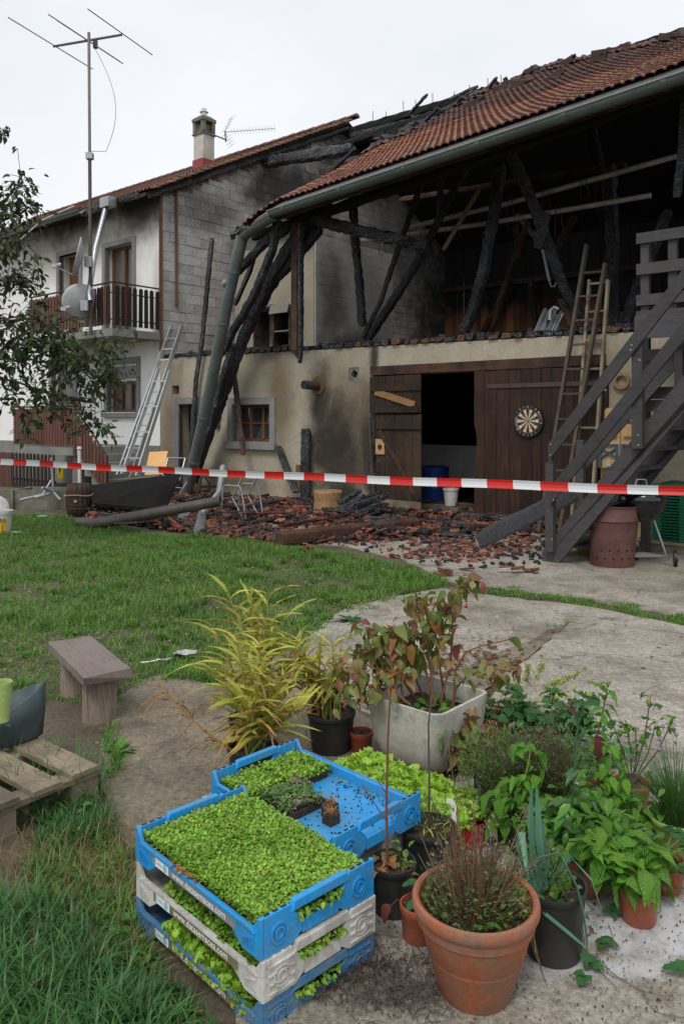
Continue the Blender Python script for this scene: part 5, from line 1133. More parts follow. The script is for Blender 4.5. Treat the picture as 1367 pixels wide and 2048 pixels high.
# ------------------------------------------------------------------ rubble of broken tiles and char
BOXV = [(-.5, -.5, -.5), (.5, -.5, -.5), (.5, .5, -.5), (-.5, .5, -.5), (-.5, -.5, .5), (.5, -.5, .5), (.5, .5, .5), (-.5, .5, .5)]
BOXF = [(0, 3, 2, 1), (4, 5, 6, 7), (0, 1, 5, 4), (1, 2, 6, 5), (2, 3, 7, 6), (3, 0, 4, 7)]
SHV = [(-.5, -.3, -.5), (.4, -.5, -.5), (.5, .35, -.5), (-.3, .5, -.5), (-.5, -.3, .5), (.4, -.5, .5), (.5, .35, .5), (-.3, .5, .5)]
def rubble(name, n, poly, s0, s1, m, hmax, flat=.14):
    P_ = [G(x, y) for x, y in poly]; X = U(min(p.x for p in P_), max(p.x for p in P_), n * 3); Y_ = U(min(p.y for p in P_), max(p.y for p in P_), n * 3)
    px, py = px_of(X, Y_); ok = inpoly(px, py, poly) & (vn(X, Y_, 1.4, 4) + U(-.9, .9, len(X)) > -.3); X, Y_ = X[ok][:n], Y_[ok][:n]; k = len(X); s = U(s0, s1, k)
    h = hmax * (.25 + .5 * np.clip(vn(X, Y_, .9, 9), 0, 1) + .6 * np.exp(-np.abs((X - P0[0]) * VX + (Y_ - P0[1]) * VY + .3) / .5)) * U(0, 1, k)
    V, F = scatter(SHV, BOXF, np.stack([X, Y_, .015 + h], 1), U(0, 6.28, k), U(-.5, .5, k), U(-.5, .5, k), np.stack([s, s * U(.35, .9, k), np.maximum(.012, s * flat)], 1)); return stuff(npmesh(name, V, F, m, sm=False))
R1 = [(150, 985), (370, 975), (620, 985), (760, 990), (830, 1040), (960, 1040), (1085, 1050), (1080, 1080), (960, 1072), (900, 1075), (820, 1078), (740, 1085), (600, 1090), (420, 1078), (330, 1062), (180, 1042), (150, 1015)]
rubble('tile_rubble', 9500, R1, .025, .15, 'shard', .15); rubble('tile_rubble_scatter', 800, [(560, 1070), (1060, 1050), (1060, 1110), (880, 1135), (700, 1100)], .02, .09, 'shard', .03)
rubble('charcoal_rubble', 3000, R1, .03, .16, 'charcoal', .17, .3); rubble('charcoal_rubble', 1500, [(590, 950), (745, 945), (760, 1020), (700, 1020), (600, 1000)], .06, .24, 'charcoal', .38, .5)
rubble('charcoal_scatter', 500, [(560, 1070), (1100, 1040), (1090, 1130), (880, 1145), (760, 1110)], .02, .08, 'charcoal', .02, .4)
for i in range(22):
    px, py = ru(180, 1060), ru(1005, 1068); a = ru(-.7, .7); l_ = ru(.3, .9); c_ = G(px, py); z_ = ru(.08, .16); mb = MB(); d_ = Vector((math.cos(a), math.sin(a), ru(-.12, .12))); mb.rough([c_ - d_ * l_ / 2 + Vector((0, 0, z_)), c_ + d_ * l_ / 2 + Vector((0, 0, z_))], ru(.05, .12), ru(.025, .06), .15, .1)
    solo('burnt_lath', mb, random.choice(['char', 'char', 'brownbeam']), 'burnt roof lath lying loose on the broken tiles', 'lath', 'burnt laths scattered over the tile rubble')
sm_ = MB(); sm_.add(SHV, BOXF); sm_.v = [Vector((v.x, v.y, v.z)) for v in sm_.v]; shd = meshdata('broken_tile', sm_, 'shard1')
cm_ = MB(); tv2 = [(x, y, z) for x, y, z in TV]; cm_.add([((x - .11) / .24, (y - .17) / .24 * (.62 + .0), z / .24) for x, y, z in tv2], TF); shc = meshdata('broken_tile', cm_, 'shard1')
GRP = 'broken red roof tiles fallen in front of the barn'
for i in range(90):
    while True:
        px, py = ru(160, 1085), ru(1000, 1125)
        if inpoly(np.array([px]), np.array([py]), R1)[0] or (rnd() < .12 and 560 < px and py > 1075): break
    s = ru(.1, .2); full = rnd() < .5; o = bpy.data.objects.new('broken_tile', shc if full else shd); C.objects.link(o); o.location = G(px, py) + Vector((0, 0, ru(.04, .16) if py < 1060 else .03))
    o.rotation_euler = (ru(-.4, .4), ru(-.4, .4), ru(0, 6.28)); o.scale = (s, s, s) if full else (s, s * ru(.5, .8), .02); tag(o, 'broken red roof tile lying in the rubble before the barn', 'roof tile', GRP)
for (px, py, lb) in ((870, 1152, 'small heap of blackened tile pieces on the concrete near the lawn corner'), (1035, 1147, 'two charred tile pieces on the concrete left of the stair foot'), (912, 1141, 'single red tile chip lying between two tile heaps')):
    t = thing('tile_fragments', lb, 'roof tile', G(px, py))
    for k in range(5 if px != 912 else 1): inst('fragment', shd, t, (ru(-.16, .16), ru(-.06, .06), .025 + .01 * k), (ru(-.2, .2), ru(-.2, .2), ru(0, 6)), (ru(.08, .18), ru(.05, .1), .018))

# ------------------------------------------------------------------ timbers on the ground
def gtimber(pts, w_, h_, label, m='char', jag=.06, taper=(1, 1), name='fallen_beam'):
    mb = MB(); mb.rough([Vector(p) for p in pts], w_, h_, jag, .12, taper); return solo(name, mb, m, label, 'beam')
def Gz(px, py, z): return G(px, py, z)
gtimber([Gz(558, 1078, .09), Gz(845, 1047, .09)], .2, .16, 'long dark brown beam lying on the rubble left of the doors', 'brownbeam', .02)
gtimber([Gz(955, 1083, .09), W(1150, 985, 8.75)], .04, .19, 'charred plank leaning from the concrete up behind the grey stairs', 'ashplank', .02)
gtimber([Gz(600, 1000, .12), Gz(500, 1012, .1)], .12, .1, 'charred branch lying left of the chopping block', 'char', .2)
gtimber([Gz(560, 1052, .1), Gz(700, 1028, .12)], .05, .04, 'thin splintered lath lying above the long brown beam', 'brownbeam', .15)
gtimber([Gz(1090, 1062, .09), Gz(1150, 1065, .09)], .14, .1, 'short charred beam end at the foot of the plank ladder', 'char', .1)
gtimber([Gz(735, 1035, .1), Gz(930, 1052, .08)], .08, .05, 'charred lath on the rubble in the doorway', 'char', .15)
gtimber([Gz(820, 1062, .05), Gz(945, 1072, .05)], .1, .03, 'charred flat board lying below the open doorway', 'char', .1)
gtimber([Gz(215, 1000, .08), Gz(330, 1012, .09)], .1, .05, 'charred lath right of the small barrel', 'char', .15)
a_ = Fp(612, 857, -.12); mb = MB(True); mb.rough([a_, (a_[0] + .02, -.16, .05)], .17, .1, .1, .08); solo('charred_post', mb, 'char', 'charred post leaning against the sooty wall left of the woodpile', 'post', rz=ANG)
mb = MB(True); mb.rough([Fp(556, 893, -.06), Fp(592, 985, -.35)], .13, .05, .04); solo('leaning_board', mb, 'char', 'dark board leaning on the wall right of the barn window', 'board', rz=ANG)
mb = MB(True); mb.tube([Fp(597, 930, -.15), Fp(597, 985, -.2)], .05, 10); solo('short_pipe', mb, 'rustpipe', 'short brown pipe standing at the wall beside the charred post', 'pipe', rz=ANG)
for k in range(5):
    mb = MB(True); mb.bar(Fp(376 + k * 4, 985, -.25), Fp(382 + k * 4, 862 + 7 * k, .02), .04, .03); solo('wooden_lath', mb, 'ladderwood' if k % 2 else 'winwood', 'wooden lath standing in the narrow side doorway', 'lath', 'laths standing in the narrow side doorway', rz=ANG)
# woodpile of charred logs
for k in range(12):
    x, y = 695 + (k % 4) * 14 + ru(-4, 4), 1022 - (k // 4) * 14; a = ru(-1.4, 1.4); c_ = Fp(x, y, -.75 + ru(-.25, .25)); mb = MB(True); l_ = ru(.18, .3)
    mb.rough([(c_[0] - l_ * math.cos(a), c_[1] - .1, max(.06, c_[2]) - l_ * .5), (c_[0] + l_ * math.cos(a), c_[1] + .2, max(.06, c_[2]) + l_ * abs(math.sin(a)) * .6)], ru(.06, .10), ru(.05, .09), .1)
    solo('charred_log', mb, 'char', 'charred log in the pile right of the chopping block', 'log', 'charred logs beside the chopping block', rz=ANG)
cb_ = G(656, 1030); mb = MB(); mb.lathe([(.225, 0), (.23, .1), (.22, .22), (.23, .36), (.215, .385), (0.01, .385)], cb_, 22); mb.v = [v + Vector((ru(-.006, .006), ru(-.006, .006), 0)) for v in mb.v]
blk_ = solo('chopping_block', mb, mat('raw_log', [(.22, .12, .05), (.36, .22, .10), (.18, .10, .045)], rough=.85, scale=12, stretch=(1, 1, .4), bump=1, bscale=40, bdist=.02), 'chunky yellow-brown chopping block among the rubble', 'chopping block')

# ------------------------------------------------------------------ grey stained staircase (foreground right)
SV = -2.3
st0 = Fp(1083, 1120, SV); st = thing('wooden_staircase', 'grey stained open timber staircase rising to the loft at the right edge', 'staircase', fw(st0[0], SV, 0), ANG)
s0_, s1 = Fp(1116, 1122, SV), Fp(1367, 822, SV); du, dz = s1[0] - s0_[0], s1[2]; m_ = dz / du; slen = math.atan2(dz, du); vth = .34
ue = s0_[0] + 2.62 / m_
def stringer(v, m):
    mb = MB(True)
    mb.prism([(st0[0], 0), (s0_[0], 0), (ue + .1, (ue + .1 - s0_[0]) * m_), (ue + .1, 2.62), (s0_[0] + (2.62 - vth) / m_, 2.62), (st0[0], vth + (st0[0] - s0_[0]) * m_)], lambda a, b, t: (a, v + t, b), 0, .045); return obj('stringer', mb, m, st)
stringer(SV, 'stair'); stringer(SV + .86, 'stair')
for i in range(12):
    z_ = .2 + i * .205
    if z_ > 2.5: break
    u_ = s0_[0] - .06 + z_ / m_; mb = MB(True); mb.bb((u_ - .22, SV + .048, z_ - .04), (u_ + .03, SV + .856, z_)); obj('tread', mb, 'stair', st)
def rail(p, q, v, w_=.145, name='handrail', x=0):
    A_, B_ = Fp(*p, v), Fp(*q, v); d_ = Vector((B_[0] - A_[0], 0, B_[2] - A_[2])); A_ = Vector(A_); B_ = Vector(B_); e_ = (B_ - A_).normalized()
    mb = MB(True); nrm = Vector((-e_.z, 0, e_.x)) * w_ / 2
    if x == 0:   # end cut plumb
        mb.prism([0, 1, 2, 3] and [(A_.x, A_.z - w_ * .62), (B_.x + .5, B_.z - w_ * .62 + .5 * e_.z / e_.x), (B_.x + .5, B_.z + w_ * .62 + .5 * e_.z / e_.x), (A_.x, A_.z + w_ * .62)], lambda a, b, t: (a, v + t, b), 0, .035)
    return obj(name, mb, 'stair', st)
rail((1095, 905), (1300, 640), SV - .113); rail((1099, 992), (1300, 742), SV - .113)
def post(px, y0, y1, v, w_=.09, nm='post'):
    a, b = Fp(px, y0, v), Fp(px, y1, v); mb = MB(True); mb.bb((a[0] - w_ / 2, v, max(0.0, b[2])), (a[0] + w_ / 2, v + .075, a[2])); return obj(nm, mb, 'stair', st)
post(1097, 925, 1103, SV - .077, .085); post(1272, 672, 897, SV - .077, .10)
post(1158, 880, 1060, SV + .91, .08); post(1355, 700, 900, SV + .91, .08)
rail((1150, 945), (1367, 700), SV + .99)
# landing with guard rails, parallel to the facade
LVv = -1.0
g0 = Fp(1281, 480, LVv)[0]
mb = MB(True); mb.bb((g0 + .1, LVv - .45, 2.60), (UR - .5, -.06, 2.66)); obj('landing', mb, 'stair', st)
mb = MB(True); mb.bb((g0 + .1, LVv - .5, 2.36), (UR - .5, LVv - .455, 2.6)); obj('landing_beam', mb, 'stair', st)
for (ya, yb) in ((469, 490), (530, 552), (592, 613), (640, 655)):
    a, b = Fp(1278, ya, LVv), Fp(1278, yb, LVv); mb = MB(True); mb.bb((g0 - .03, LVv - .075, b[2]), (g0 + 2.2, LVv - .04, a[2])); obj('guard_board', mb, 'stair', st)
for x, vv in ((1290, LVv - .038), (1345, LVv - .038)):
    a = Fp(x, 480, LVv); mb = MB(True); mb.bb((a[0] - .045, vv, 0 if x == 1290 else 2.67), (a[0] + .045, vv + .08, a[2] + .03)); obj('landing_post', mb, 'stair', st)
for ya in (700, 775, 800, 838):
    a = Fp(1300, ya, -1.1); mb = MB(True); mb.bb((a[0] - .1, -1.18, a[2] - .13), (a[0] + 2, -1.145, a[2])); obj('side_board', mb, 'stair', st)
mb = MB()
for o_ in list(st.children):
    pass
sc1 = MB(True)
for (px, py) in ((1101, 889), (1100, 910), (1106, 1000), (1103, 1078), (1262, 690), (1278, 720), (1275, 870), (1275, 890), (1210, 780), (1260, 700)):
    q = Fp(px, py, SV - .118); sc1.disc((q[0], SV - .119, q[2]), .007, (0, -1, 0), 6, .004)
obj('screws', sc1, 'alu', st)
ua = MB(True); ua.bb((st0[0] + 1.3, -.9, .01), (UR, -.86, 1.2)); 
# ------------------------------------------------------------------ things near the stairs
bc = G(1222, 1130); mb = MB(); mb.lathe([(.215, 0), (.22, .01), (.222, .3), (.232, .46), (.246, .47), (.238, .485), (.24, .60), (.252, .61), (.252, .62), (.235, .62), (.228, .60), (.215, .1), (.01, .09)], bc, 28, lean=(.05, 0)); dr_ = solo('metal_drum', mb, 'barrelred', 'maroon metal drum with a row of punched holes below the staircase', 'drum', sm=True)
mb = MB()
for k in range(9):
    for z_, o_ in ((.10, 0), (.18, .2)):
        a = -2.6 + k * .38 + o_; mb.disc(bc + Vector((.2235 * math.cos(a) + .05 * z_, .2235 * math.sin(a), z_)), .011, (math.cos(a), math.sin(a), 0), 8, .004)
obj('punched_hole', mb, 'black', dr_)
gc = G(1283, 1130); gr = thing('kettle_grill', 'black kettle grill on chrome legs behind the maroon drum', 'grill', gc); R_ = .235; gz0 = .66
mb = MB(); mb.lathe([(.03, gz0 - .2)] + [(R_ * math.sin(a), gz0 - .22 * math.cos(a)) for a in [k * math.pi / 16 for k in range(1, 9)]], gc, 26); obj('bowl', mb, 'enamel', gr, sm=True)
mb = MB(); mb.lathe([(R_ + .012, gz0 - .01), (R_ + .012, gz0 + .015)] + [(R_ * math.cos(a), gz0 + .02 + .14 * math.sin(a)) for a in [k * math.pi / 16 for k in range(0, 8)]] + [(.01, gz0 + .16)], gc, 26); obj('lid', mb, 'enamel', gr, sm=True)
mb = MB(); mb.tube([gc + Vector((-.07, 0, gz0 + .15)), gc + Vector((-.06, -.01, gz0 + .22)), gc + Vector((.03, -.01, gz0 + .22)), gc + Vector((.05, 0, gz0 + .15))], .012, 8); obj('handle', mb, 'alu', gr)
for (x, y) in ((.22, -.05), (-.2, -.12), (.0, .2)):
    mb = MB(); mb.tube([gc + Vector((x * .5, y * .5, gz0 - .2)), gc + Vector((x * 1.1, y * 1.1, .06))], .011, 8); obj('leg', mb, 'steel', gr)
for (x, y) in ((.28, -.1), (.02, .26)):
    mb = MB(); mb.disc(gc + Vector((x, y, .085)), .085, (1, -.35, 0), 20, .03); wh = obj('wheel', mb, 'black', gr); mb = MB(); mb.disc(gc + Vector((x + .02, y - .004, .085)), .045, (1, -.35, 0), 16, .022); obj('hub', mb, 'darksteel', wh)
mb = MB(); 
for k in range(9): mb.tube([gc + Vector((-.22 + k * .008, -.12 + k * .04, .1)), gc + Vector((.25 - k * .02, -.06 + k * .03, .1))], .004, 4)
obj('wire_shelf', mb, 'steel', gr)
gs = G(1345, 1108); pl_ = thing('pallet', 'small pale pallet under the green crate stack', 'pallet', gs, ANG)
for k in range(3):
    mb = MB(); c0 = gs + Vector((VX, VY, 0)) * (.1 + .35 * k); mb.box(c0 + Vector((0, 0, .05)), (.8, .1, .09), ANG); obj('block_row', mb, 'pallet', pl_)
for k in range(5):
    mb = MB(); c0 = gs + Vector((VX, VY, 0)) * (.05 + .19 * k); mb.box(c0 + Vector((0, 0, .107)), (.9, .12, .02), ANG); obj('slat', mb, 'pallet', pl_)
hcr = .034; ncr = 19; ORD = 'first second third fourth fifth sixth seventh eighth ninth tenth eleventh twelfth thirteenth fourteenth fifteenth sixteenth seventeenth eighteenth'.split()
for k in range(ncr):
    z_ = .12 + k * hcr; c0 = gs + Vector((VX, VY, 0)) * .42 + Vector((UX, UY, 0)) * .06; t = thing('green_crate', ('%s green folded crate from the bottom of the tall stack at the right edge' % ORD[k]) if k < ncr - 1 else 'topmost green folded plastic crate of the tall stack', 'crate', c0 + Vector((0, 0, z_)), ANG + ru(-.012, .012), 'green crates stacked on the small pallet' if k < ncr - 1 else None)
    m3 = MB(); A3 = t.rotation_euler[2]; R3 = Matrix.Rotation(A3, 3, 'Z')
    for (x, y, dx, dy) in ((0, -.3, .6, .02), (0, .3, .6, .02), (-.3, 0, .02, .58), (.3, 0, .02, .58)): m3.box(t.location + R3 @ Vector((x, y, hcr * .5)), (dx, dy, hcr * .55), A3)
    for (x, y) in ((-.27, -.312), (.27, -.312), (-.27, .312), (.27, .312), (0, -.312)): m3.box(t.location + R3 @ Vector((x, y, hcr * .5)), (.1 if x else .06, .03, hcr * .9), A3)
    for j in range(12): m3.box(t.location + R3 @ Vector((-.2 + j * .036, -.314, hcr * .45)), (.008, .012, hcr * .7), A3)
    m3.box(t.location + R3 @ Vector((0, 0, .006)), (.58, .58, .006), A3); obj('frame', m3, 'green', t)
# folding tables / benches leaning on the wall
def table(px0, px1, py0, py1, v, lb, fr_=True):
    a, b = Fp(px0, py1, v), Fp(px1, py0, v); t = thing('folded_table', lb, 'folding table', fw((a[0] + b[0]) / 2, v, a[2]), ANG); mb = MB(True); w_ = b[0] - a[0]; h_ = b[2] - a[2]; r_ = .05; poly = [(a[0], a[2]), (b[0], a[2])] + [(b[0] - r_ + r_ * math.cos(k * math.pi / 8), b[2] - r_ + r_ * math.sin(k * math.pi / 8)) for k in range(5)] + [(a[0] + r_ - r_ * math.sin(k * math.pi / 8), b[2] - r_ + r_ * math.cos(k * math.pi / 8)) for k in range(5)]
    mb.prism(poly, lambda x, z, q: (x, v + q, z), 0, .028); obj('table_top', mb, 'kraft', t)
    if fr_:
        mb = MB(True)
        for q in ((a[0] + .03, a[2], a[0] + .03, b[2] - .25), (b[0] - .03, a[2], b[0] - .03, b[2] - .25), (a[0] + .03, b[2] - .26, b[0] - .03, b[2] - .26), (a[0] + .03, b[2] - .30, b[0] - .03, b[2] - .42), (a[0] + .03, b[2] - .42, b[0] - .03, b[2] - .30)): mb.bar((q[0], v - .015, q[1]), (q[2], v - .014, q[3]), .03, .02)
        obj('folding_frame', mb, 'bluesteel', t)
        mb = MB(True); zz = b[2] - .16; mb.bb((a[0] + .04, v - .03, zz), (b[0] - .03, v - .001, zz + .025)); obj('batten', mb, 'lightwood', t)
        mb = MB(True); mb.box(((a[0] + b[0]) / 2, v - .02, b[2] - .5), (.06, .02, .06)); obj('catch', mb, 'alu', t)
table(1208, 1262, 815, 842, -.12, 'top bare wooden table edge leaning on the wall under the round vent', False)
table(1196, 1238, 848, 935, -.3, 'left folded beer table with blue frame behind the staircase'); table(1240, 1275, 848, 935, -.28, 'right folded beer table with blue frame behind the staircase')
mb = MB(True); a = Fp(1200, 985, -.2); mb.bb((a[0], -.2, .01), (Fp(1290, 985, -.2)[0], -.16, 1.35)); solo('plywood_sheet', mb, 'kraft', 'broad wooden panel standing behind the folded beer tables', 'panel', rz=ANG)
vc = Fp(1244, 762); mb = MB(True); mb.disc((vc[0], -.02, vc[2]), .105, (0, -1, 0), 24, .03, .07); obj('vent_ring', mb, mat('terracotta_ring', [(.22, .12, .07), (.30, .18, .11)], rough=.8), barn)
mb = MB(True); mb.box((vc[0] - .01, .03, vc[2] - .01), (.07, .02, .12), ry=.2); obj('plastic_scrap', mb, 'stickerblue', barn)
# dartboard
dc = Fp(1057, 842, -.078); db = thing('dartboard', 'round dartboard hanging on the brown plank door', 'dartboard', fw(*dc), ANG); dv = -.078
mb = MB(True); mb.disc((dc[0], dv, dc[2]), .222, (0, -1, 0), 48, .034); obj('backing', mb, 'black', db, sm=False)
def wedge(r0, r1, a0, a1, m, d_, nm):
    K = 4; vs = [(dc[0] + r * math.cos(a), dv - .035 - d_, dc[2] + r * math.sin(a)) for r in (r0, r1) for a in [a0 + (a1 - a0) * k / K for k in range(K + 1)]]
    mb = MB(True); mb.add(vs, [(k, k + 1, K + 2 + k, K + 1 + k) for k in range(K)]); return obj(nm, mb, m, db)
for i in range(20):
    a0 = math.pi / 2 - math.pi / 20 - (i) * math.pi / 10; a1 = a0 + math.pi / 10; dk = i % 2 == 0
    wedge(.014, .168, a0, a1, 'black' if dk else 'cream', .001, 'segment'); wedge(.158, .168, a0, a1, 'dred' if dk else 'dgreen', .002, 'double_ring'); wedge(.100, .108, a0, a1, 'dred' if dk else 'dgreen', .002, 'treble_ring')
mb = MB(True); mb.disc((dc[0], dv - .038, dc[2]), .014, (0, -1, 0), 14, .002); obj('bull', mb, 'dgreen', db); mb = MB(True); mb.disc((dc[0], dv - .041, dc[2]), .007, (0, -1, 0), 10, .002); obj('bull_centre', mb, 'dred', db)
nums = [20, 1, 18, 4, 13, 6, 10, 15, 2, 17, 3, 19, 7, 16, 8, 11, 14, 9, 12, 5]
for i, nn_ in enumerate(nums):
    if nn_ in (6, 10, 13, 15, 11, 8, 14): continue
    a = math.pi / 2 - i * math.pi / 10; text('number', str(nn_), .026, fw(dc[0] + .195 * math.cos(a), dv - .04, dc[2] + .195 * math.sin(a) - .008), (UX, UY, 0), (0, 0, 1), 'print', db, align='CENTER')
def ringtext(s, a_mid, stp, ori):
    for k, ch_ in enumerate(s):
        a = a_mid - ori * (k - (len(s) - 1) / 2) * stp; ax = ori; X_ = (UX * math.sin(a) * ax, UY * math.sin(a) * ax, -math.cos(a) * ax); Y2 = (UX * math.cos(a) * ax, UY * math.cos(a) * ax, math.sin(a) * ax)
        text('letter', ch_, .034, fw(dc[0] + .187 * math.cos(a), dv - .04, dc[2] + .187 * math.sin(a)), X_, Y2, 'print', db, align='CENTER')
ringtext("BULL'S", .25, .16, 1); ringtext('CLASSIC', math.pi + .25, .155, -1)
# wooden ladders
def ladder(name, label, pts_l, pts_r, n, m, w_=.06, t0=.03, rn=None, tube=False, skip=(), grp=None):
    a0, a1 = Vector(pts_l[0]), Vector(pts_l[1]); b0_, b1_ = Vector(pts_r[0]), Vector(pts_r[1])
    t = thing(name, label, 'ladder', fw(a0[0], a0[1], 0), ANG, grp)
    for (p, q) in ((a0, a1), (b0_, b1_)): mb = MB(True); mb.bar(p, q, w_ * .55, w_); obj('side_rail', mb, m, t)
    for k in range(n):
        if k in skip: continue
        s = t0 + (1 - t0 * 1.6) * k / (n - 1); pa__ = a0.lerp(a1, s); sb = (pa__.z - b0_.z) / (b1_.z - b0_.z); mb = MB(True)
        if sb > 1.0: continue
        mb.bar(pa__, b0_.lerp(b1_, sb), .045, .026); obj('rung', mb, m, t)
    return t
ladder('wooden_ladder', 'tall weathered wooden ladder leaning on the barn wall right of the dartboard', (Fp(1078, 1062, -.9), Fp(1172, 490, .12)), (Fp(1118, 1070, -.9), Fp(1209, 528, .12)), 12, 'ladderwood', .07)
ladder('wooden_ladder', 'second darker wooden ladder standing close behind the tall one', (Fp(1142, 1050, -.5), Fp(1178, 560, .1)), (Fp(1180, 1055, -.5), Fp(1215, 560, .1)), 9, 'pallet', .06)
# aluminium ladder
ladder('aluminium_ladder', 'long aluminium extension ladder against the farmhouse corner', (Fp(236, 950, -1.2), Fp(344, 652, -.08)), (Fp(262, 955, -1.2), Fp(364, 652, -.08)), 14, 'alu', .075)
ladder('aluminium_ladder', 'lower section of the aluminium extension ladder, in front of the upper one', (Fp(245, 948, -1.32), Fp(318, 735, -.5)), (Fp(274, 952, -1.32), Fp(340, 742, -.5)), 9, 'alu', .07, skip=(2, 4, 6))
# wall fittings
vp = Fp(636, 772); mb = MB(True); e_ = Fp(620, 769, -.35); mb.tube([(vp[0], .1, vp[2]), (vp[0], -.02, vp[2]), (vp[0] - .0, -.36, vp[2] + .01)], .075, 14); ob = obj('stovepipe', mb, 'darksteel', barn, sm=True)
mb = MB(True); mb.disc((vp[0], -.36, vp[2] + .01), .066, (0, -1, 0), 14, .004); obj('stovepipe_mouth', mb, 'black', ob)
mb = MB(True); mb.disc((vp[0], -.008, vp[2]), .15, (0, -1, 0), 16, .012, .08); obj('pipe_collar', mb, 'rustpipe', barn)
jb = Fp(437, 828); mb = MB(True); mb.box((jb[0], -.06, jb[2]), (.17, .11, .2)); j_ = obj('fuse_box', mb, 'iron', barn)
mb = MB(True); mb.tube([(jb[0], -.03, jb[2] + .1), (jb[0], -.03, jb[2] + .36)], .018, 6); mb.tube([(jb[0], -.03, jb[2] - .1), (jb[0], -.03, jb[2] - .24)], .014, 6); mb.box((jb[0], -.03, jb[2] - .24), (.1, .05, .05)); mb.box((jb[0] + .03, -.03, jb[2] + .2), (.08, .05, .06)); obj('conduit', mb, 'hinge', j_)
mb = MB(True); mb.box((jb[0] - .03, -.117, jb[2] + .02), (.06, .004, .03)); obj('label_plate', mb, 'print', j_)
# doorway interior
mb = MB(True); a = Fp(852, 890, 2.5); b = Fp(950, 960, 2.5); mb.add([(a[0] - 1.0, 2.6, .3), (b[0], 2.5, .3), (b[0] - .1, 2.7, a[2]), (a[0] - 1, 2.8, a[2])], [(0, 1, 2, 3)]); o = solo('pale_sheet', mb, 'whiteplastic', 'pale panel standing at the back of the dark doorway', 'panel', rz=ANG); md = o.modifiers.new('t', 'SOLIDIFY'); md.thickness = .03
c_ = Vector(fw(*Fp(868, 1000, 1.3))); c_.z = .1; mb = MB(); mb.lathe([(.22, 0), (.24, .05), (.24, .22), (.25, .24), (.24, .26), (.24, .5), (.25, .52), (.25, .58), (.2, .6), (.01, .6)], c_, 20); solo('blue_barrel', mb, 'bluebarrel', 'blue plastic barrel inside the dark doorway', 'barrel', sm=True)
c_ = Vector(fw(*Fp(901, 1004, .9))); c_.z = .1; mb = MB(); mb.lathe([(.10, 0), (.125, .25), (.135, .25), (.135, .28), (.12, .28), (.1, .05), (.01, .05)], c_, 18); bk = solo('white_bucket', mb, 'whiteplastic', 'white bucket beside the blue barrel in the doorway', 'bucket', sm=True)
for k in range(4):
    mb = MB(True); q = Fp(872, 1015, 1.0); mb.bb((q[0] - .6, .7 + k * .22, .01), (q[0] + .6, .82 + k * .22, .09)); solo('doorway_slat', mb, 'pallet', 'pallet board lying under the barrel in the doorway', 'board', 'pallet boards lying in the doorway', rz=ANG)

# ================================================================== left yard clutter
bc = G(158, 1032); mb = MB(); pr = [(.165, 0), (.185, .1), (.2, .22), (.2, .3), (.185, .42), (.165, .5), (.15, .5), (.15, .46), (.01, .46)]
ba = thing('small_barrel', 'small brown wooden barrel with a rope band beside the stone trough', 'barrel', bc)
for k in range(14):
    a0, a1 = 2 * math.pi * k / 14, 2 * math.pi * (k + .93) / 14; mb = MB(); vs = []
    for (r, z) in pr[:6]:
        for a in (a0, (a0 + a1) / 2, a1): vs.append(bc + Vector((r * math.cos(a), r * math.sin(a), z)))
    mb.add(vs, [(i * 3 + j, i * 3 + j + 1, i * 3 + j + 4, i * 3 + j + 3) for i in range(5) for j in range(2)]); o = obj('stave', mb, 'barrelwood', ba, sm=True); md = o.modifiers.new('t', 'SOLIDIFY'); md.thickness = .02
mb = MB(); mb.lathe([(.01, .47), (.15, .47)], bc, 18); obj('head', mb, 'barrelwood', ba)
for z_, r_ in ((.12, .192), (.17, .198), (.36, .196)): mb = MB(); mb.lathe([(r_ - .006, z_), (r_ + .004, z_), (r_ + .004, z_ + .03), (r_ - .006, z_ + .03)], bc, 24); obj('hoop', mb, 'barrelwood', ba)
mb = MB(); mb.tube([bc + Vector((.207 * math.cos(a), .207 * math.sin(a), .33 + .01 * math.sin(3 * a))) for a in [k * math.pi / 12 for k in range(25)]], .013, 6); obj('rope_band', mb, 'rope', ba)
mb = MB(); mb.disc(bc + Vector((.02, -.205, .25)), .022, (0, -1, 0), 12, .012); obj('bung', mb, 'alu', ba)
# stone trough
ta, tb, td = G(50, 1022), G(128, 1033), G(130, 1000); t = thing('stone_trough', 'mossy concrete trough left of the small barrel', 'trough', (ta + tb) / 2)
c_ = (G(85, 1018)); rz_ = .0; mb = MB()
for (x, y, dx, dy) in ((0, -.30, 1.0, .06), (0, .30, 1.0, .06), (-.5, 0, .06, .66), (.5, 0, .06, .66)): mb.box(c_ + Vector((x * .9, y + .25, .16)), (dx, dy, .32), -.1)
mb.box(c_ + Vector((0, .25, .05)), (.9, .6, .08), -.1); obj('basin', mb, 'concrete_obj', t)
mb = MB(); mb.box(c_ + Vector((0, .25, .2)), (.85, .5, .01), -.1); obj('water', mb, 'glass', t)
# white sheet over a frame
sp = G(20, 1025); K = 12; mb = MB(); vs = []
for i in range(K + 1):
    for j in range(K + 1):
        a = i / K; b_ = j / K; x = -5.85 + .95 * a; z_ = .55 - .5 * b_ - .25 * a * (1 - b_) + .04 * math.sin(9 * a + 3 * b_); y = 11.6 - .35 * b_ + .07 * math.sin(11 * a) + .04 * math.sin(7 * b_ + 5 * a)
        vs.append((x + .05 * math.sin(5 * b_), y, max(.03, z_)))
mb.add(vs, [(i * (K + 1) + j, i * (K + 1) + j + 1, (i + 1) * (K + 1) + j + 1, (i + 1) * (K + 1) + j) for i in range(K) for j in range(K)]); o = solo('white_sheet', mb, 'cloth', 'crumpled white sheet draped beside the trough at the left edge', 'sheet', sm=True); md = o.modifiers.new('t', 'SOLIDIFY'); md.thickness = .006
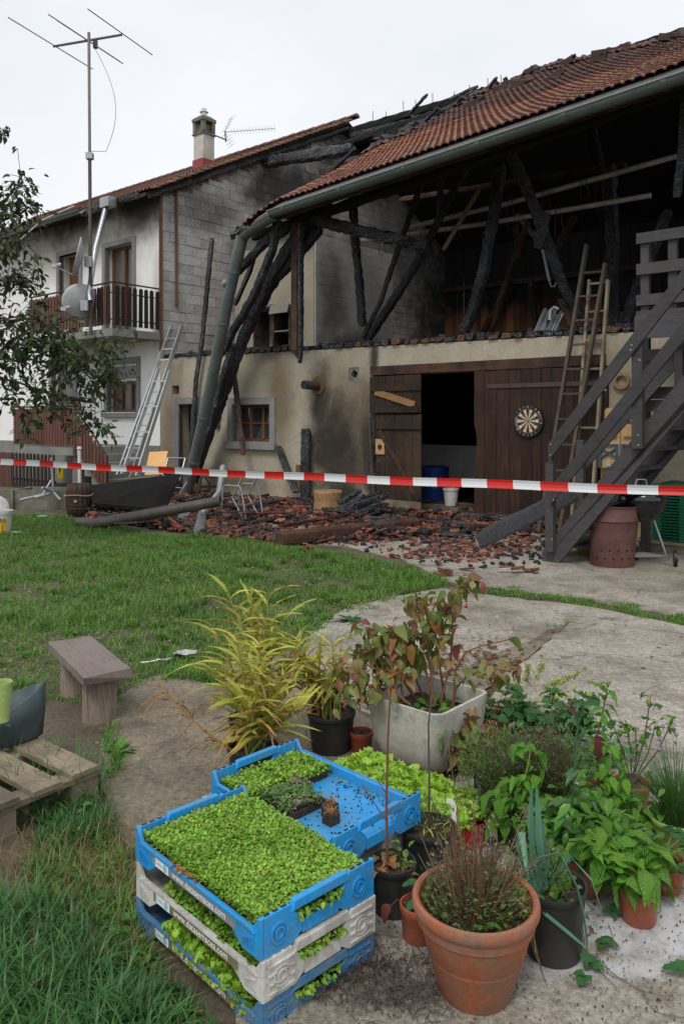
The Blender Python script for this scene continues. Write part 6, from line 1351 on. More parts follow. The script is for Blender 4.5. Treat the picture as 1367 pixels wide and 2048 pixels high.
# metal stand (folded parasol stand / tripod)
ts = W(105, 985, 12.8); t = thing('metal_stand', 'galvanised tripod stand behind the stone trough', 'stand', (ts.x, ts.y, 0)); mb = MB()
T0 = W(103, 915, 12.8); T1 = W(107, 985, 12.8); mb.tube([T0, T1], .025, 8); obj('post', mb, 'steel', t)
for q in ((40, 1000), (122, 1000), (85, 975), (70, 996)):
    mb = MB(); mb.tube([T1 - Vector((0, 0, .0)), W(q[0], q[1], 12.6)], .022, 8); obj('foot', mb, 'steel', t)
mb = MB(); mb.tube([W(103, 960, 12.8), W(85, 990, 12.7)], .016, 6); obj('brace', mb, 'steel', t)
wp = W(160, 985, 13.2); mb = MB(); mb.tube([(wp.x, wp.y, 0), W(159, 900, 13.2)], .03, 8); mb.lathe([(.03, 0), (.045, .02), (.03, .06)], W(159, 900, 13.2), 8); solo('white_post', mb, 'whiteplastic', 'thin white post standing behind the small barrel', 'post')
mb = MB(); hc = W(110, 965, 14.6); hc.z = .03; mb.tube([hc + Vector(((.34 + .04 * k) * math.cos(a), .28 * math.sin(a) + 0, .02 + .015 * k + .12 * max(0, math.sin(a)))) for k in range(3) for a in [q * math.pi / 8 for q in range(16)]], .016, 6); solo('garden_hose', mb, 'hose', 'coiled orange garden hose under the entrance landing', 'hose')
mb = MB(); mb.lathe([(.11, 0), (.125, .06), (.115, .06), (.1, .02), (.01, .02)], G(84, 1003) + Vector((0, 0, .0)), 18); solo('green_bowl', mb, 'limepot', 'lime green pet bowl on the ground left of the hose', 'bowl', sm=True)
mb = MB(); mb.lathe([(.10, 0), (.115, .05), (.1, .05), (.09, .02), (.01, .02)], G(68, 998), 18); solo('metal_bowl', mb, 'steel', 'metal pet bowl beside the lime green bowl', 'bowl', sm=True)
mb = MB(); mb.lathe([(.17, 0), (.18, .02), (.16, .03), (.01, .02)], G(78, 1010), 18); solo('dark_tray', mb, 'black', 'flat dark saucer in front of the lime green bowl', 'saucer', sm=True)
mb = MB(); mb.lathe([(.20, 0), (.23, .2), (.17, .26), (.01, .26)], G(146, 1012) + Vector((0, .5, 0)), 14); solo('tree_stump', mb, 'concrete_obj', 'pale rough stump just behind the small barrel', 'stump')
# black table board lying tilted
pts = [W(170, 972, 12.6), W(362, 946, 12.2), W(330, 996, 11.6), W(188, 1006, 11.8)]; pts[2].z = .16; mb = MB(); up_ = Vector((0, 0, .035)); mb.add([p for p in pts] + [p - up_ for p in pts], [(0, 1, 2, 3), (7, 6, 5, 4), (0, 3, 7, 4), (3, 2, 6, 7), (2, 1, 5, 6), (1, 0, 4, 5)]); solo('burnt_table_top', mb, 'enamel', 'glossy black burnt table top lying tilted behind the barrel', 'table top')
MT['scorched'] = mat('scorched', [(.008, .008, .008), (.018, .016, .015)], rough=.85, spec=.15, scale=4)
bpy.data.objects['burnt_table_top'].data.materials[0] = MT['scorched']
# amber panel
mb = MB(); A_ = [W(299, 904, 11.6), W(336, 902, 11.6), W(326, 948, 11.4), W(289, 950, 11.4)]; mb.add(A_ + [p + Vector((0, .03, 0)) for p in A_], [(0, 1, 2, 3), (7, 6, 5, 4), (0, 3, 7, 4), (3, 2, 6, 7), (2, 1, 5, 6), (1, 0, 4, 5)]); solo('amber_panel', mb, 'orange', 'half-melted amber plastic chair back above the striped tape', 'panel')
# chairs
def tube_chair(c_, rz_, label, sc=1.0, seat=None, tip=0.0, leg=('steel')):
    t = thing('garden_chair', label, 'chair', c_, rz_); R3 = Matrix.Rotation(rz_, 3, 'Z') @ Matrix.Rotation(tip, 3, 'Y'); f = lambda x, y, z: Vector(c_) + R3 @ Vector((x * sc, y * sc, z * sc))
    for y in (-.25, .25):
        mb = MB(); mb.tube([f(.27, y, 0), f(.2, y, .6), f(.15, y, .64), f(-.15, y, .64), f(-.2, y, .60), f(-.32, y, 0)], .013, 8); obj('side_frame', mb, leg, t, sm=True)
        mb = MB(); mb.tube([f(-.27, y * .9, 0), f(.02, y * .9, .42), f(-.26, y * .9, .88)], .013, 8); obj('back_leg', mb, leg, t, sm=True)
    for (x_, y_, z_) in ((-.26, .22, .88), (.2, .25, .40), (-.1, .25, .28)): mb = MB(); mb.tube([f(x_, -y_, z_), f(x_, y_, z_)], .013, 8); obj('cross_bar', mb, leg, t)
    if seat:
        mb = MB(); q = .42
        for i in range(9): mb.bar(f(-.2, -.22 + i * .055, q), f(.22, -.22 + i * .055, q), .014, .014); mb.bar(f(-.2 + i * .052, -.22, q + .008), f(-.2 + i * .052, .22, q + .008), .014, .014)
        obj('seat_grid', mb, seat, t)
    return t
tube_chair(G(482, 1040), 2.6, 'grey metal chair frame without seat standing in the rubble', .82)
tube_chair(G(322, 1012) + Vector((0, 0, .25)), 1.2, 'tipped chair with a black woven seat under the amber panel', .8, 'black', 1.0)
tube_chair(G(420, 1012), .2, 'blackened chair frame behind the fallen downpipe', .8, 'black', 0, 'iron')
# fallen pipes
mb = MB(); mb.tube([W(160, 1046, 10.9), Gz(190, 1048, .09), Gz(300, 1028, .22), Gz(435, 1003, .34)], .075, 12); solo('fallen_downpipe', mb, 'darksteel', 'long dented grey downpipe lying across the rubble', 'pipe', sm=True)
mb = MB(); mb.tube([Gz(398, 1062, .07), Gz(405, 1030, .1)], .075, 12); mb.tube([Gz(405, 1030, .12), W(440, 985, 11.8), W(447, 935, 12.3)], .06, 12); solo('broken_pipe', mb, 'steel', 'pale broken pipe propped behind the metal chair frame', 'pipe', sm=True)
for (a, b, lb) in (((352, 1058), (375, 1020), 'bent strip of grey sheet metal leaning in the rubble'), ((365, 1025), (405, 1008), 'crumpled zinc scrap on the fallen downpipe')):
    mb = MB(); p, q = Gz(a[0], a[1], .02), Gz(b[0], b[1], .2); mb.sweep([p, p.lerp(q, .4) + Vector((.03, 0, .05)), p.lerp(q, .7) + Vector((-.03, 0, -.01)), q], [(-.07, -.004), (.02, .01), (.07, -.01), (.07, 0), (.02, .02), (-.07, .004)]); solo('zinc_scrap', mb, 'steel', lb, 'scrap')
# paint bucket with print
pc = G(2, 1068); mb = MB(); mb.lathe([(.12, 0), (.145, .27), (.155, .27), (.155, .31), (.14, .31), (.13, .2), (.01, .2)], pc, 22); pb = solo('paint_bucket', mb, 'whiteplastic', 'white paint bucket with yellow label and red figure at the left edge', 'bucket', sm=True)
K = 12; vs = []
for k in range(K + 1):
    a = -2.6 + 2.0 * k / K
    for z_ in (.03, .22): r_ = .12 + .025 * z_ / .27 + .002; vs.append(pc + Vector((r_ * math.cos(a), r_ * math.sin(a), z_)))
mb = MB(); mb.add(vs, [(2 * k, 2 * k + 2, 2 * k + 3, 2 * k + 1) for k in range(K)]); obj('label_band', mb, 'yellow', pb)
text('print', 'MA', .09, pc + Vector((.0, -.142, .16)), (1, .12, 0), (0, .0, 1), 'bluetext', pb); text('print', '1', .14, pc + Vector((.045, -.140, .04)), (1, .1, 0), (0, 0, 1), 'dred', pb)
for (px, py, lb, m) in ((85, 1037, 'crushed clear plastic bottle on the lawn edge', 'stickerblue'), (35, 1070, 'flat pale lid on the grass beside the paint bucket', 'dish'), (303, 1337, 'torn strip of white tape lying right of the bench', 'print'), (370, 1317, 'crumpled clear foil on the path right of the bench', 'dish')):
    c_ = G(px, py); mb = MB()
    vs = []
    for i in range(6):
        for j in range(3): vs.append(c_ + Vector(((i - 2.5) * .028 + (0.02 * j if px == 303 else 0), (j - 1) * (.012 if px == 303 else .04) + .012 * i * (px == 303), .03 + ru(0, .015))))
    mb.add(vs, [(i * 3 + j, i * 3 + j + 1, i * 3 + j + 4, i * 3 + j + 3) for i in range(5) for j in range(2)]); o = solo('litter', mb, m, lb, 'litter'); md = o.modifiers.new('t', 'SOLIDIFY'); md.thickness = .003

# ================================================================== BARRIER TAPE
ta, tb = Vector((-6.6, 10.8, 1.10)), Vector((5.2, 5.35, .80))
ta, tb = W(-160, 913, 10.6), W(1560, 988, 5.8); tape = thing('barrier_tape', 'red and white striped barrier tape stretched across the whole yard', 'barrier tape', (ta + tb) / 2)
Lt_ = (tb - ta).length; d_ = (tb - ta).normalized(); seg = .233; k = 1; s_ = -.02
def tp(t):
    p = ta.lerp(tb, t); p.z += -.035 * 4 * t * (1 - t) + .004 * math.sin(t * 34); return p
while s_ < Lt_:
    a, b = max(0, s_), min(Lt_, s_ + seg); mb = MB(); vs = []; K = 3
    for i in range(K + 1):
        t = (a + (b - a) * i / K) / Lt_; p = tp(t); tw = .35 * math.sin(t * 9 + 1)
        for h_ in (-.037, -.013, .013, .037): vs.append(p + Vector((0, .012 * (1 if abs(h_) < .02 else 0) + h_ * tw, h_)))
    mb.add(vs, [(i * 4 + j, (i + 1) * 4 + j, (i + 1) * 4 + j + 1, i * 4 + j + 1) for i in range(K) for j in range(3)])
    obj('red_band' if k % 2 else 'white_band', mb, 'tape_r' if k % 2 else 'tape_w', tape); s_ += seg; k += 1
for p, lb in ((ta, 'left'), (tb, 'right')): mb = MB(); mb.tube([(p.x, p.y, 0), (p.x, p.y, p.z + .15)], .025, 8); solo('tape_post', mb, 'steel', 'steel post holding the %s end of the barrier tape, outside the frame' % lb, 'post')

# ================================================================== BENCH, PALLET, PLANTER BAG
zb_ = .27; c1, c2, c3, c4_ = G(165, 1352, zb_), G(262, 1334, zb_), G(182, 1274, zb_), G(102, 1283, zb_)
be = thing('wooden_bench', 'short rustic bench of one thick board on two log legs', 'bench', (c1 + c2 + c3 + c4_) / 4 - Vector((0, 0, zb_)))
ax = ((c4_ - c1) + (c3 - c2)).normalized(); ay = (c2 - c1); ay = (ay - ax * ay.dot(ax)).normalized(); ctr = (c1 + c2 + c3 + c4_) / 4; rzb = math.atan2(ax.y, ax.x)
be.rotation_euler = (0, 0, rzb); wl, ww = .70, .235
mb = MB(); K = 10; vs = []
for i in range(K + 1):
    x = (i / K - .5) * wl
    for (y, z_) in ((-.5, -.045), (-.5, -.006), (-.47, 0), (0, -.002), (.47, 0), (.5, -.006), (.5, -.045)): vs.append(ctr + ax * (x + (ru(-.008, .008) if i in (0, K) else 0)) + ay * (y * ww + ru(-.002, .002)) + Vector((0, 0, z_)))
mb.add(vs, [(i * 7 + j, i * 7 + (j + 1) % 7, (i + 1) * 7 + (j + 1) % 7, (i + 1) * 7 + j) for i in range(K) for j in range(7)] + [tuple(range(7)), tuple(K * 7 + j for j in range(6, -1, -1))]); o = obj('seat', mb, 'benchtop', be)
def logleg(c_, rx, ry, h_):
    mb = MB(); n = 34; vs = []; rr_ = [1 + ru(-.05, .03) - (.07 if rnd() < .2 else 0) for _ in range(n)]
    for z_ in (0, h_ * .3, h_ * .7, h_):
        for k in range(n): a = 2 * math.pi * k / n; vs.append(c_ + ax * rx * rr_[k] * math.cos(a) + ay * ry * rr_[k] * math.sin(a) + Vector((0, 0, z_)))
    mb.add(vs, [(i * n + k, i * n + (k + 1) % n, (i + 1) * n + (k + 1) % n, (i + 1) * n + k) for i in range(3) for k in range(n)] + [tuple(range(n - 1, -1, -1)), tuple(3 * n + k for k in range(n))]); return obj('leg', mb, 'log', be, sm=True)
b0 = ctr - Vector((0, 0, zb_)); logleg(b0 - ax * .22, .075, .085, .224); logleg(b0 + ax * .22, .07, .085, .224)
# pallet
pz = .145; pc = G(200, 1527, pz); A_ = (G(87, 1475, pz) - pc).normalized(); A_ = Vector((-.785, .62, 0)); B_ = Vector((-.62, -.785, 0))
pa = thing('wooden_pallet', 'weathered wooden pallet at the left edge carrying a dark green planter', 'pallet', (pc.x, pc.y, 0), math.atan2(A_.y, A_.x))
def pbox(nm, a0, a1, b0_, b1_, z0, z1, m='pallet'):
    mb = MB(); vs = [Vector((pc.x, pc.y, 0)) + A_ * a + B_ * b + Vector((0, 0, z + ru(-.002, .002))) for z in (z0, z1) for (a, b) in ((a0, b0_), (a1, b0_), (a1, b1_), (a0, b1_))]
    mb.add(vs, [(3, 2, 1, 0), (4, 5, 6, 7), (0, 1, 5, 4), (1, 2, 6, 5), (2, 3, 7, 6), (3, 0, 4, 7)]); return obj(nm, mb, m, pa)
for k in range(5): pbox('slat', -.01 + ru(-.01, .01), .82, .01 + k * .165, .125 + k * .165, pz - .02, pz)
for a in (0, .36, .72): pbox('stringer_board', a, a + .09, 0, .80, pz - .041, pz - .0215)
for a in (0.005, .36, .72):
    for b in (.0, .34, .68): pbox('block', a, a + .085, b + .005, b + .12, .0 + .02, pz - .042, 'pallet')
for b in (0, .34, .68): pbox('skid', 0, .82, b, b + .12, 0.001, .019)
# planter bag: a long dark green boat-like tub
pg = thing('green_planter_tub', 'dark green rubber tub shaped like a boat standing on the pallet', 'planter', (G(20, 1500, pz).x, G(20, 1500, pz).y, pz)); tipp = G(90, 1470, pz) + Vector((0, 0, 0)); e1 = Vector((-.86, -.5, 0)).normalized(); e2 = Vector((e1.y, -e1.x, 0)); K = 16; vs = []
for i in range(K + 1):
    s = i / K; L1 = s * .62; w_ = .17 * math.sin(min(1, s * 1.35) * math.pi / 2) ** .7; rim = pz + .12 + .11 * (1 - s) ** 3
    for (f_, z_) in ((-1.0, rim), (-.93, pz + (rim - pz) * .5), (-.6, pz + .01), (0, pz + .002), (.6, pz + .01), (.93, pz + (rim - pz) * .5), (1.0, rim)):
        p = tipp + e1 * (L1 + (.0 if abs(f_) > .95 else .03 * (1 - abs(f_)))) + e2 * f_ * w_; p.z = z_ ; vs.append(p)
mb = MB(); mb.add(vs, [(i * 7 + j, i * 7 + j + 1, (i + 1) * 7 + j + 1, (i + 1) * 7 + j) for i in range(K) for j in range(6)]); o = obj('tub', mb, 'dkgreen', pg, sm=True); md = o.modifiers.new('t', 'SOLIDIFY'); md.thickness = .012; md.offset = 0
mb = MB(); mb.add([tipp + e1 * (.12 + .5 * i / 8) + e2 * f_ * .13 * min(1, .6 + i * .1) + Vector((0, 0, .10)) for i in range(9) for f_ in (-1, 1)], [(2 * i, 2 * i + 1, 2 * i + 3, 2 * i + 2) for i in range(8)]); obj('soil', mb, 'soil', pg)
gl = leafmesh('tub_leaf', 'grassdk', wid=.2, droop=.3)
for i in range(34):
    a = ru(0, 6.28); put_leaf(gl, pg, tipp + e1 * ru(.15, .5) + e2 * ru(-.1, .1) + Vector((0, 0, .10)), (math.cos(a), math.sin(a), ru(.3, 1.2)), ru(.05, .12))
cg = W(3, 1395, 3.0); mb = MB(); mb.lathe([(.028, -.09), (.04, .06), (.036, .06), (.026, -.08)], cg, 16); solo('pale_green_cup', mb, 'limepot', 'pale lime plastic cup in the green tub at the left edge', 'cup', sm=True)
# blades growing through the pallet
blades('pallet_grass', 260, [(60, 1560), (195, 1555), (200, 1620), (20, 1640)], .12, .28, .004, .007, 'grassdk', dens=-2, seed=31, hs=.1)
blades('pallet_edge_grass', 1500, [(90, 1620), (190, 1590), (240, 1660), (120, 1720), (80, 1700)], .04, .09, .003, .006, 'grassdk', dens=-.3, seed=32, hs=.1, clump=20)
# apple tree at the left (trunk outside the frame)
tr0 = Vector((-6.2, 9.6, 0)); tree = thing('apple_tree', 'apple tree with dark curled leaves reaching in from the left edge', 'tree', tr0); mb = MB(); mb.tube([tr0, tr0 + Vector((.1, 0, 1.2)), tr0 + Vector((.3, 0, 2.4)), tr0 + Vector((.4, .1, 4.4))], .13, 10, scale=lambda t: 1 - .7 * t); obj('trunk', mb, 'bark', tree, sm=True)
BR = [[(-260, 650), (-80, 620), (20, 640), (100, 690), (170, 730), (225, 690)], [(-260, 700), (-60, 740), (60, 770), (140, 800), (205, 860)], [(-260, 560), (-60, 560), (20, 560), (75, 570)], [(-260, 640), (-80, 700), (40, 720), (130, 730), (200, 760), (240, 740)],
      [(-260, 430), (-80, 460), (0, 440), (30, 395), (40, 350)], [(-80, 460), (20, 430), (55, 420), (72, 415)], [(-260, 480), (-60, 520), (20, 500), (40, 470)], [(-80, 800), (30, 800), (60, 840), (50, 880)], [(20, 640), (80, 640), (120, 680), (130, 720)],
      [(140, 800), (180, 800), (200, 770), (215, 700), (228, 668)], [(60, 770), (110, 830), (130, 845)], [(-60, 740), (0, 700), (60, 650), (90, 620)], [(-260, 330), (-60, 300), (0, 275), (8, 262)], [(100, 690), (120, 640), (150, 640)], [(30, 720), (60, 690), (110, 700), (160, 760), (190, 800)]]
DEN = [1.6, 1.5, 1.3, 1.6, 1.6, 1.2, 1.4, .9, 1.4, .6, .8, 1.5, .5, .7, 1.3]
lp, ld = [], []; depth = {}
for bi, br_ in enumerate(BR):
    Y0 = 9.4 + ru(-.5, .5); P_ = [W(x, y, Y0 + ru(-.15, .15)) for x, y in br_]; mb = MB(); q = []
    for i in range(len(P_) - 1): q += [P_[i].lerp(P_[i + 1], k / 4) + Vector((ru(-.03, .03), ru(-.03, .03), ru(-.03, .03))) for k in range(4)]
    q.append(P_[-1])
    if br_[0][0] < -200: q = [tr0 + Vector((.3, 0, max(.8, min(4.3, q[0].z))))] + q
    mb.tube(q, .022, 6, scale=lambda t: 1 - .8 * t); obj('branch', mb, 'bark', tree, sm=True)
    Lb = sum((q[i + 1] - q[i]).length for i in range(len(q) - 1)); n = int(Lb * 46 * DEN[bi])
    for _ in range(n):
        i = random.randrange(len(q) - 1); p = q[i].lerp(q[i + 1], rnd())
        if bi in (9,) and rnd() < .3: continue
        tw = Vector((ru(-1, 1), ru(-1, 1), ru(-.9, .9))).normalized() * ru(.04, .34 if DEN[bi] > 1 else .12)
        for __ in range(2): lp.append(p + tw + Vector((ru(-.04, .04), ru(-.04, .04), ru(-.04, .04)))); ld.append(tw)
lp = np.array([v[:] for v in lp]); ld = np.array([v[:] for v in ld]); n = len(lp)
V, F = scatter(*leaf_t(.5, .35, .35, 3), lp, np.arctan2(ld[:, 1], ld[:, 0]) + U(-.8, .8, n), U(-1.2, .4, n), U(-1, 1, n), U(.06, .115, n)); stuff(npmesh('leaves', V, F, 'appleleaf', tree))
mb = MB()
for i in range(0, n, 3):
    p = Vector(lp[i]); mb.tube([p - Vector(ld[i]) * .9, p], .004, 3, cap=False)
stuff(obj('twigs', mb, 'bark', tree))

# ================================================================== CRATES WITH SEEDLINGS
def crate(c_, ang, m, name_label, h=.1, Lc=.60, Sc=.39, label_m='labelgrey', style=0):
    """c_ = centre on the underside; long axis along ang"""
    t = thing('plastic_crate', name_label, 'crate', c_, ang); ex = Vector((math.cos(ang), math.sin(ang), 0)); ey = Vector((-ex.y, ex.x, 0)); c_ = Vector(c_)
    P3 = lambda x, y, z: c_ + ex * x + ey * y + Vector((0, 0, z)); hl, hs = Lc / 2, Sc / 2; th = .012
    mb = MB(); mb.add([P3(x, y, z) for z in (.022, .028) for x, y in ((-hl + .012, -hs + .012), (hl - .012, -hs + .012), (hl - .012, hs - .012), (-hl + .012, hs - .012))], BOXF); obj('floor', mb, m, t)
    mb = MB()
    if 'open' in name_label or 'half-empty' in name_label:
        for i in range(9):
            for j in range(6): mb.disc(P3(-.24 + i * .06, -.15 + j * .06, .0283), .0045, (0, 0, 1), 6, .0006)
        stuff(obj('floor_holes', mb, 'black', t))
    for sg in (-1, 1):     # long sides: low band, full-height corner posts
        y0 = sg * hs; y1 = sg * (hs - th); pl = [(-hl, 0), (-hl + .075, 0), (-hl + .12, .030), (hl - .12, .030), (hl - .075, 0), (hl, 0), (hl, h), (hl - .012, h), (hl - .035, h * .66), (-hl + .035, h * .66), (-hl + .012, h), (-hl, h)]
        mb = MB(); mb.prism(pl, lambda a, b, q: P3(a, q, b), y0, y1); o = obj('long_side', mb, m, t)
        bv_ = o.modifiers.new('b', 'BEVEL'); bv_.width = .002; bv_.segments = 2; bv_.limit_method = 'ANGLE'
        mb = MB(); mb.prism([(-hl + .02, h * .60), (hl - .02, h * .60), (hl - .04, h * .66 + .002), (-hl + .04, h * .66 + .002)], lambda a, b, q: P3(a, q, b), y0 + sg * .005, y0); obj('rim', mb, m, t)
        mb = MB()
        for s2 in (-1, 1):
            for k in range(5): mb.prism([(s2 * (hl - .03 - k * .009) - .0022, .018), (s2 * (hl - .03 - k * .009) + .0022, .018), (s2 * (hl - .03 - k * .009) + .0022, .046 - k * .003), (s2 * (hl - .03 - k * .009) - .0022, .046 - k * .003)], lambda a, b, q: P3(a, q, b), y0 + sg * .004, y0 - sg * .001)
        obj('rib', mb, m, t)
    for sg in (-1, 1):     # short sides: posts, handle bar, slot, panel
        x0 = sg * hl; q0 = x0 - sg * th; mb = MB(); W_ = hs - th - .0005
        def pr_(pl): mb.prism(pl, lambda a, b, q: P3(q, a, b), x0, q0)
        pw = .09
        def cp_():
            o = obj('corner_post', mb, m, t); bv_ = o.modifiers.new('b', 'BEVEL'); bv_.width = .002; bv_.segments = 2; bv_.limit_method = 'ANGLE'
        pr_([(-W_, 0), (-W_ + pw, 0), (-W_ + pw + .03, .02), (-W_ + pw + .03, h - .045), (-W_ + pw, h - .018), (-W_ + pw - .01, h), (-W_, h)]); cp_(); mb = MB(); pr_([(W_ - pw - .03, .02), (W_ - pw, 0), (W_, 0), (W_, h), (W_ - pw + .01, h), (W_ - pw, h - .018), (W_ - pw - .03, h - .045)]); cp_()
        mb = MB(); pr_([(-W_ + pw + .0305, .012), (W_ - pw - .0305, .012), (W_ - pw - .0305, h - .055), (-W_ + pw + .0305, h - .055)]); obj('end_panel', mb, m, t)
        mb = MB(); mb.prism([(-W_ + pw - .008, h - .02), (W_ - pw + .008, h - .02), (W_ - pw - .004, h + .006), (-W_ + pw + .004, h + .006)], lambda a, b, q: P3(q, a, b), x0 + sg * .004, q0 - sg * .003); o = obj('handle_bar', mb, m, t)
        bv_ = o.modifiers.new('b', 'BEVEL'); bv_.width = .003; bv_.segments = 2; bv_.limit_method = 'ANGLE'
        for s2 in (-1, 1):
            yc = s2 * (W_ - .045)
            mb = MB(); mb.disc(P3(x0, yc, h * .47), .027, ex * sg, 24, .004, .022); mb.disc(P3(x0, yc, h * .47), .015, ex * sg, 20, .005, .011)
            if style == 1:
                for k in range(4): mb.prism([(yc - .04, .012 + k * .022), (yc + .04, .012 + k * .022), (yc + .04, .016 + k * .022), (yc - .04, .016 + k * .022)], lambda a, b, q: P3(q, a, b), x0 + sg * .004, x0 - sg * .001)
            obj('corner_emblem', mb, m, t)
            mb = MB()
            for k in range(3): mb.prism([(s2 * (W_ - .012 - k * .026) - .008, h + .0005), (s2 * (W_ - .012 - k * .026) + .008, h + .0005), (s2 * (W_ - .012 - k * .026) + .008, h + .0012), (s2 * (W_ - .012 - k * .026) - .008, h + .0012)], lambda a, b, q: P3(q, a, b), x0 - sg * .003, q0 + sg * .002)
            obj('stacking_slot', mb, 'black' if m != 'white' else 'labelgrey', t)
    # printed strip on the long side facing the viewer (-y side)
    y0 = -hs - .0006; mb = MB(); mb.prism([(-.20, .0318), (.20, .0318), (.20, h * .585), (-.20, h * .585)], lambda a, b, q: P3(a, q, b), y0 - .0006, y0 + .0005); lb = obj('label_strip', mb, label_m, t)
    mb = MB(); mb.prism([(-.185, .0325), (-.115, .0325), (-.115, h * .575), (-.185, h * .575)], lambda a, b, q: P3(a, q, b), y0 - .0014, y0 - .0005); obj('sticker', mb, 'print', lb)
    mb = MB(); mb.disc(P3(-.133, y0 - .0015, .045), .0105, -ey, 16, .0006); obj('sticker_globe', mb, 'stickerblue', lb)
    text('print', 'Data', .017, P3(-.182, y0 - .0022, .041), ex, (0, 0, 1), 'stickerblue', lb, ext=.0002); text('print', 'www.datasemscea.com', .027, P3(-.095, y0 - .0012, .037), ex, (0, 0, 1), 'print', lb, ext=.0003)
    return t, P3
DC = 1.202
def at(px, py, z): return G(px, py, z)
Lq, Nq, Rq, Fq = at(273, 1650, .298), at(522, 1838, .298), at(743, 1712, .298), at(487, 1576, .298)
cc = (Lq + Nq + Rq + Fq) / 4; ang1 = math.atan2((Nq - Lq).y, (Nq - Lq).x) + .0
def seedtray(label, P3, x0, x1, y0, y1, z, n, m, smin, smax, cat='seedlings', tpl=None, hgt=.03, rim=.0, nm='seedlings', ragged=0.0, pit=(-.2, .9)):
    x = U(x0, x1, n); y = U(y0, y1, n); bump_ = .35 * vn(x, y, 9, 2) + .3
    if ragged:
        ex_ = (x - (x0 + x1) / 2) / (x1 - x0) * 2; ey_ = (y - (y0 + y1) / 2) / (y1 - y0) * 2; ok = np.maximum(abs(ex_), abs(ey_)) < 1 - ragged * (vn(x, y, 16, 5) * .5 + .5); x, y, bump_ = x[ok], y[ok], bump_[ok]; n = len(x)
    h = z + hgt * U(.25, 1, n) * (.75 + .35 * bump_); o = P3(0, 0, 0); e1_ = P3(1, 0, 0) - o; e2_ = P3(0, 1, 0) - o
    pos = np.array(o[:])[None] + np.outer(x, e1_[:]) + np.outer(y, e2_[:]); pos[:, 2] = o.z + h
    V, F = scatter(*(tpl or leaf_t(.72, .15, .3, 3, shape=.8)), pos, U(0, 6.28, n), U(pit[0], pit[1], n), U(-.5, .5, n), U(smin, smax, n))
    ob = npmesh(nm, V, F, m, loc=P3((x0 + x1) / 2, (y0 + y1) / 2, z)); stuff(ob); return tag(ob, label, cat)
FR = ([(0, -.05, 0), (0, .05, 0), (.35, -.3, .1), (.35, .0, -.02), (.35, .3, .1), (.7, -.55, .28), (.7, -.2, .02), (.7, .2, .22), (.7, .55, .0), (1, -.35, .05), (1, -.05, .3), (1, .2, .0), (1, .42, .25)],
      [(0, 2, 3, 1), (1, 3, 4, 4)][:1] + [(2, 5, 6, 3), (3, 6, 7, 4), (4, 7, 8, 8)][:2] + [(5, 9, 10, 6), (6, 10, 11, 7), (7, 11, 12, 8)])
z3 = (0.0, .10, .20)
gcen = Vector((cc.x, cc.y, 0))
off = [(.0, .0), (.004, -.004), (0, 0)]
stk = []
for k, (m, lb, lm, stl) in enumerate((('bluedull', 'worn dull blue crate at the bottom of the front stack', 'labelolive', 1), ('white', 'white ribbed crate in the middle of the front stack', 'labelolive', 1), ('blue', 'bright blue crate brimming with seedlings on top of the front stack', 'labelgrey', 0))):
    t, P3 = crate(gcen + Vector((off[k][0], off[k][1], z3[k] - .002 + (.0 if k else .0))), ang1 + (.0, .008, 0)[k], m, lb, label_m=lm, style=stl); stk.append(P3)
mb = MB(); mb.add([stk[2](x, y, z) for z in (.03, .06) for x, y in ((-.283, -.18), (.283, -.18), (.283, .18), (-.283, .18))], BOXF); solo('soil_blocks', mb, 'soil', 'soil blocks filling the topmost blue crate', 'soil')
seedtray('dense carpet of bright green seedlings in the topmost blue crate', stk[2], -.272, .282, -.180, .178, .056, 34000, 'seed', .007, .0135, hgt=.042)
seedtray('leafy seedlings in the white middle crate', stk[1], -.17, .27, -.185, .17, .03, 5200, 'seed', .010, .02, hgt=.055)
seedtray('frilly lettuce plants in the worn blue bottom crate', stk[0], -.14, .28, -.19, .17, .03, 5200, 'lettuce', .014, .028, cat='lettuce', tpl=FR, hgt=.055)
seedtray('yellowed straggling shoots hanging over the front lip of the topmost crate', stk[2], -.10, .02, -.196, -.186, .066, 40, 'gingerdry', .01, .018, hgt=.01)
for P_, lb in ((stk[2], 'leaves poking through the handle slot of the topmost crate'), (stk[1], 'leaves poking through the handle slot of the white crate'), (stk[0], 'leaves poking through the handle slot of the bottom crate')):
    seedtray(lb, P_, .29, .312, -.085, .07, .052 if P_ is not stk[2] else .05, 90, 'seed', .012, .02, hgt=.026, pit=(-1.0, .3))
# second stack
L2, N2, R2, F2 = at(428, 1539, .298), at(676, 1670, .298), at(833, 1586, .298), at(591, 1480, .298); c2_ = (L2 + N2 + R2 + F2) / 4; ang2 = math.atan2((N2 - L2).y, (N2 - L2).x)
g2 = Vector((c2_.x, c2_.y, 0)); n_ = Vector((math.cos(ang2), math.sin(ang2), 0))
crate(g2 + n_ * -.005 + Vector((0, 0, -.002)), ang2, 'bluedull', 'worn blue crate at the bottom of the rear stack')
t, P3w = crate(g2 - n_ * .045 + Vector((-.005, 0, .098)), ang2 + .01, 'white', 'white crate pushed left in the middle of the rear stack', style=1)
seedtray('dark red lettuce seedlings in the white crate of the rear stack', P3w, -.28, -.1, -.17, .17, .03, 900, 'darkred', .015, .025, hgt=.05)
t, P3 = crate(g2 + Vector((0, 0, .198)), ang2, 'blue', 'bright blue half-empty crate on top of the rear stack')
seedtray('block of green seedlings in the far left corner of the half-empty crate', P3, -.28, -.09, -.02, .175, .045, 3300, 'seed', .009, .016, hgt=.035, ragged=.12)
seedtray('block of green seedlings in the near left corner of the half-empty crate', P3, -.28, -.12, -.175, -.02, .045, 2500, 'seed', .009, .016, hgt=.035, ragged=.12)
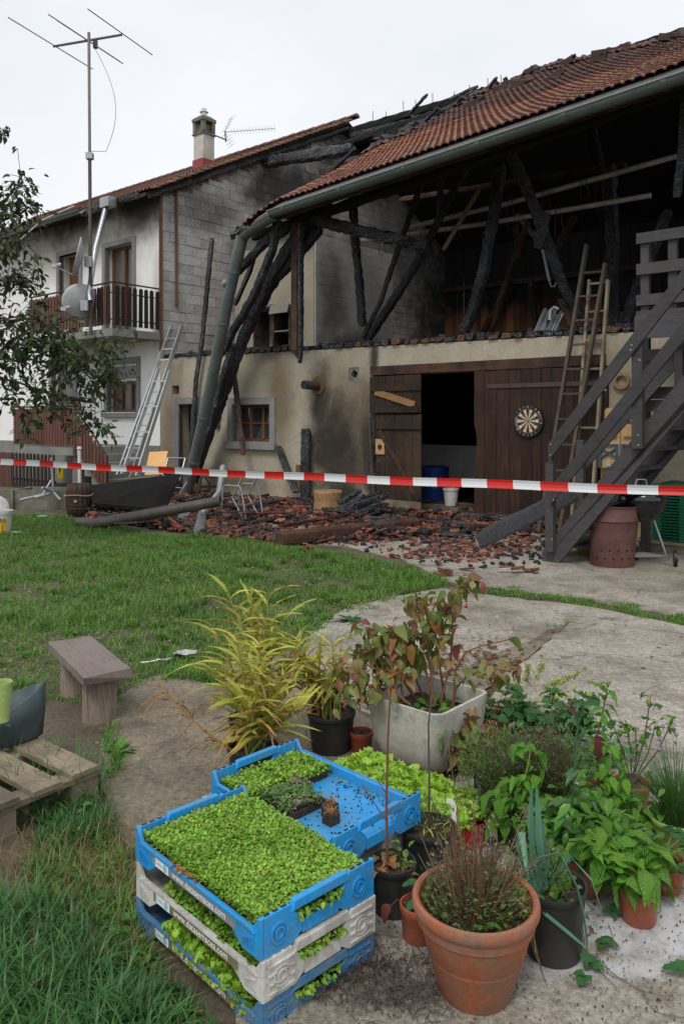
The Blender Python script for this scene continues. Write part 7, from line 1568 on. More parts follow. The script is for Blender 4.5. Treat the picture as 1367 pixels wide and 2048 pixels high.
seedtray('mound of pink-tinged seedlings in the middle of the half-empty crate', P3, -.12, .06, -.165, .03, .04, 2900, 'seed2', .009, .017, hgt=.045, ragged=.3)
mb = MB(); 
for (a, b, c_, d) in ((-.275, -.10, -.005, .165), (-.275, -.13, -.165, -.01), (-.115, .045, -.15, .015)): mb.add([P3(x, y, z) for z in (.029, .052) for x, y in ((a, c_), (b, c_), (b, d), (a, d))], BOXF)
stuff(solo('soil_blocks', mb, 'soil', 'dark soil blocks under the seedlings of the half-empty crate', 'soil'))
for (x, y, s_) in ((.10, -.02, 1), (.135, -.05, .8)):
    mb = MB(); mb.add([P3(x + a * .02, y + b * .02, .028 + z) for z in (0, .04 * s_) for a, b in ((-1, -1), (1, -1), (1, 1), (-1, 1))], BOXF); so = solo('root_plug', mb, 'soil', 'withered seedling plug standing upright on the blue crate floor' if s_ == 1 else 'smaller soil plug beside the withered one on the crate floor', 'soil plug')
    V, F = scatter(*BLADE, np.array(P3(x, y, .028 + .04 * s_)[:])[None] + U(-.012, .012, (60, 3)), U(0, 6.28, 60), U(.2, 1.4, 60), U(-.5, .5, 60), np.stack([U(.015, .035, 60), U(.001, .003, 60), U(.02, .04, 60)], 1)); npmesh('withered_leaves', V, F, 'gingerdry', so)
x, y = U(-.05, .28, 1400), U(-.175, .175, 1400); pos = np.array([P3(a, b, .0295)[:] for a, b in zip(x, y)]); ok = (np.random.rand(1400) < np.exp(-((y - .17) / .03) ** 2) + .12 * (y < .17)); pos = pos[ok]; n = len(pos)
V, F = scatter(BOXV, BOXF, pos, U(0, 6, n), U(-.3, .3, n), U(-.3, .3, n), U(.001, .0045, n)); stuff(tag(npmesh('soil_crumbs', V, F, 'soil', sm=False, loc=P3(.1, 0, .03)), 'soil crumbs on the floor of the half-empty crate', 'soil'))
# lettuce crate behind on the ground (red)
Lr = [G(655, 1525, .12), G(880, 1650, .12)]; c3_ = G(785, 1590, .12); c3_.z = 0; ang3 = ang2 + .02
ex3 = Vector((math.cos(ang3), math.sin(ang3), 0)); ey3 = Vector((-ex3.y, ex3.x, 0)); tr_ = thing('red_tray', 'low red tray full of frilly lettuce behind the rear crate stack', 'tray', c3_, ang3)
P4 = lambda x, y, z: c3_ + ex3 * x + ey3 * y + Vector((0, 0, z)); mb = MB()
for (x, y, dx, dy) in ((0, -.19, .6, .012), (0, .19, .6, .012), (-.3, 0, .012, .368), (.3, 0, .012, .368)): mb.box(P4(x, y, .05), (dx, dy, .1), ang3)
mb.box(P4(0, 0, .01), (.58, .36, .01), ang3); obj('body', mb, 'red', tr_)
seedtray('dense frilly bright lettuce filling the low red tray', P4, -.31, .31, -.2, .2, .085, 5200, 'lettuce', .022, .04, cat='lettuce', tpl=FR, hgt=.045)

# ================================================================== POTS
def pot(px, py, r, h, m, label, r0=None, soil=.85, rim=.008, lean=(0, 0), cat='pot', n=30, thick_rim=False, name='plant_pot', grp=None):
    c_ = G(px, py); c_.z = GZ(c_.x, c_.y); r0 = r0 or r * .78; t = thing(name, label, cat, c_, 0, grp); mb = MB()
    if thick_rim: pr_ = [(r0, 0), (r0 + .004, .006), (r0 + (r - r0) * .45, h * .42), (r0 + (r - r0) * .47, h * .43), (r0 + (r - r0) * .47, h * .45), (r0 + (r - r0) * .5, h * .46), (r * .885, h * .76), (r * .925, h * .765), (r * .93, h * .80), (r * .94, h * .82), (r * .94, h * .85), (r * .975, h * .87), (r, h * .91), (r, h * .96), (r * .98, h * .99), (r * .93, h), (r * .89, h * .985), (r * .87, h * .93), (r * .84, h * .80), (r * .5, h * .7), (.01, h * .7)]
    else: pr_ = [(r0, 0), (r0 + .002, .004), (r * .93, h - .022), (r * .965, h - .02), (r * .985, h - .018), (r, h - .002), (r - .001, h), (r - .006, h), (r - .008, h - .01), (r * .87, h * .7), (.01, h * .7)]
    mb.lathe(pr_, c_, n, lean=lean); o = obj('pot', mb, m, t, sm=True)
    mb = MB(); K = 18; rs = r * (.86 if not thick_rim else .83); sz = h * soil; vs = []
    for i in range(5):
        for k in range(K): a = 2 * math.pi * k / K; vs.append(c_ + Vector((rs * i / 4 * math.cos(a) + lean[0] * sz, rs * i / 4 * math.sin(a) + lean[1] * sz, sz + ru(-.004, .006))))
    mb.add(vs, [(i * K + k, i * K + (k + 1) % K, (i + 1) * K + (k + 1) % K, (i + 1) * K + k) for i in range(4) for k in range(K)]); obj('soil', mb, 'soil', t, sm=True)
    return t, c_ + Vector((0, 0, sz)), rs
SLABP = [(1139, 1254), (1367, 1276), (1700, 1340), (2300, 1700), (2300, 3000), (600, 3000), (470, 2060), (700, 1800), (900, 1600), (960, 1440), (1010, 1366)]
def GZ(x, y):
    px, py = px_of(x, y); return .03 if inpoly(np.array([px]), np.array([py]), SLABP)[0] else .008
# --- leaf meshes
def wavy(name, m, wid, droop, fold, n=6, wave=.04, shape=.75):
    vs, fs = [], []; rr2 = random.Random(sum(map(ord, name)))
    for i in range(n + 1):
        t = i / n; ww = wid * .5 * (math.sin(math.pi * t ** shape)) ** .8 if 0 < t < 1 else .004; zc = .06 * math.sin(t * 3) - droop * t * t
        for q in (-1, -.5, 0, .5, 1): vs.append((t, q * ww * (1 + .06 * math.sin(i * 2.2)), zc + fold * abs(q) * ww + wave * math.sin(i * 1.9 + q * 2) * abs(q)))
    for i in range(n):
        for j in range(4): a = i * 5 + j; fs.append((a, a + 5, a + 6, a + 1))
    me = bpy.data.meshes.new(name); me.from_pydata(vs, [], fs); me.materials.append(MT[m]); smooth(me); return me
GL = [wavy('ginger_leaf', 'ginger', .115, d, .5, 8, .01, .7) for d in (.1, .35, .7)]; GD = [wavy('dry_leaf', 'gingerdry', .07, d, .8, 8, .03, .7) for d in (.5, 1.0)]
for nm_, cs_ in (('shrub_green', [(.13, .22, .04), (.20, .27, .06)]), ('shrub_olive', [(.22, .22, .06), (.30, .20, .08), (.17, .20, .05)]), ('shrub_red', [(.28, .12, .07), (.36, .13, .10), (.20, .15, .06)]), ('shrub_orange', [(.50, .22, .05), (.42, .15, .05)])):
    MT[nm_] = leafmat(nm_, cs_, island=0, rand=.3, hue=.03, scale=14, dirt=(.28, .12, .07), damt=.35, dscale=11)
SL_ = [wavy('shrub_leaf', m_, .62, d, .35, 6, .03, .8) for d in (.3, .7) for m_ in ('shrub_green', 'shrub_green', 'shrub_olive', 'shrub_olive', 'shrub_red')] + [wavy('shrub_leaf', 'shrub_orange', .62, .5, .35, 6, .03, .8)]
PL = [wavy('pepper_leaf', 'pepper', .52, d, .25, 6, .05, .7) for d in (.25, .5, .8)]
BLF = [wavy('strawberry_leaf', 'berry', .85, d, .2, 6, .06, .85) for d in (.2, .5)]; RL = wavy('red_leaf', 'redleaf', .8, .4, .2, 6, .05, .85)
def stem(par, pts, r, m='redstem', name='stem', sc=None):
    mb = MB(); mb.tube(pts, r, 6, scale=sc or (lambda t: 1 - .5 * t)); return obj(name, mb, m, par, sm=True)
def ginger(c_, tops, nl, label, parent, lmax=.17, dry=.25):
    for (x, y, z) in tops:
        top = Vector((x, y, z)); b_ = Vector(c_) + Vector((ru(-.05, .05), ru(-.05, .05), 0)); q = [b_.lerp(top, k / 6) + Vector(((top - b_).x * (-.12 * math.sin(k / 6 * math.pi)), 0, 0)) for k in range(7)]
        stem(parent, q, .0055, 'gstem'); az0 = ru(0, 3.14)
        for k in range(nl):
            t = .25 + .75 * k / (nl - 1); i = min(5, int(t * 6)); p = q[i].lerp(q[i + 1], t * 6 - i); a = az0 + (k % 2) * math.pi + ru(-.5, .5); up_ = .25 + .85 * t + ru(-.25, .35)
            s = lmax * (1 - .35 * abs(t - .6)) * ru(.75, 1.1); d_ = rnd() < dry * (1.3 if t < .4 else .8)
            put_leaf(random.choice(GD if d_ else GL), parent, p, (math.cos(a), math.sin(a) * .8, up_ * .8), s * 1.08, ru(-.6, .6), ru(.9, 1.45))
# ginger pots
t1, s1_, r1_ = pot(505, 1572, .105, .16, 'blackpot', 'black pot of tall yellowing ginger behind the blue crates', cat='potted plant')
Yg = s1_.y
ginger(s1_, [W(x, y, Yg + dy) for x, y, dy in ((432, 1262, .0), (450, 1330, -.05), (475, 1290, -.08), (520, 1300, .02), (565, 1350, -.06), (490, 1400, -.1), (590, 1370, .04), (560, 1420, -.1), (515, 1380, -.12), (600, 1420, -.05), (530, 1340, .03), (415, 1330, -.05))], 17, '', t1)
q = [s1_ + Vector((-.06, -.03, 0)), W(455, 1495, Yg - .06), W(420, 1470, Yg - .08), W(385, 1440, Yg - .08), W(350, 1400, Yg - .08), W(338, 1385, Yg - .08)]; stem(t1, q, .006, 'gingerdry')
for k in range(17):
    i = 2 + k % 4; p = q[i] if k % 2 else q[i - 1].lerp(q[i], .5); a = ru(2.2, 5.5); put_leaf(random.choice(GD), t1, p, (math.cos(a), .3 * math.sin(a), ru(-.3, 1.4) if k % 3 else -.2), ru(.09, .15), ru(-1, 1), .6)
t2, s2_, r2_ = pot(500, 1508, .10, .16, 'blackpot', 'second black ginger pot half hidden behind the first', cat='potted plant')
s2_ = s2_ + Vector((.05, .02, 0)); ginger(s2_, [W(x, y, s2_.y + .02) for x, y in ((455, 1185), (500, 1205), (535, 1200), (575, 1225), (480, 1240), (540, 1260), (590, 1290), (610, 1330), (505, 1300))], 16, '', t2, .17)
t3, s3_, r3_ = pot(662, 1500, .112, .17, 'blackpot', 'wide black pot left of the pale planter', cat='potted plant')
for k in range(16): p = s3_ + Vector((ru(-.06, .06), ru(-.05, .05), 0)); stem(t3, [p, p + Vector((ru(-.01, .01), 0, ru(.06, .12)))], .004, 'gstem')
ginger(s3_ + Vector((-.03, .03, 0)), [W(x, y, s3_.y + .05) for x, y in ((640, 1285), (665, 1290), (610, 1310), (650, 1330), (600, 1360), (680, 1320), (585, 1300), (625, 1350), (570, 1340), (660, 1370), (700, 1350), (640, 1400))], 14, '', t3, .15, .35)
# pale square planter with the turning shrub
rc = [G(826, 1341, .3), G(990, 1386, .3), G(883, 1440, .3), G(718, 1407, .3)]; pcx = sum(rc, Vector()) / 4; pa_ = math.atan2((rc[1] - rc[2]).y, (rc[1] - rc[2]).x); hw2 = .197
pt = thing('square_planter', 'large pale square planter with a rounded base holding the turning shrub', 'planter', (pcx.x, pcx.y, .0)); mb = MB(); cz = .012; n_ = 48; pr_ = [(.05, 0), (.11, .004), (.145, .025), (.168, .06), (.182, .12), (.19, .2), (.197, .30), (.190, .302), (.183, .30), (.176, .22), (.16, .21), (.02, .21)]; vs = []
for j, (r, z) in enumerate(pr_):
    p_ = 2.6 + 9 * min(1, z / .25)
    for k in range(n_):
        a = 2 * math.pi * (k + .5) / n_; kk = 1 / (abs(math.cos(a)) ** p_ + abs(math.sin(a)) ** p_) ** (1 / p_); x, y = r * kk * math.cos(a), r * kk * math.sin(a); vs.append(Vector((pcx.x + x * math.cos(pa_) - y * math.sin(pa_), pcx.y + x * math.sin(pa_) + y * math.cos(pa_), cz + z)))
mb.add(vs, [(i * n_ + k, i * n_ + (k + 1) % n_, (i + 1) * n_ + (k + 1) % n_, (i + 1) * n_ + k) for i in range(len(pr_) - 1) for k in range(n_)] + [tuple(range(n_ - 1, -1, -1))]); obj('bowl', mb, 'planter', pt, sm=True)
mb = MB(); mb.box((pcx.x, pcx.y, .225), (.345, .345, .02), pa_); obj('soil', mb, 'soil', pt)
sh_ = thing('potted_shrub', 'raspberry-like shrub with green, red and orange turning leaves in the pale planter', 'shrub', (pcx.x, pcx.y, .235)); Yp = pcx.y
SB = [([(860, 1400), (862, 1340), (848, 1270), (835, 1215), (830, 1180)], .0, 26), ([(880, 1405), (900, 1330), (905, 1260), (900, 1200), (930, 1165), (945, 1160)], .05, 30), ([(808, 1405), (795, 1340), (780, 1280), (775, 1255)], -.03, 26), ([(870, 1408), (850, 1340), (800, 1290), (760, 1262), (735, 1255)], .0, 28),
      ([(800, 1410), (775, 1350), (735, 1330), (700, 1335), (665, 1375)], -.06, 26), ([(830, 1400), (800, 1350), (740, 1310), (700, 1300)], .04, 28), ([(890, 1405), (880, 1340), (870, 1280), (860, 1230), (880, 1190)], .08, 26), ([(820, 1410), (770, 1370), (720, 1370), (690, 1400)], -.1, 20), ([(850, 1405), (820, 1330), (810, 1280), (820, 1240)], .1, 24),
      ([(905, 1410), (912, 1375), (935, 1350), (975, 1335), (1010, 1340), (1022, 1345)], .02, 15), ([(905, 1410), (910, 1340), (930, 1305), (960, 1292), (1018, 1279)], .06, 2), ([(915, 1430), (935, 1425), (940, 1460), (935, 1500), (920, 1550)], -.13, 28), ([(885, 1425), (915, 1440), (915, 1480), (905, 1530)], -.16, 18)]
for pts_, dy, nl in SB:
    q0 = [W(x, y, Yp + dy + ru(-.03, .03)) for x, y in pts_]; q = []
    for i in range(len(q0) - 1): q += [q0[i].lerp(q0[i + 1], k / 3) for k in range(3)]
    q.append(q0[-1]); stem(sh_, q, .0055)
    for k in range(nl):
        t = .38 + .62 * (k / max(1, nl - 1)); i = min(len(q) - 2, int(t * (len(q) - 1))); p = q[i] + Vector((ru(-.05, .05), ru(-.05, .05), ru(-.03, .03))); a = ru(0, 6.28); put_leaf(random.choice(SL_), sh_, p, (math.cos(a), math.sin(a), ru(-1.6, .3)), ru(.05, .082), ru(-.8, .8), ru(.8, 1.15))
for k in range(30): a = ru(0, 6.28); put_leaf(random.choice(PL), sh_, Vector((pcx.x + ru(-.13, .13), pcx.y + ru(-.15, .1), .25)), (math.cos(a), math.sin(a), ru(.2, 1)), ru(.04, .07), ru(-.4, .4))
shp = []
for pts_, dy, nl in SB:
    q0 = [W(x, y, Yp + dy) for x, y in pts_]
    for k in range(int(nl * .9)):
        t = .35 + .65 * rnd(); t *= len(q0) - 1; i = min(len(q0) - 2, int(t)); shp.append((q0[i].lerp(q0[i + 1], t - i) + Vector((ru(-.075, .075), ru(-.07, .07), ru(-.05, .03))))[:])
shp = np.array(shp); n = len(shp); MT['shrubmix'] = leafmat('turning_leaves_small', [(.15, .21, .045), (.27, .20, .08), (.16, .19, .05), (.30, .14, .08)], island=.3, hue=.04, scale=7)
for k_, m_ in enumerate(('shrubmix', 'shrub_green')):
    sel = shp[k_::2]; n = len(sel); V, F = scatter(*leaf_t(.6, .5, .3, 4, .8), sel, U(0, 6.28, n), U(-1.3, .2, n), U(-.8, .8, n), U(.038, .062, n)); stuff(npmesh('small_leaves', V, F, m_, sh_))
mb = MB(); mb.lathe([(.001, -.008), (.008, -.004), (.009, .003), (.004, .01)], W(931, 1213, Yp), 8); obj('berry', mb, 'red', sh_, sm=True)
pot(722, 1505, .055, .09, 'terra2', 'small terracotta pot squeezed between black pot and pale planter')
# tall bare stems in black pots
t4, s4, _ = pot(785, 1838, .071, .145, 'blackpot', 'black pot with a single tall bare reddish stem', cat='potted plant')
stem(t4, [s4 + Vector((-.015, 0, 0)), W(772, 1620, s4.y), W(775, 1480, s4.y), W(781, 1370, s4.y), W(778, 1350, s4.y)], .0045)
for k in range(12): p = W(780, 1350 + ru(-10, 20), s4.y) + Vector((ru(-.03, .03), 0, 0)); put_leaf(random.choice(SL_), t4, p, (ru(-1, 1), ru(-1, 1), ru(-1, .3)), ru(.035, .055), ru(-.5, .5))
for (a, b) in (((770, 1640), (725, 1570)), ((771, 1625), (806, 1600)), ((773, 1590), (755, 1560))): stem(t4, [W(a[0], a[1], s4.y), W(b[0], b[1], s4.y)], .0022)
for k in range(26): p = s4 + Vector((ru(-.05, .05), ru(-.05, .05), ru(0, .02))); a = ru(0, 6.28); put_leaf(random.choice(GD + SL_), t4, p, (math.cos(a), math.sin(a), ru(-.2, .8)), ru(.02, .04), 0)
for k in range(6): put_leaf(random.choice(PL), t4, s4 + Vector((.035 + ru(-.015, .015), -.01, .02 + .012 * k)), (ru(-1, 1), ru(-1, .5), ru(.2, 1.4)), ru(.02, .04))
t5, s5, _ = pot(857, 1765, .092, .155, 'blackpot', 'wider black pot with a thin olive stem and mixed weeds', cat='potted plant')
stem(t5, [s5, W(858, 1560, s5.y), W(856, 1450, s5.y), W(862, 1400, s5.y + .05), W(868, 1340, s5.y + .1)], .0038, 'bark')
for k in range(14): put_leaf(random.choice(GL), t5, s5 + Vector((ru(-.05, .05), ru(-.05, .05), 0)), (ru(-1, 1), ru(-1, 1), ru(.3, 1.5)), ru(.03, .07), 0, 1.4)
def herb(par, c_, r, h, n, m, smin, smax, nst=0, stm='drybits', pit=(.2, 1.4), flat=.3, wdt=.3, nm='foliage'):
    a = U(0, 6.28, n); rr_ = r * np.sqrt(U(0, 1, n)); z = h * U(.05, 1, n) * (1 - .45 * (rr_ / r) ** 2); pos = np.stack([c_[0] + rr_ * np.cos(a), c_[1] + rr_ * np.sin(a), c_[2] + z], 1)
    V, F = scatter(*leaf_t(wdt, .2, .2, 2), pos, a + U(-1.2, 1.2, n), U(pit[0], pit[1], n), U(-.6, .6, n), U(smin, smax, n)); o = stuff(npmesh(nm, V, F, m, par)); 
    for k in range(nst):
        a_ = ru(0, 6.28); q_ = r * .9 * math.sqrt(rnd()); b_ = Vector(c_) + Vector((q_ * .5 * math.cos(a_), q_ * .5 * math.sin(a_), 0)); tp_ = Vector(c_) + Vector((q_ * 1.2 * math.cos(a_), q_ * 1.2 * math.sin(a_), h * ru(.6, 1.15))); stem(par, [b_, b_.lerp(tp_, .5) + Vector((ru(-.01, .01), ru(-.01, .01), 0)), tp_], .0016, stm)
    return o
herb(t5, s5, .07, .1, 160, 'herb', .01, .025, 6)
# big terracotta pot in front
t6, s6, _ = pot(950, 2003, .163, .245, 'terra', 'large terracotta pot with a thick rolled rim in the foreground', r0=.088, soil=.80, cat='potted plant', n=56, thick_rim=True)
herb(t6, s6, .12, .19, 1200, 'drybits', .006, .013, 30, 'redstem'); herb(t6, s6, .12, .17, 200, 'straw', .008, .02, 26, 'bark'); herb(t6, s6, .14, .20, 260, 'herb', .010, .02, 34, 'straw', wdt=.6); herb(t6, s6, .13, .09, 620, 'herb', .010, .024, 12, 'gstem', wdt=.6)
for (x, y, l) in ((900, 1690, 1), (925, 1580, 1), (870, 1720, 1), (960, 1650, 1), (1000, 1700, 1), (905, 1640, 1), (1060, 1600, 0), (935, 1700, 1), (1075, 1720, 0), (895, 1480, 0), (945, 1600, 1), (985, 1640, 1), (880, 1680, 0), (1020, 1680, 1), (915, 1750, 1), (970, 1740, 1), (860, 1760, 1)):
    tp_ = W(x, y, s6.y + ru(-.03, .05)); b_ = s6 + Vector((ru(-.06, .06), ru(-.06, .06), 0)); q = [b_, b_.lerp(tp_, .5) + Vector((ru(-.015, .015), 0, .01)), tp_]; stem(t6, q, .0017, 'redstem' if l else 'straw')
    V, F = scatter(*leaf_t(.5, .2, .2, 2), np.array([(q[1].lerp(q[2], rnd()) + Vector((ru(-.012, .012), ru(-.012, .012), ru(-.01, .01))))[:] for _ in range(34)]), U(0, 6.28, 34), U(0, 1.4, 34), U(-.6, .6, 34), U(.006, .013, 34)); stuff(npmesh('flower_spike', V, F, 'mauve' if l and rnd() < .2 else 'drybits', t6))
for k in range(9): put_leaf(random.choice(PL), t6, s6 + Vector((-.01 + .012 * k - .04, -.075 + ru(-.01, .01), .015)), (ru(-.8, .8), -.4, ru(.3, 1)), ru(.025, .04))
for k in range(5): q0 = s6 + Vector((.10, -.04, .06)); stem(t6, [s6 + Vector((.02 * k - .04, 0, .02)), q0, q0 + Vector((.035, -.01, -.03 - .02 * k)), q0 + Vector((.03 + .01 * k, -.02, -.09 - .03 * k))], .0022, 'straw')
# black pot right behind
t7, s7, _ = pot(1105, 1925, .092, .19, 'blackpot', 'tall black pot with leek leaves right behind the terracotta pot', cat='potted plant', soil=.8)
def leekleaf(pts, w_):
    q = [W(x, y, s7.y + d) for x, y, d in pts]; mb = MB(); mb.sweep(q, [(-w_, .0025), (0, -.002), (w_, .0025), (w_ * .9, .0045), (0, .0), (-w_ * .9, .0045)], up=(0, 1, .2), scale=lambda t: max(.12, 1 - .75 * t ** 3)); obj('leek_leaf', mb, 'leek', t7, sm=True)
leekleaf([(1085, 1780, 0), (1068, 1700, 0), (1060, 1640, 0), (1062, 1580, 0)], .012); leekleaf([(1090, 1780, 0), (1078, 1680, -.02), (1075, 1620, -.02), (1072, 1575, -.02)], .010)
leekleaf([(1065, 1790, -.02), (1050, 1745, -.03), (1080, 1720, -.05), (1115, 1705, -.07), (1150, 1770, -.08), (1165, 1830, -.09), (1172, 1880, -.09), (1171, 1935, -.09)], .011); leekleaf([(1075, 1790, 0), (1100, 1735, 0), (1130, 1800, -.03), (1165, 1870, -.06)], .011)
leekleaf([(1070, 1790, 0), (1040, 1690, .02), (1042, 1665, .02), (1055, 1760, -.05)], .014); leekleaf([(1080, 1790, .02), (1085, 1700, .02), (1082, 1640, .02)], .015); leekleaf([(1100, 1770, .02), (1140, 1715, 0), (1180, 1760, -.03), (1205, 1830, -.04)], .01); leekleaf([(1075, 1790, 0), (1090, 1830, -.08), (1140, 1870, -.1), (1170, 1895, -.11)], .006)
for k in range(10): put_leaf(random.choice(PL), t7, s7 + Vector((ru(-.05, .05), ru(-.06, .03), 0)), (ru(-1, 1), ru(-1, 1), ru(.1, .8)), ru(.03, .06))
herb(t7, s7 + Vector((-.03, 0, .02)), .09, .13, 220, 'herb', .01, .022, 6, 'gstem', wdt=.8)
t8, s8, _ = pot(835, 1896, .052, .098, 'terra2', 'small terracotta pot with a strawberry plant left of the large pot', cat='potted plant')
def strawberry(par, c_, n, r, s0, s1_2, red=0, h=.05):
    for k in range(n):
        a = ru(0, 6.28); d_ = Vector((math.cos(a), math.sin(a), 0)); e_ = Vector(c_) + d_ * r * ru(.4, 1) + Vector((0, 0, ru(.3, 1.3) * h)); stem(par, [Vector(c_), Vector(c_).lerp(e_, .5) + Vector((0, 0, h * .4)), e_], .0016, 'gstem' if rnd() < .6 else 'redstem')
        for w_ in (-1.1, 0, 1.1): aa = a + w_; put_leaf(RL if k < red else random.choice(BLF), par, e_, (math.cos(aa), math.sin(aa), ru(-.25, .35)), ru(s0, s1_2), ru(-.2, .2))
strawberry(t8, s8, 4, .03, .03, .045); stem(t8, [s8, s8 + Vector((-.06, -.01, .03)), s8 + Vector((-.1, -.03, -.0))], .0015)
put_leaf(RL, t8, s8 + Vector((-.08, -.03, .03)), (-.5, -.3, -.6), .05); put_leaf(GD[0], t8, s8 + Vector((-.0, -.05, .0)), (.1, -.3, -1), .04, 0, 4)
# right-hand group
def pepper(c_, tops, par, n=20, s0=.05, s1_=.085):
    for tp_ in tops:
        tp_ = Vector(tp_); c2 = Vector(c_); q = [c2, c2.lerp(tp_, .35) + Vector((ru(-.01, .01), 0, .02)), c2.lerp(tp_, .7) + Vector((ru(-.02, .02), 0, .02)), tp_]; stem(par, q, .0035, 'gstem')
        for k in range(n):
            t = .45 + .55 * rnd(); p = c2.lerp(tp_, t) + Vector((ru(-.045, .045), ru(-.045, .045), ru(-.015, .035))); a = ru(0, 6.28); put_leaf(random.choice(PL), par, p, (math.cos(a), math.sin(a) - .25, ru(-1.1, .35)), ru(s0, s1_), ru(-.4, .4), ru(.85, 1.1))
t9, s9, _ = pot(1276, 1860, .059, .10, 'terra2', 'terracotta pot of broad-leaved pepper at the right, nearest of its group', cat='potted plant')
pepper(s9, [W(x, y, s9.y + dy) for x, y, dy in ((1240, 1690, .02), (1200, 1700, -.02), (1290, 1680, .05), (1260, 1740, -.06), (1175, 1660, .02))], t9, 27, .055, .095)
t10, s10, _ = pot(1330, 1797, .055, .095, 'terra2', 'terracotta pot at the right edge behind the nearest pepper', cat='potted plant')
strawberry(t10, s10, 8, .09, .035, .055)
t11, s11, _ = pot(1165, 1795, .075, .11, 'terra2', 'terracotta pepper pot hidden under its own leaves', cat='potted plant')
pepper(s11, [W(x, y, s11.y + dy) for x, y, dy in ((1130, 1640, .0), (1180, 1600, .05), (1210, 1640, .02), (1150, 1690, -.05), (1250, 1620, .08), (1110, 1600, .05))], t11, 28, .045, .075)
t12, s12, _ = pot(1045, 1715, .07, .14, 'blackpot', 'black pot with a bright pepper plant in the middle of the plant group', cat='potted plant')
pepper(s12, [W(x, y, s12.y + dy) for x, y, dy in ((1060, 1500, .0), (1035, 1560, -.03), (1000, 1600, -.02), (1090, 1600, .0), (1020, 1640, -.05), (985, 1640, 0))], t12, 22, .04, .07)
t13, s13, _ = pot(1240, 1725, .07, .11, 'terra2', 'terracotta pot with pepper plant behind the right-hand peppers', cat='potted plant')
pepper(s13, [W(x, y, s13.y + dy) for x, y, dy in ((1200, 1540, .0), (1240, 1590, .03), (1290, 1640, .0), (1220, 1500, .0), (1330, 1640, 0))], t13, 24, .035, .065)
# herb tub
th_ = G(1050, 1660); tu = thing('herb_tub', 'dark rectangular tub of thyme-like herbs in the middle of the plants', 'planter', (th_.x, th_.y, .03)); mb = MB(); bx_ = th_ + Vector((0, 0, .10))
for (x, y, dx, dy) in ((0, -.1, .34, .008), (0, .1, .34, .008), (-.17, 0, .008, .19), (.17, 0, .008, .19)): mb.box(bx_ + Vector((x, y, 0)), (dx, dy, .14), -.12)
obj('tub', mb, mat('slate_plastic', [(.045, .05, .06), (.06, .065, .075)], rough=.5), tu); mb = MB(); mb.box(bx_ + Vector((0, 0, .04)), (.32, .18, .01), -.12); obj('soil', mb, 'soil', tu)
for x, m, st_ in ((-.13, 'herb', 14), (-.04, 'herb', 14), (.05, 'drybits', 14), (.13, 'herb', 14)): herb(tu, bx_ + Vector((x, 0, .05)), .115, .235, 2300, m, .009, .019, st_, 'bark')
herb(tu, bx_ + Vector((.0, 0, .05)), .17, .17, 1200, 'herb', .008, .018, 20, 'drybits')
def filler(par, px, py, Y, rx, rz, n, m, s0, s1, pit=(-.7, .5), wdt=.5, nm='understorey_leaves'):
    c_ = W(px, py, Y); p = np.stack([np.random.normal(c_.x, rx, n), np.random.normal(c_.y, rx * .6, n), np.random.normal(c_.z, rz, n)], 1); p[:, 2] = np.maximum(p[:, 2], .06)
    V, F = scatter(*leaf_t(wdt, .4, .3, 4, .75), p, U(0, 6.28, n), U(pit[0], pit[1], n), U(-.5, .5, n), U(s0, s1, n)); stuff(npmesh(nm, V, F, m, par))
MT['pep2'] = leafmat('pepper_leaves_small', [(.05, .16, .025), (.11, .27, .045)], island=.35, hue=.02, rough=.3)
MT['ber2'] = leafmat('strawberry_leaves_small', [(.045, .15, .045), (.09, .24, .07)], island=.4, hue=.03)
for (x, y, Y, rx, rz, n, t_) in ((1060, 1640, s12.y, .06, .04, 150, t12), (1150, 1660, s11.y, .09, .06, 240, t11), (1250, 1700, s13.y, .07, .05, 200, t13), (1220, 1600, s13.y + .1, .09, .05, 200, t13), (1300, 1720, s9.y + .1, .05, .04, 100, t9)): filler(t_, x, y, Y, rx, rz, n, 'pep2', .03, .06)
# strawberry pots behind
t14, s14, _ = pot(985, 1500, .075, .13, 'terra', 'terracotta pot of strawberries beside the pale planter', cat='potted plant')
strawberry(t14, s14, 16, .12, .045, .07, 1, .10)
t15, s15, _ = pot(1100, 1520, .085, .15, 'terra', 'strawberry pot with a few reddened leaves behind the herb tub', cat='potted plant')
strawberry(t15, s15, 24, .17, .045, .07, 1, .10)
filler(t14, 975, 1450, s14.y, .05, .03, 120, 'ber2', .03, .055, (-.2, .5), .8); filler(t15, 1110, 1450, s15.y, .10, .03, 260, 'ber2', .035, .06, (-.2, .5), .8); filler(t15, 1180, 1520, s15.y - .1, .07, .04, 130, 'ber2', .035, .055, (-.2, .5), .8)
# yellow-green flowering herb
t16, s16, _ = pot(1050, 1475, .06, .12, 'blackpot', 'small dark pot with feathery yellow-green herb leaning right', cat='potted plant')
for (x, y) in ((1055, 1330), (1088, 1325), (1030, 1370), (1120, 1360), (1160, 1345), (1130, 1390), (1010, 1400), (1110, 1400)):
    tp_ = W(x, y, s16.y + .1); q = [s16, s16.lerp(tp_, .5) + Vector((0, 0, .02)), tp_]; stem(t16, q, .0022, 'yellowherb'); n = 110
    V, F = scatter(*leaf_t(.5, .2, .2, 2), np.array([(q[1].lerp(q[2], rnd() ** .8) + Vector((ru(-.012, .012), ru(-.012, .012), ru(-.008, .008))))[:] for _ in range(n)]), U(0, 6.28, n), U(-.3, 1.2, n), U(-.6, .6, n), U(.011, .024, n)); stuff(npmesh('flowerets', V, F, 'yellowherb', t16))
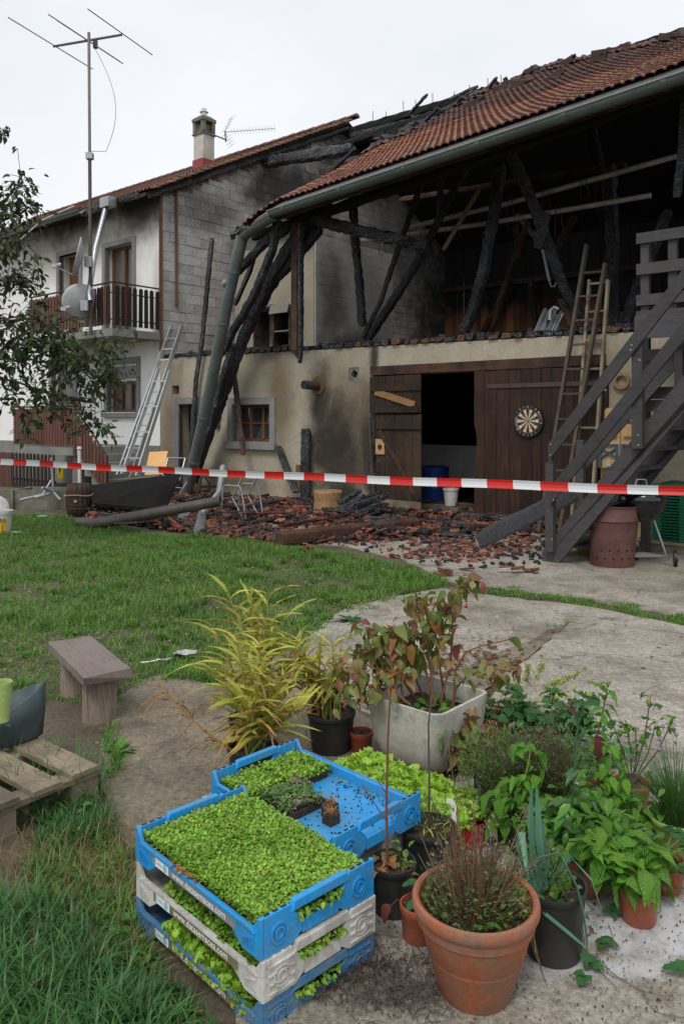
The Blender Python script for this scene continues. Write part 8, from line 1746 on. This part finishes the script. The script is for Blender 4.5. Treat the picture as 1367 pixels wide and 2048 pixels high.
# laurel-like shoot
t17, s17, _ = pot(1200, 1640, .06, .10, 'terra2', 'pot with one red-stemmed upright shoot of glossy leaves', cat='potted plant')
q = [s17, W(1195, 1560, s17.y), W(1192, 1480, s17.y), W(1205, 1420, s17.y), W(1215, 1370, s17.y)]; stem(t17, q, .004)
for k in range(26): t = .3 + .7 * k / 25; i = min(3, int(t * 4)); p = q[i].lerp(q[i + 1], t * 4 - i); a = k * 2.4; put_leaf(random.choice(PL), t17, p, (math.cos(a), math.sin(a), ru(.2, 1.2) if t > .8 else ru(-.5, .6)), ru(.045, .075), ru(-.3, .3), .75)
put_leaf(RL, t17, W(1190, 1470, s17.y - .02), (.3, -.5, -1), .085)
# physalis
t18, s18, _ = pot(1262, 1625, .07, .09, 'terra2', 'terracotta pot of leggy physalis with green husks at the far right', cat='potted plant')
for (x, y) in ((1225, 1450), (1250, 1440), (1300, 1390), (1345, 1440), (1270, 1460), (1310, 1450), (1225, 1500)):
    tp_ = W(x, y, s18.y + .05); mid_ = s18.lerp(tp_, .55) + Vector((.01, 0, -.01)); stem(t18, [s18, mid_, tp_], .0038, 'bark')
    for k in range(11): p = mid_.lerp(tp_, .3 + .7 * rnd()) + Vector((ru(-.03, .03), ru(-.03, .03), ru(-.02, .03))); a = ru(0, 6.28); put_leaf(random.choice(PL + BLF), t18, p, (math.cos(a), math.sin(a), ru(-.6, .5)), ru(.022, .042), ru(-.3, .3))
    mb = MB(); mb.lathe([(.001, -.018), (.009, -.008), (.011, .002), (.006, .012), (.001, .014)], tp_ + Vector((ru(-.03, .03), 0, -.03)), 8); obj('husk', mb, 'physalis', t18, sm=True)
# sow thistle
ts_ = thing('sow_thistle', 'tall bluish sow thistle with toothed leaves rising through the plant group', 'weed', s11); q = [s11 + Vector((-.04, .05, 0)), W(1140, 1640, s11.y), W(1148, 1540, s11.y), W(1155, 1440, s11.y), W(1150, 1400, s11.y)]; stem(ts_, q, .0045, 'thistle')
TL = wavy('thistle_leaf', 'thistle', .28, .5, .4, 8, .1, .8)
for k in range(16): t = .1 + .85 * k / 15; i = min(3, int(t * 4)); p = q[i].lerp(q[i + 1], t * 4 - i); a = k * 2.4; put_leaf(TL, ts_, p, (math.cos(a), math.sin(a), ru(-.1, .6)), .11 * (1 - .6 * t), ru(-.3, .3))
for k in range(5): tp_ = q[4] + Vector((ru(-.06, .06), ru(-.02, .02), ru(0, .05))); stem(ts_, [q[3], tp_], .002, 'thistle'); mb = MB(); mb.lathe([(.001, -.008), (.006, -.003), (.005, .006), (.002, .01)], tp_, 8); obj('bud', mb, 'yellowherb', ts_, sm=True)
# chive pot
t19, s19, _ = pot(1352, 1728, .095, .135, 'limepot', 'lime green pot of chives at the right edge', cat='potted plant')
n = 620; a = U(0, 6.28, n); rr_ = .05 * np.sqrt(U(0, 1, n)); V, F = scatter(*BLADE, np.stack([s19.x + rr_ * np.cos(a), s19.y + rr_ * np.sin(a), np.full(n, s19.z)], 1), a + U(-.4, .4, n), U(.95, 1.5, n), U(-.3, .3, n), np.stack([U(.12, .26, n), U(.0018, .003, n), U(.2, .4, n)], 1)); stuff(npmesh('chive_blades', V, F, 'chive', t19))
for k in range(5): tp_ = s19 + Vector((ru(-.06, .03), ru(-.04, .04), ru(.24, .32))); stem(t19, [s19, tp_], .0014, 'chive'); mb = MB(); mb.lathe([(.001, -.008), (.009, 0), (.001, .008)], tp_, 6); obj('flower_head', mb, 'mauve', t19)
# strawberry runners on the ground
rn = thing('strawberry_runner', 'strawberry runner rooting on the whitish concrete at lower right', 'plant', G(1190, 1935)); g_ = lambda x, y, z=.036: G(x, y, z)
for pts_ in ([(1160, 1900), (1190, 1925), (1240, 1965), (1270, 1985), (1330, 2000), (1360, 1975)], [(1190, 1925), (1225, 1880), (1215, 1850)], [(1190, 1940), (1240, 1990)]): stem(rn, [g_(x, y) + Vector((0, 0, .008)) for x, y in pts_], .0016, 'redstem')
for (x, y, n) in ((1180, 1935, 8), (1215, 1895, 6), (1170, 1960, 5), (1355, 1950, 5), (1225, 1830, 5)):
    for k in range(n): a = ru(0, 6.28); put_leaf(random.choice(BLF), rn, g_(x, y) + Vector((0, 0, .012)), (math.cos(a), math.sin(a), ru(0, .5)), ru(.022, .042), 0)
# white plant label and red tub among the pots
mb = MB(); p = W(907, 1630, 2.62); mb.sweep([p + Vector((0, 0, -.06)), p + Vector((0, 0, .03)), p + Vector((-.008, 0, .045)), p + Vector((-.025, 0, .048))], [(-.008, -.001), (.008, -.001), (.008, .001), (-.008, .001)], up=(0, 1, 0)); solo('plant_label', mb, 'print', 'curved white plastic plant label among the pots', 'plant label')
c_ = G(925, 1690); mb = MB(); mb.lathe([(.09, 0), (.11, .12), (.105, .12), (.08, .05), (.01, .05)], c_, 20); rt = solo('red_tub', mb, 'red', 'red tub half hidden between black pot and herb tub', 'tub', sm=True)
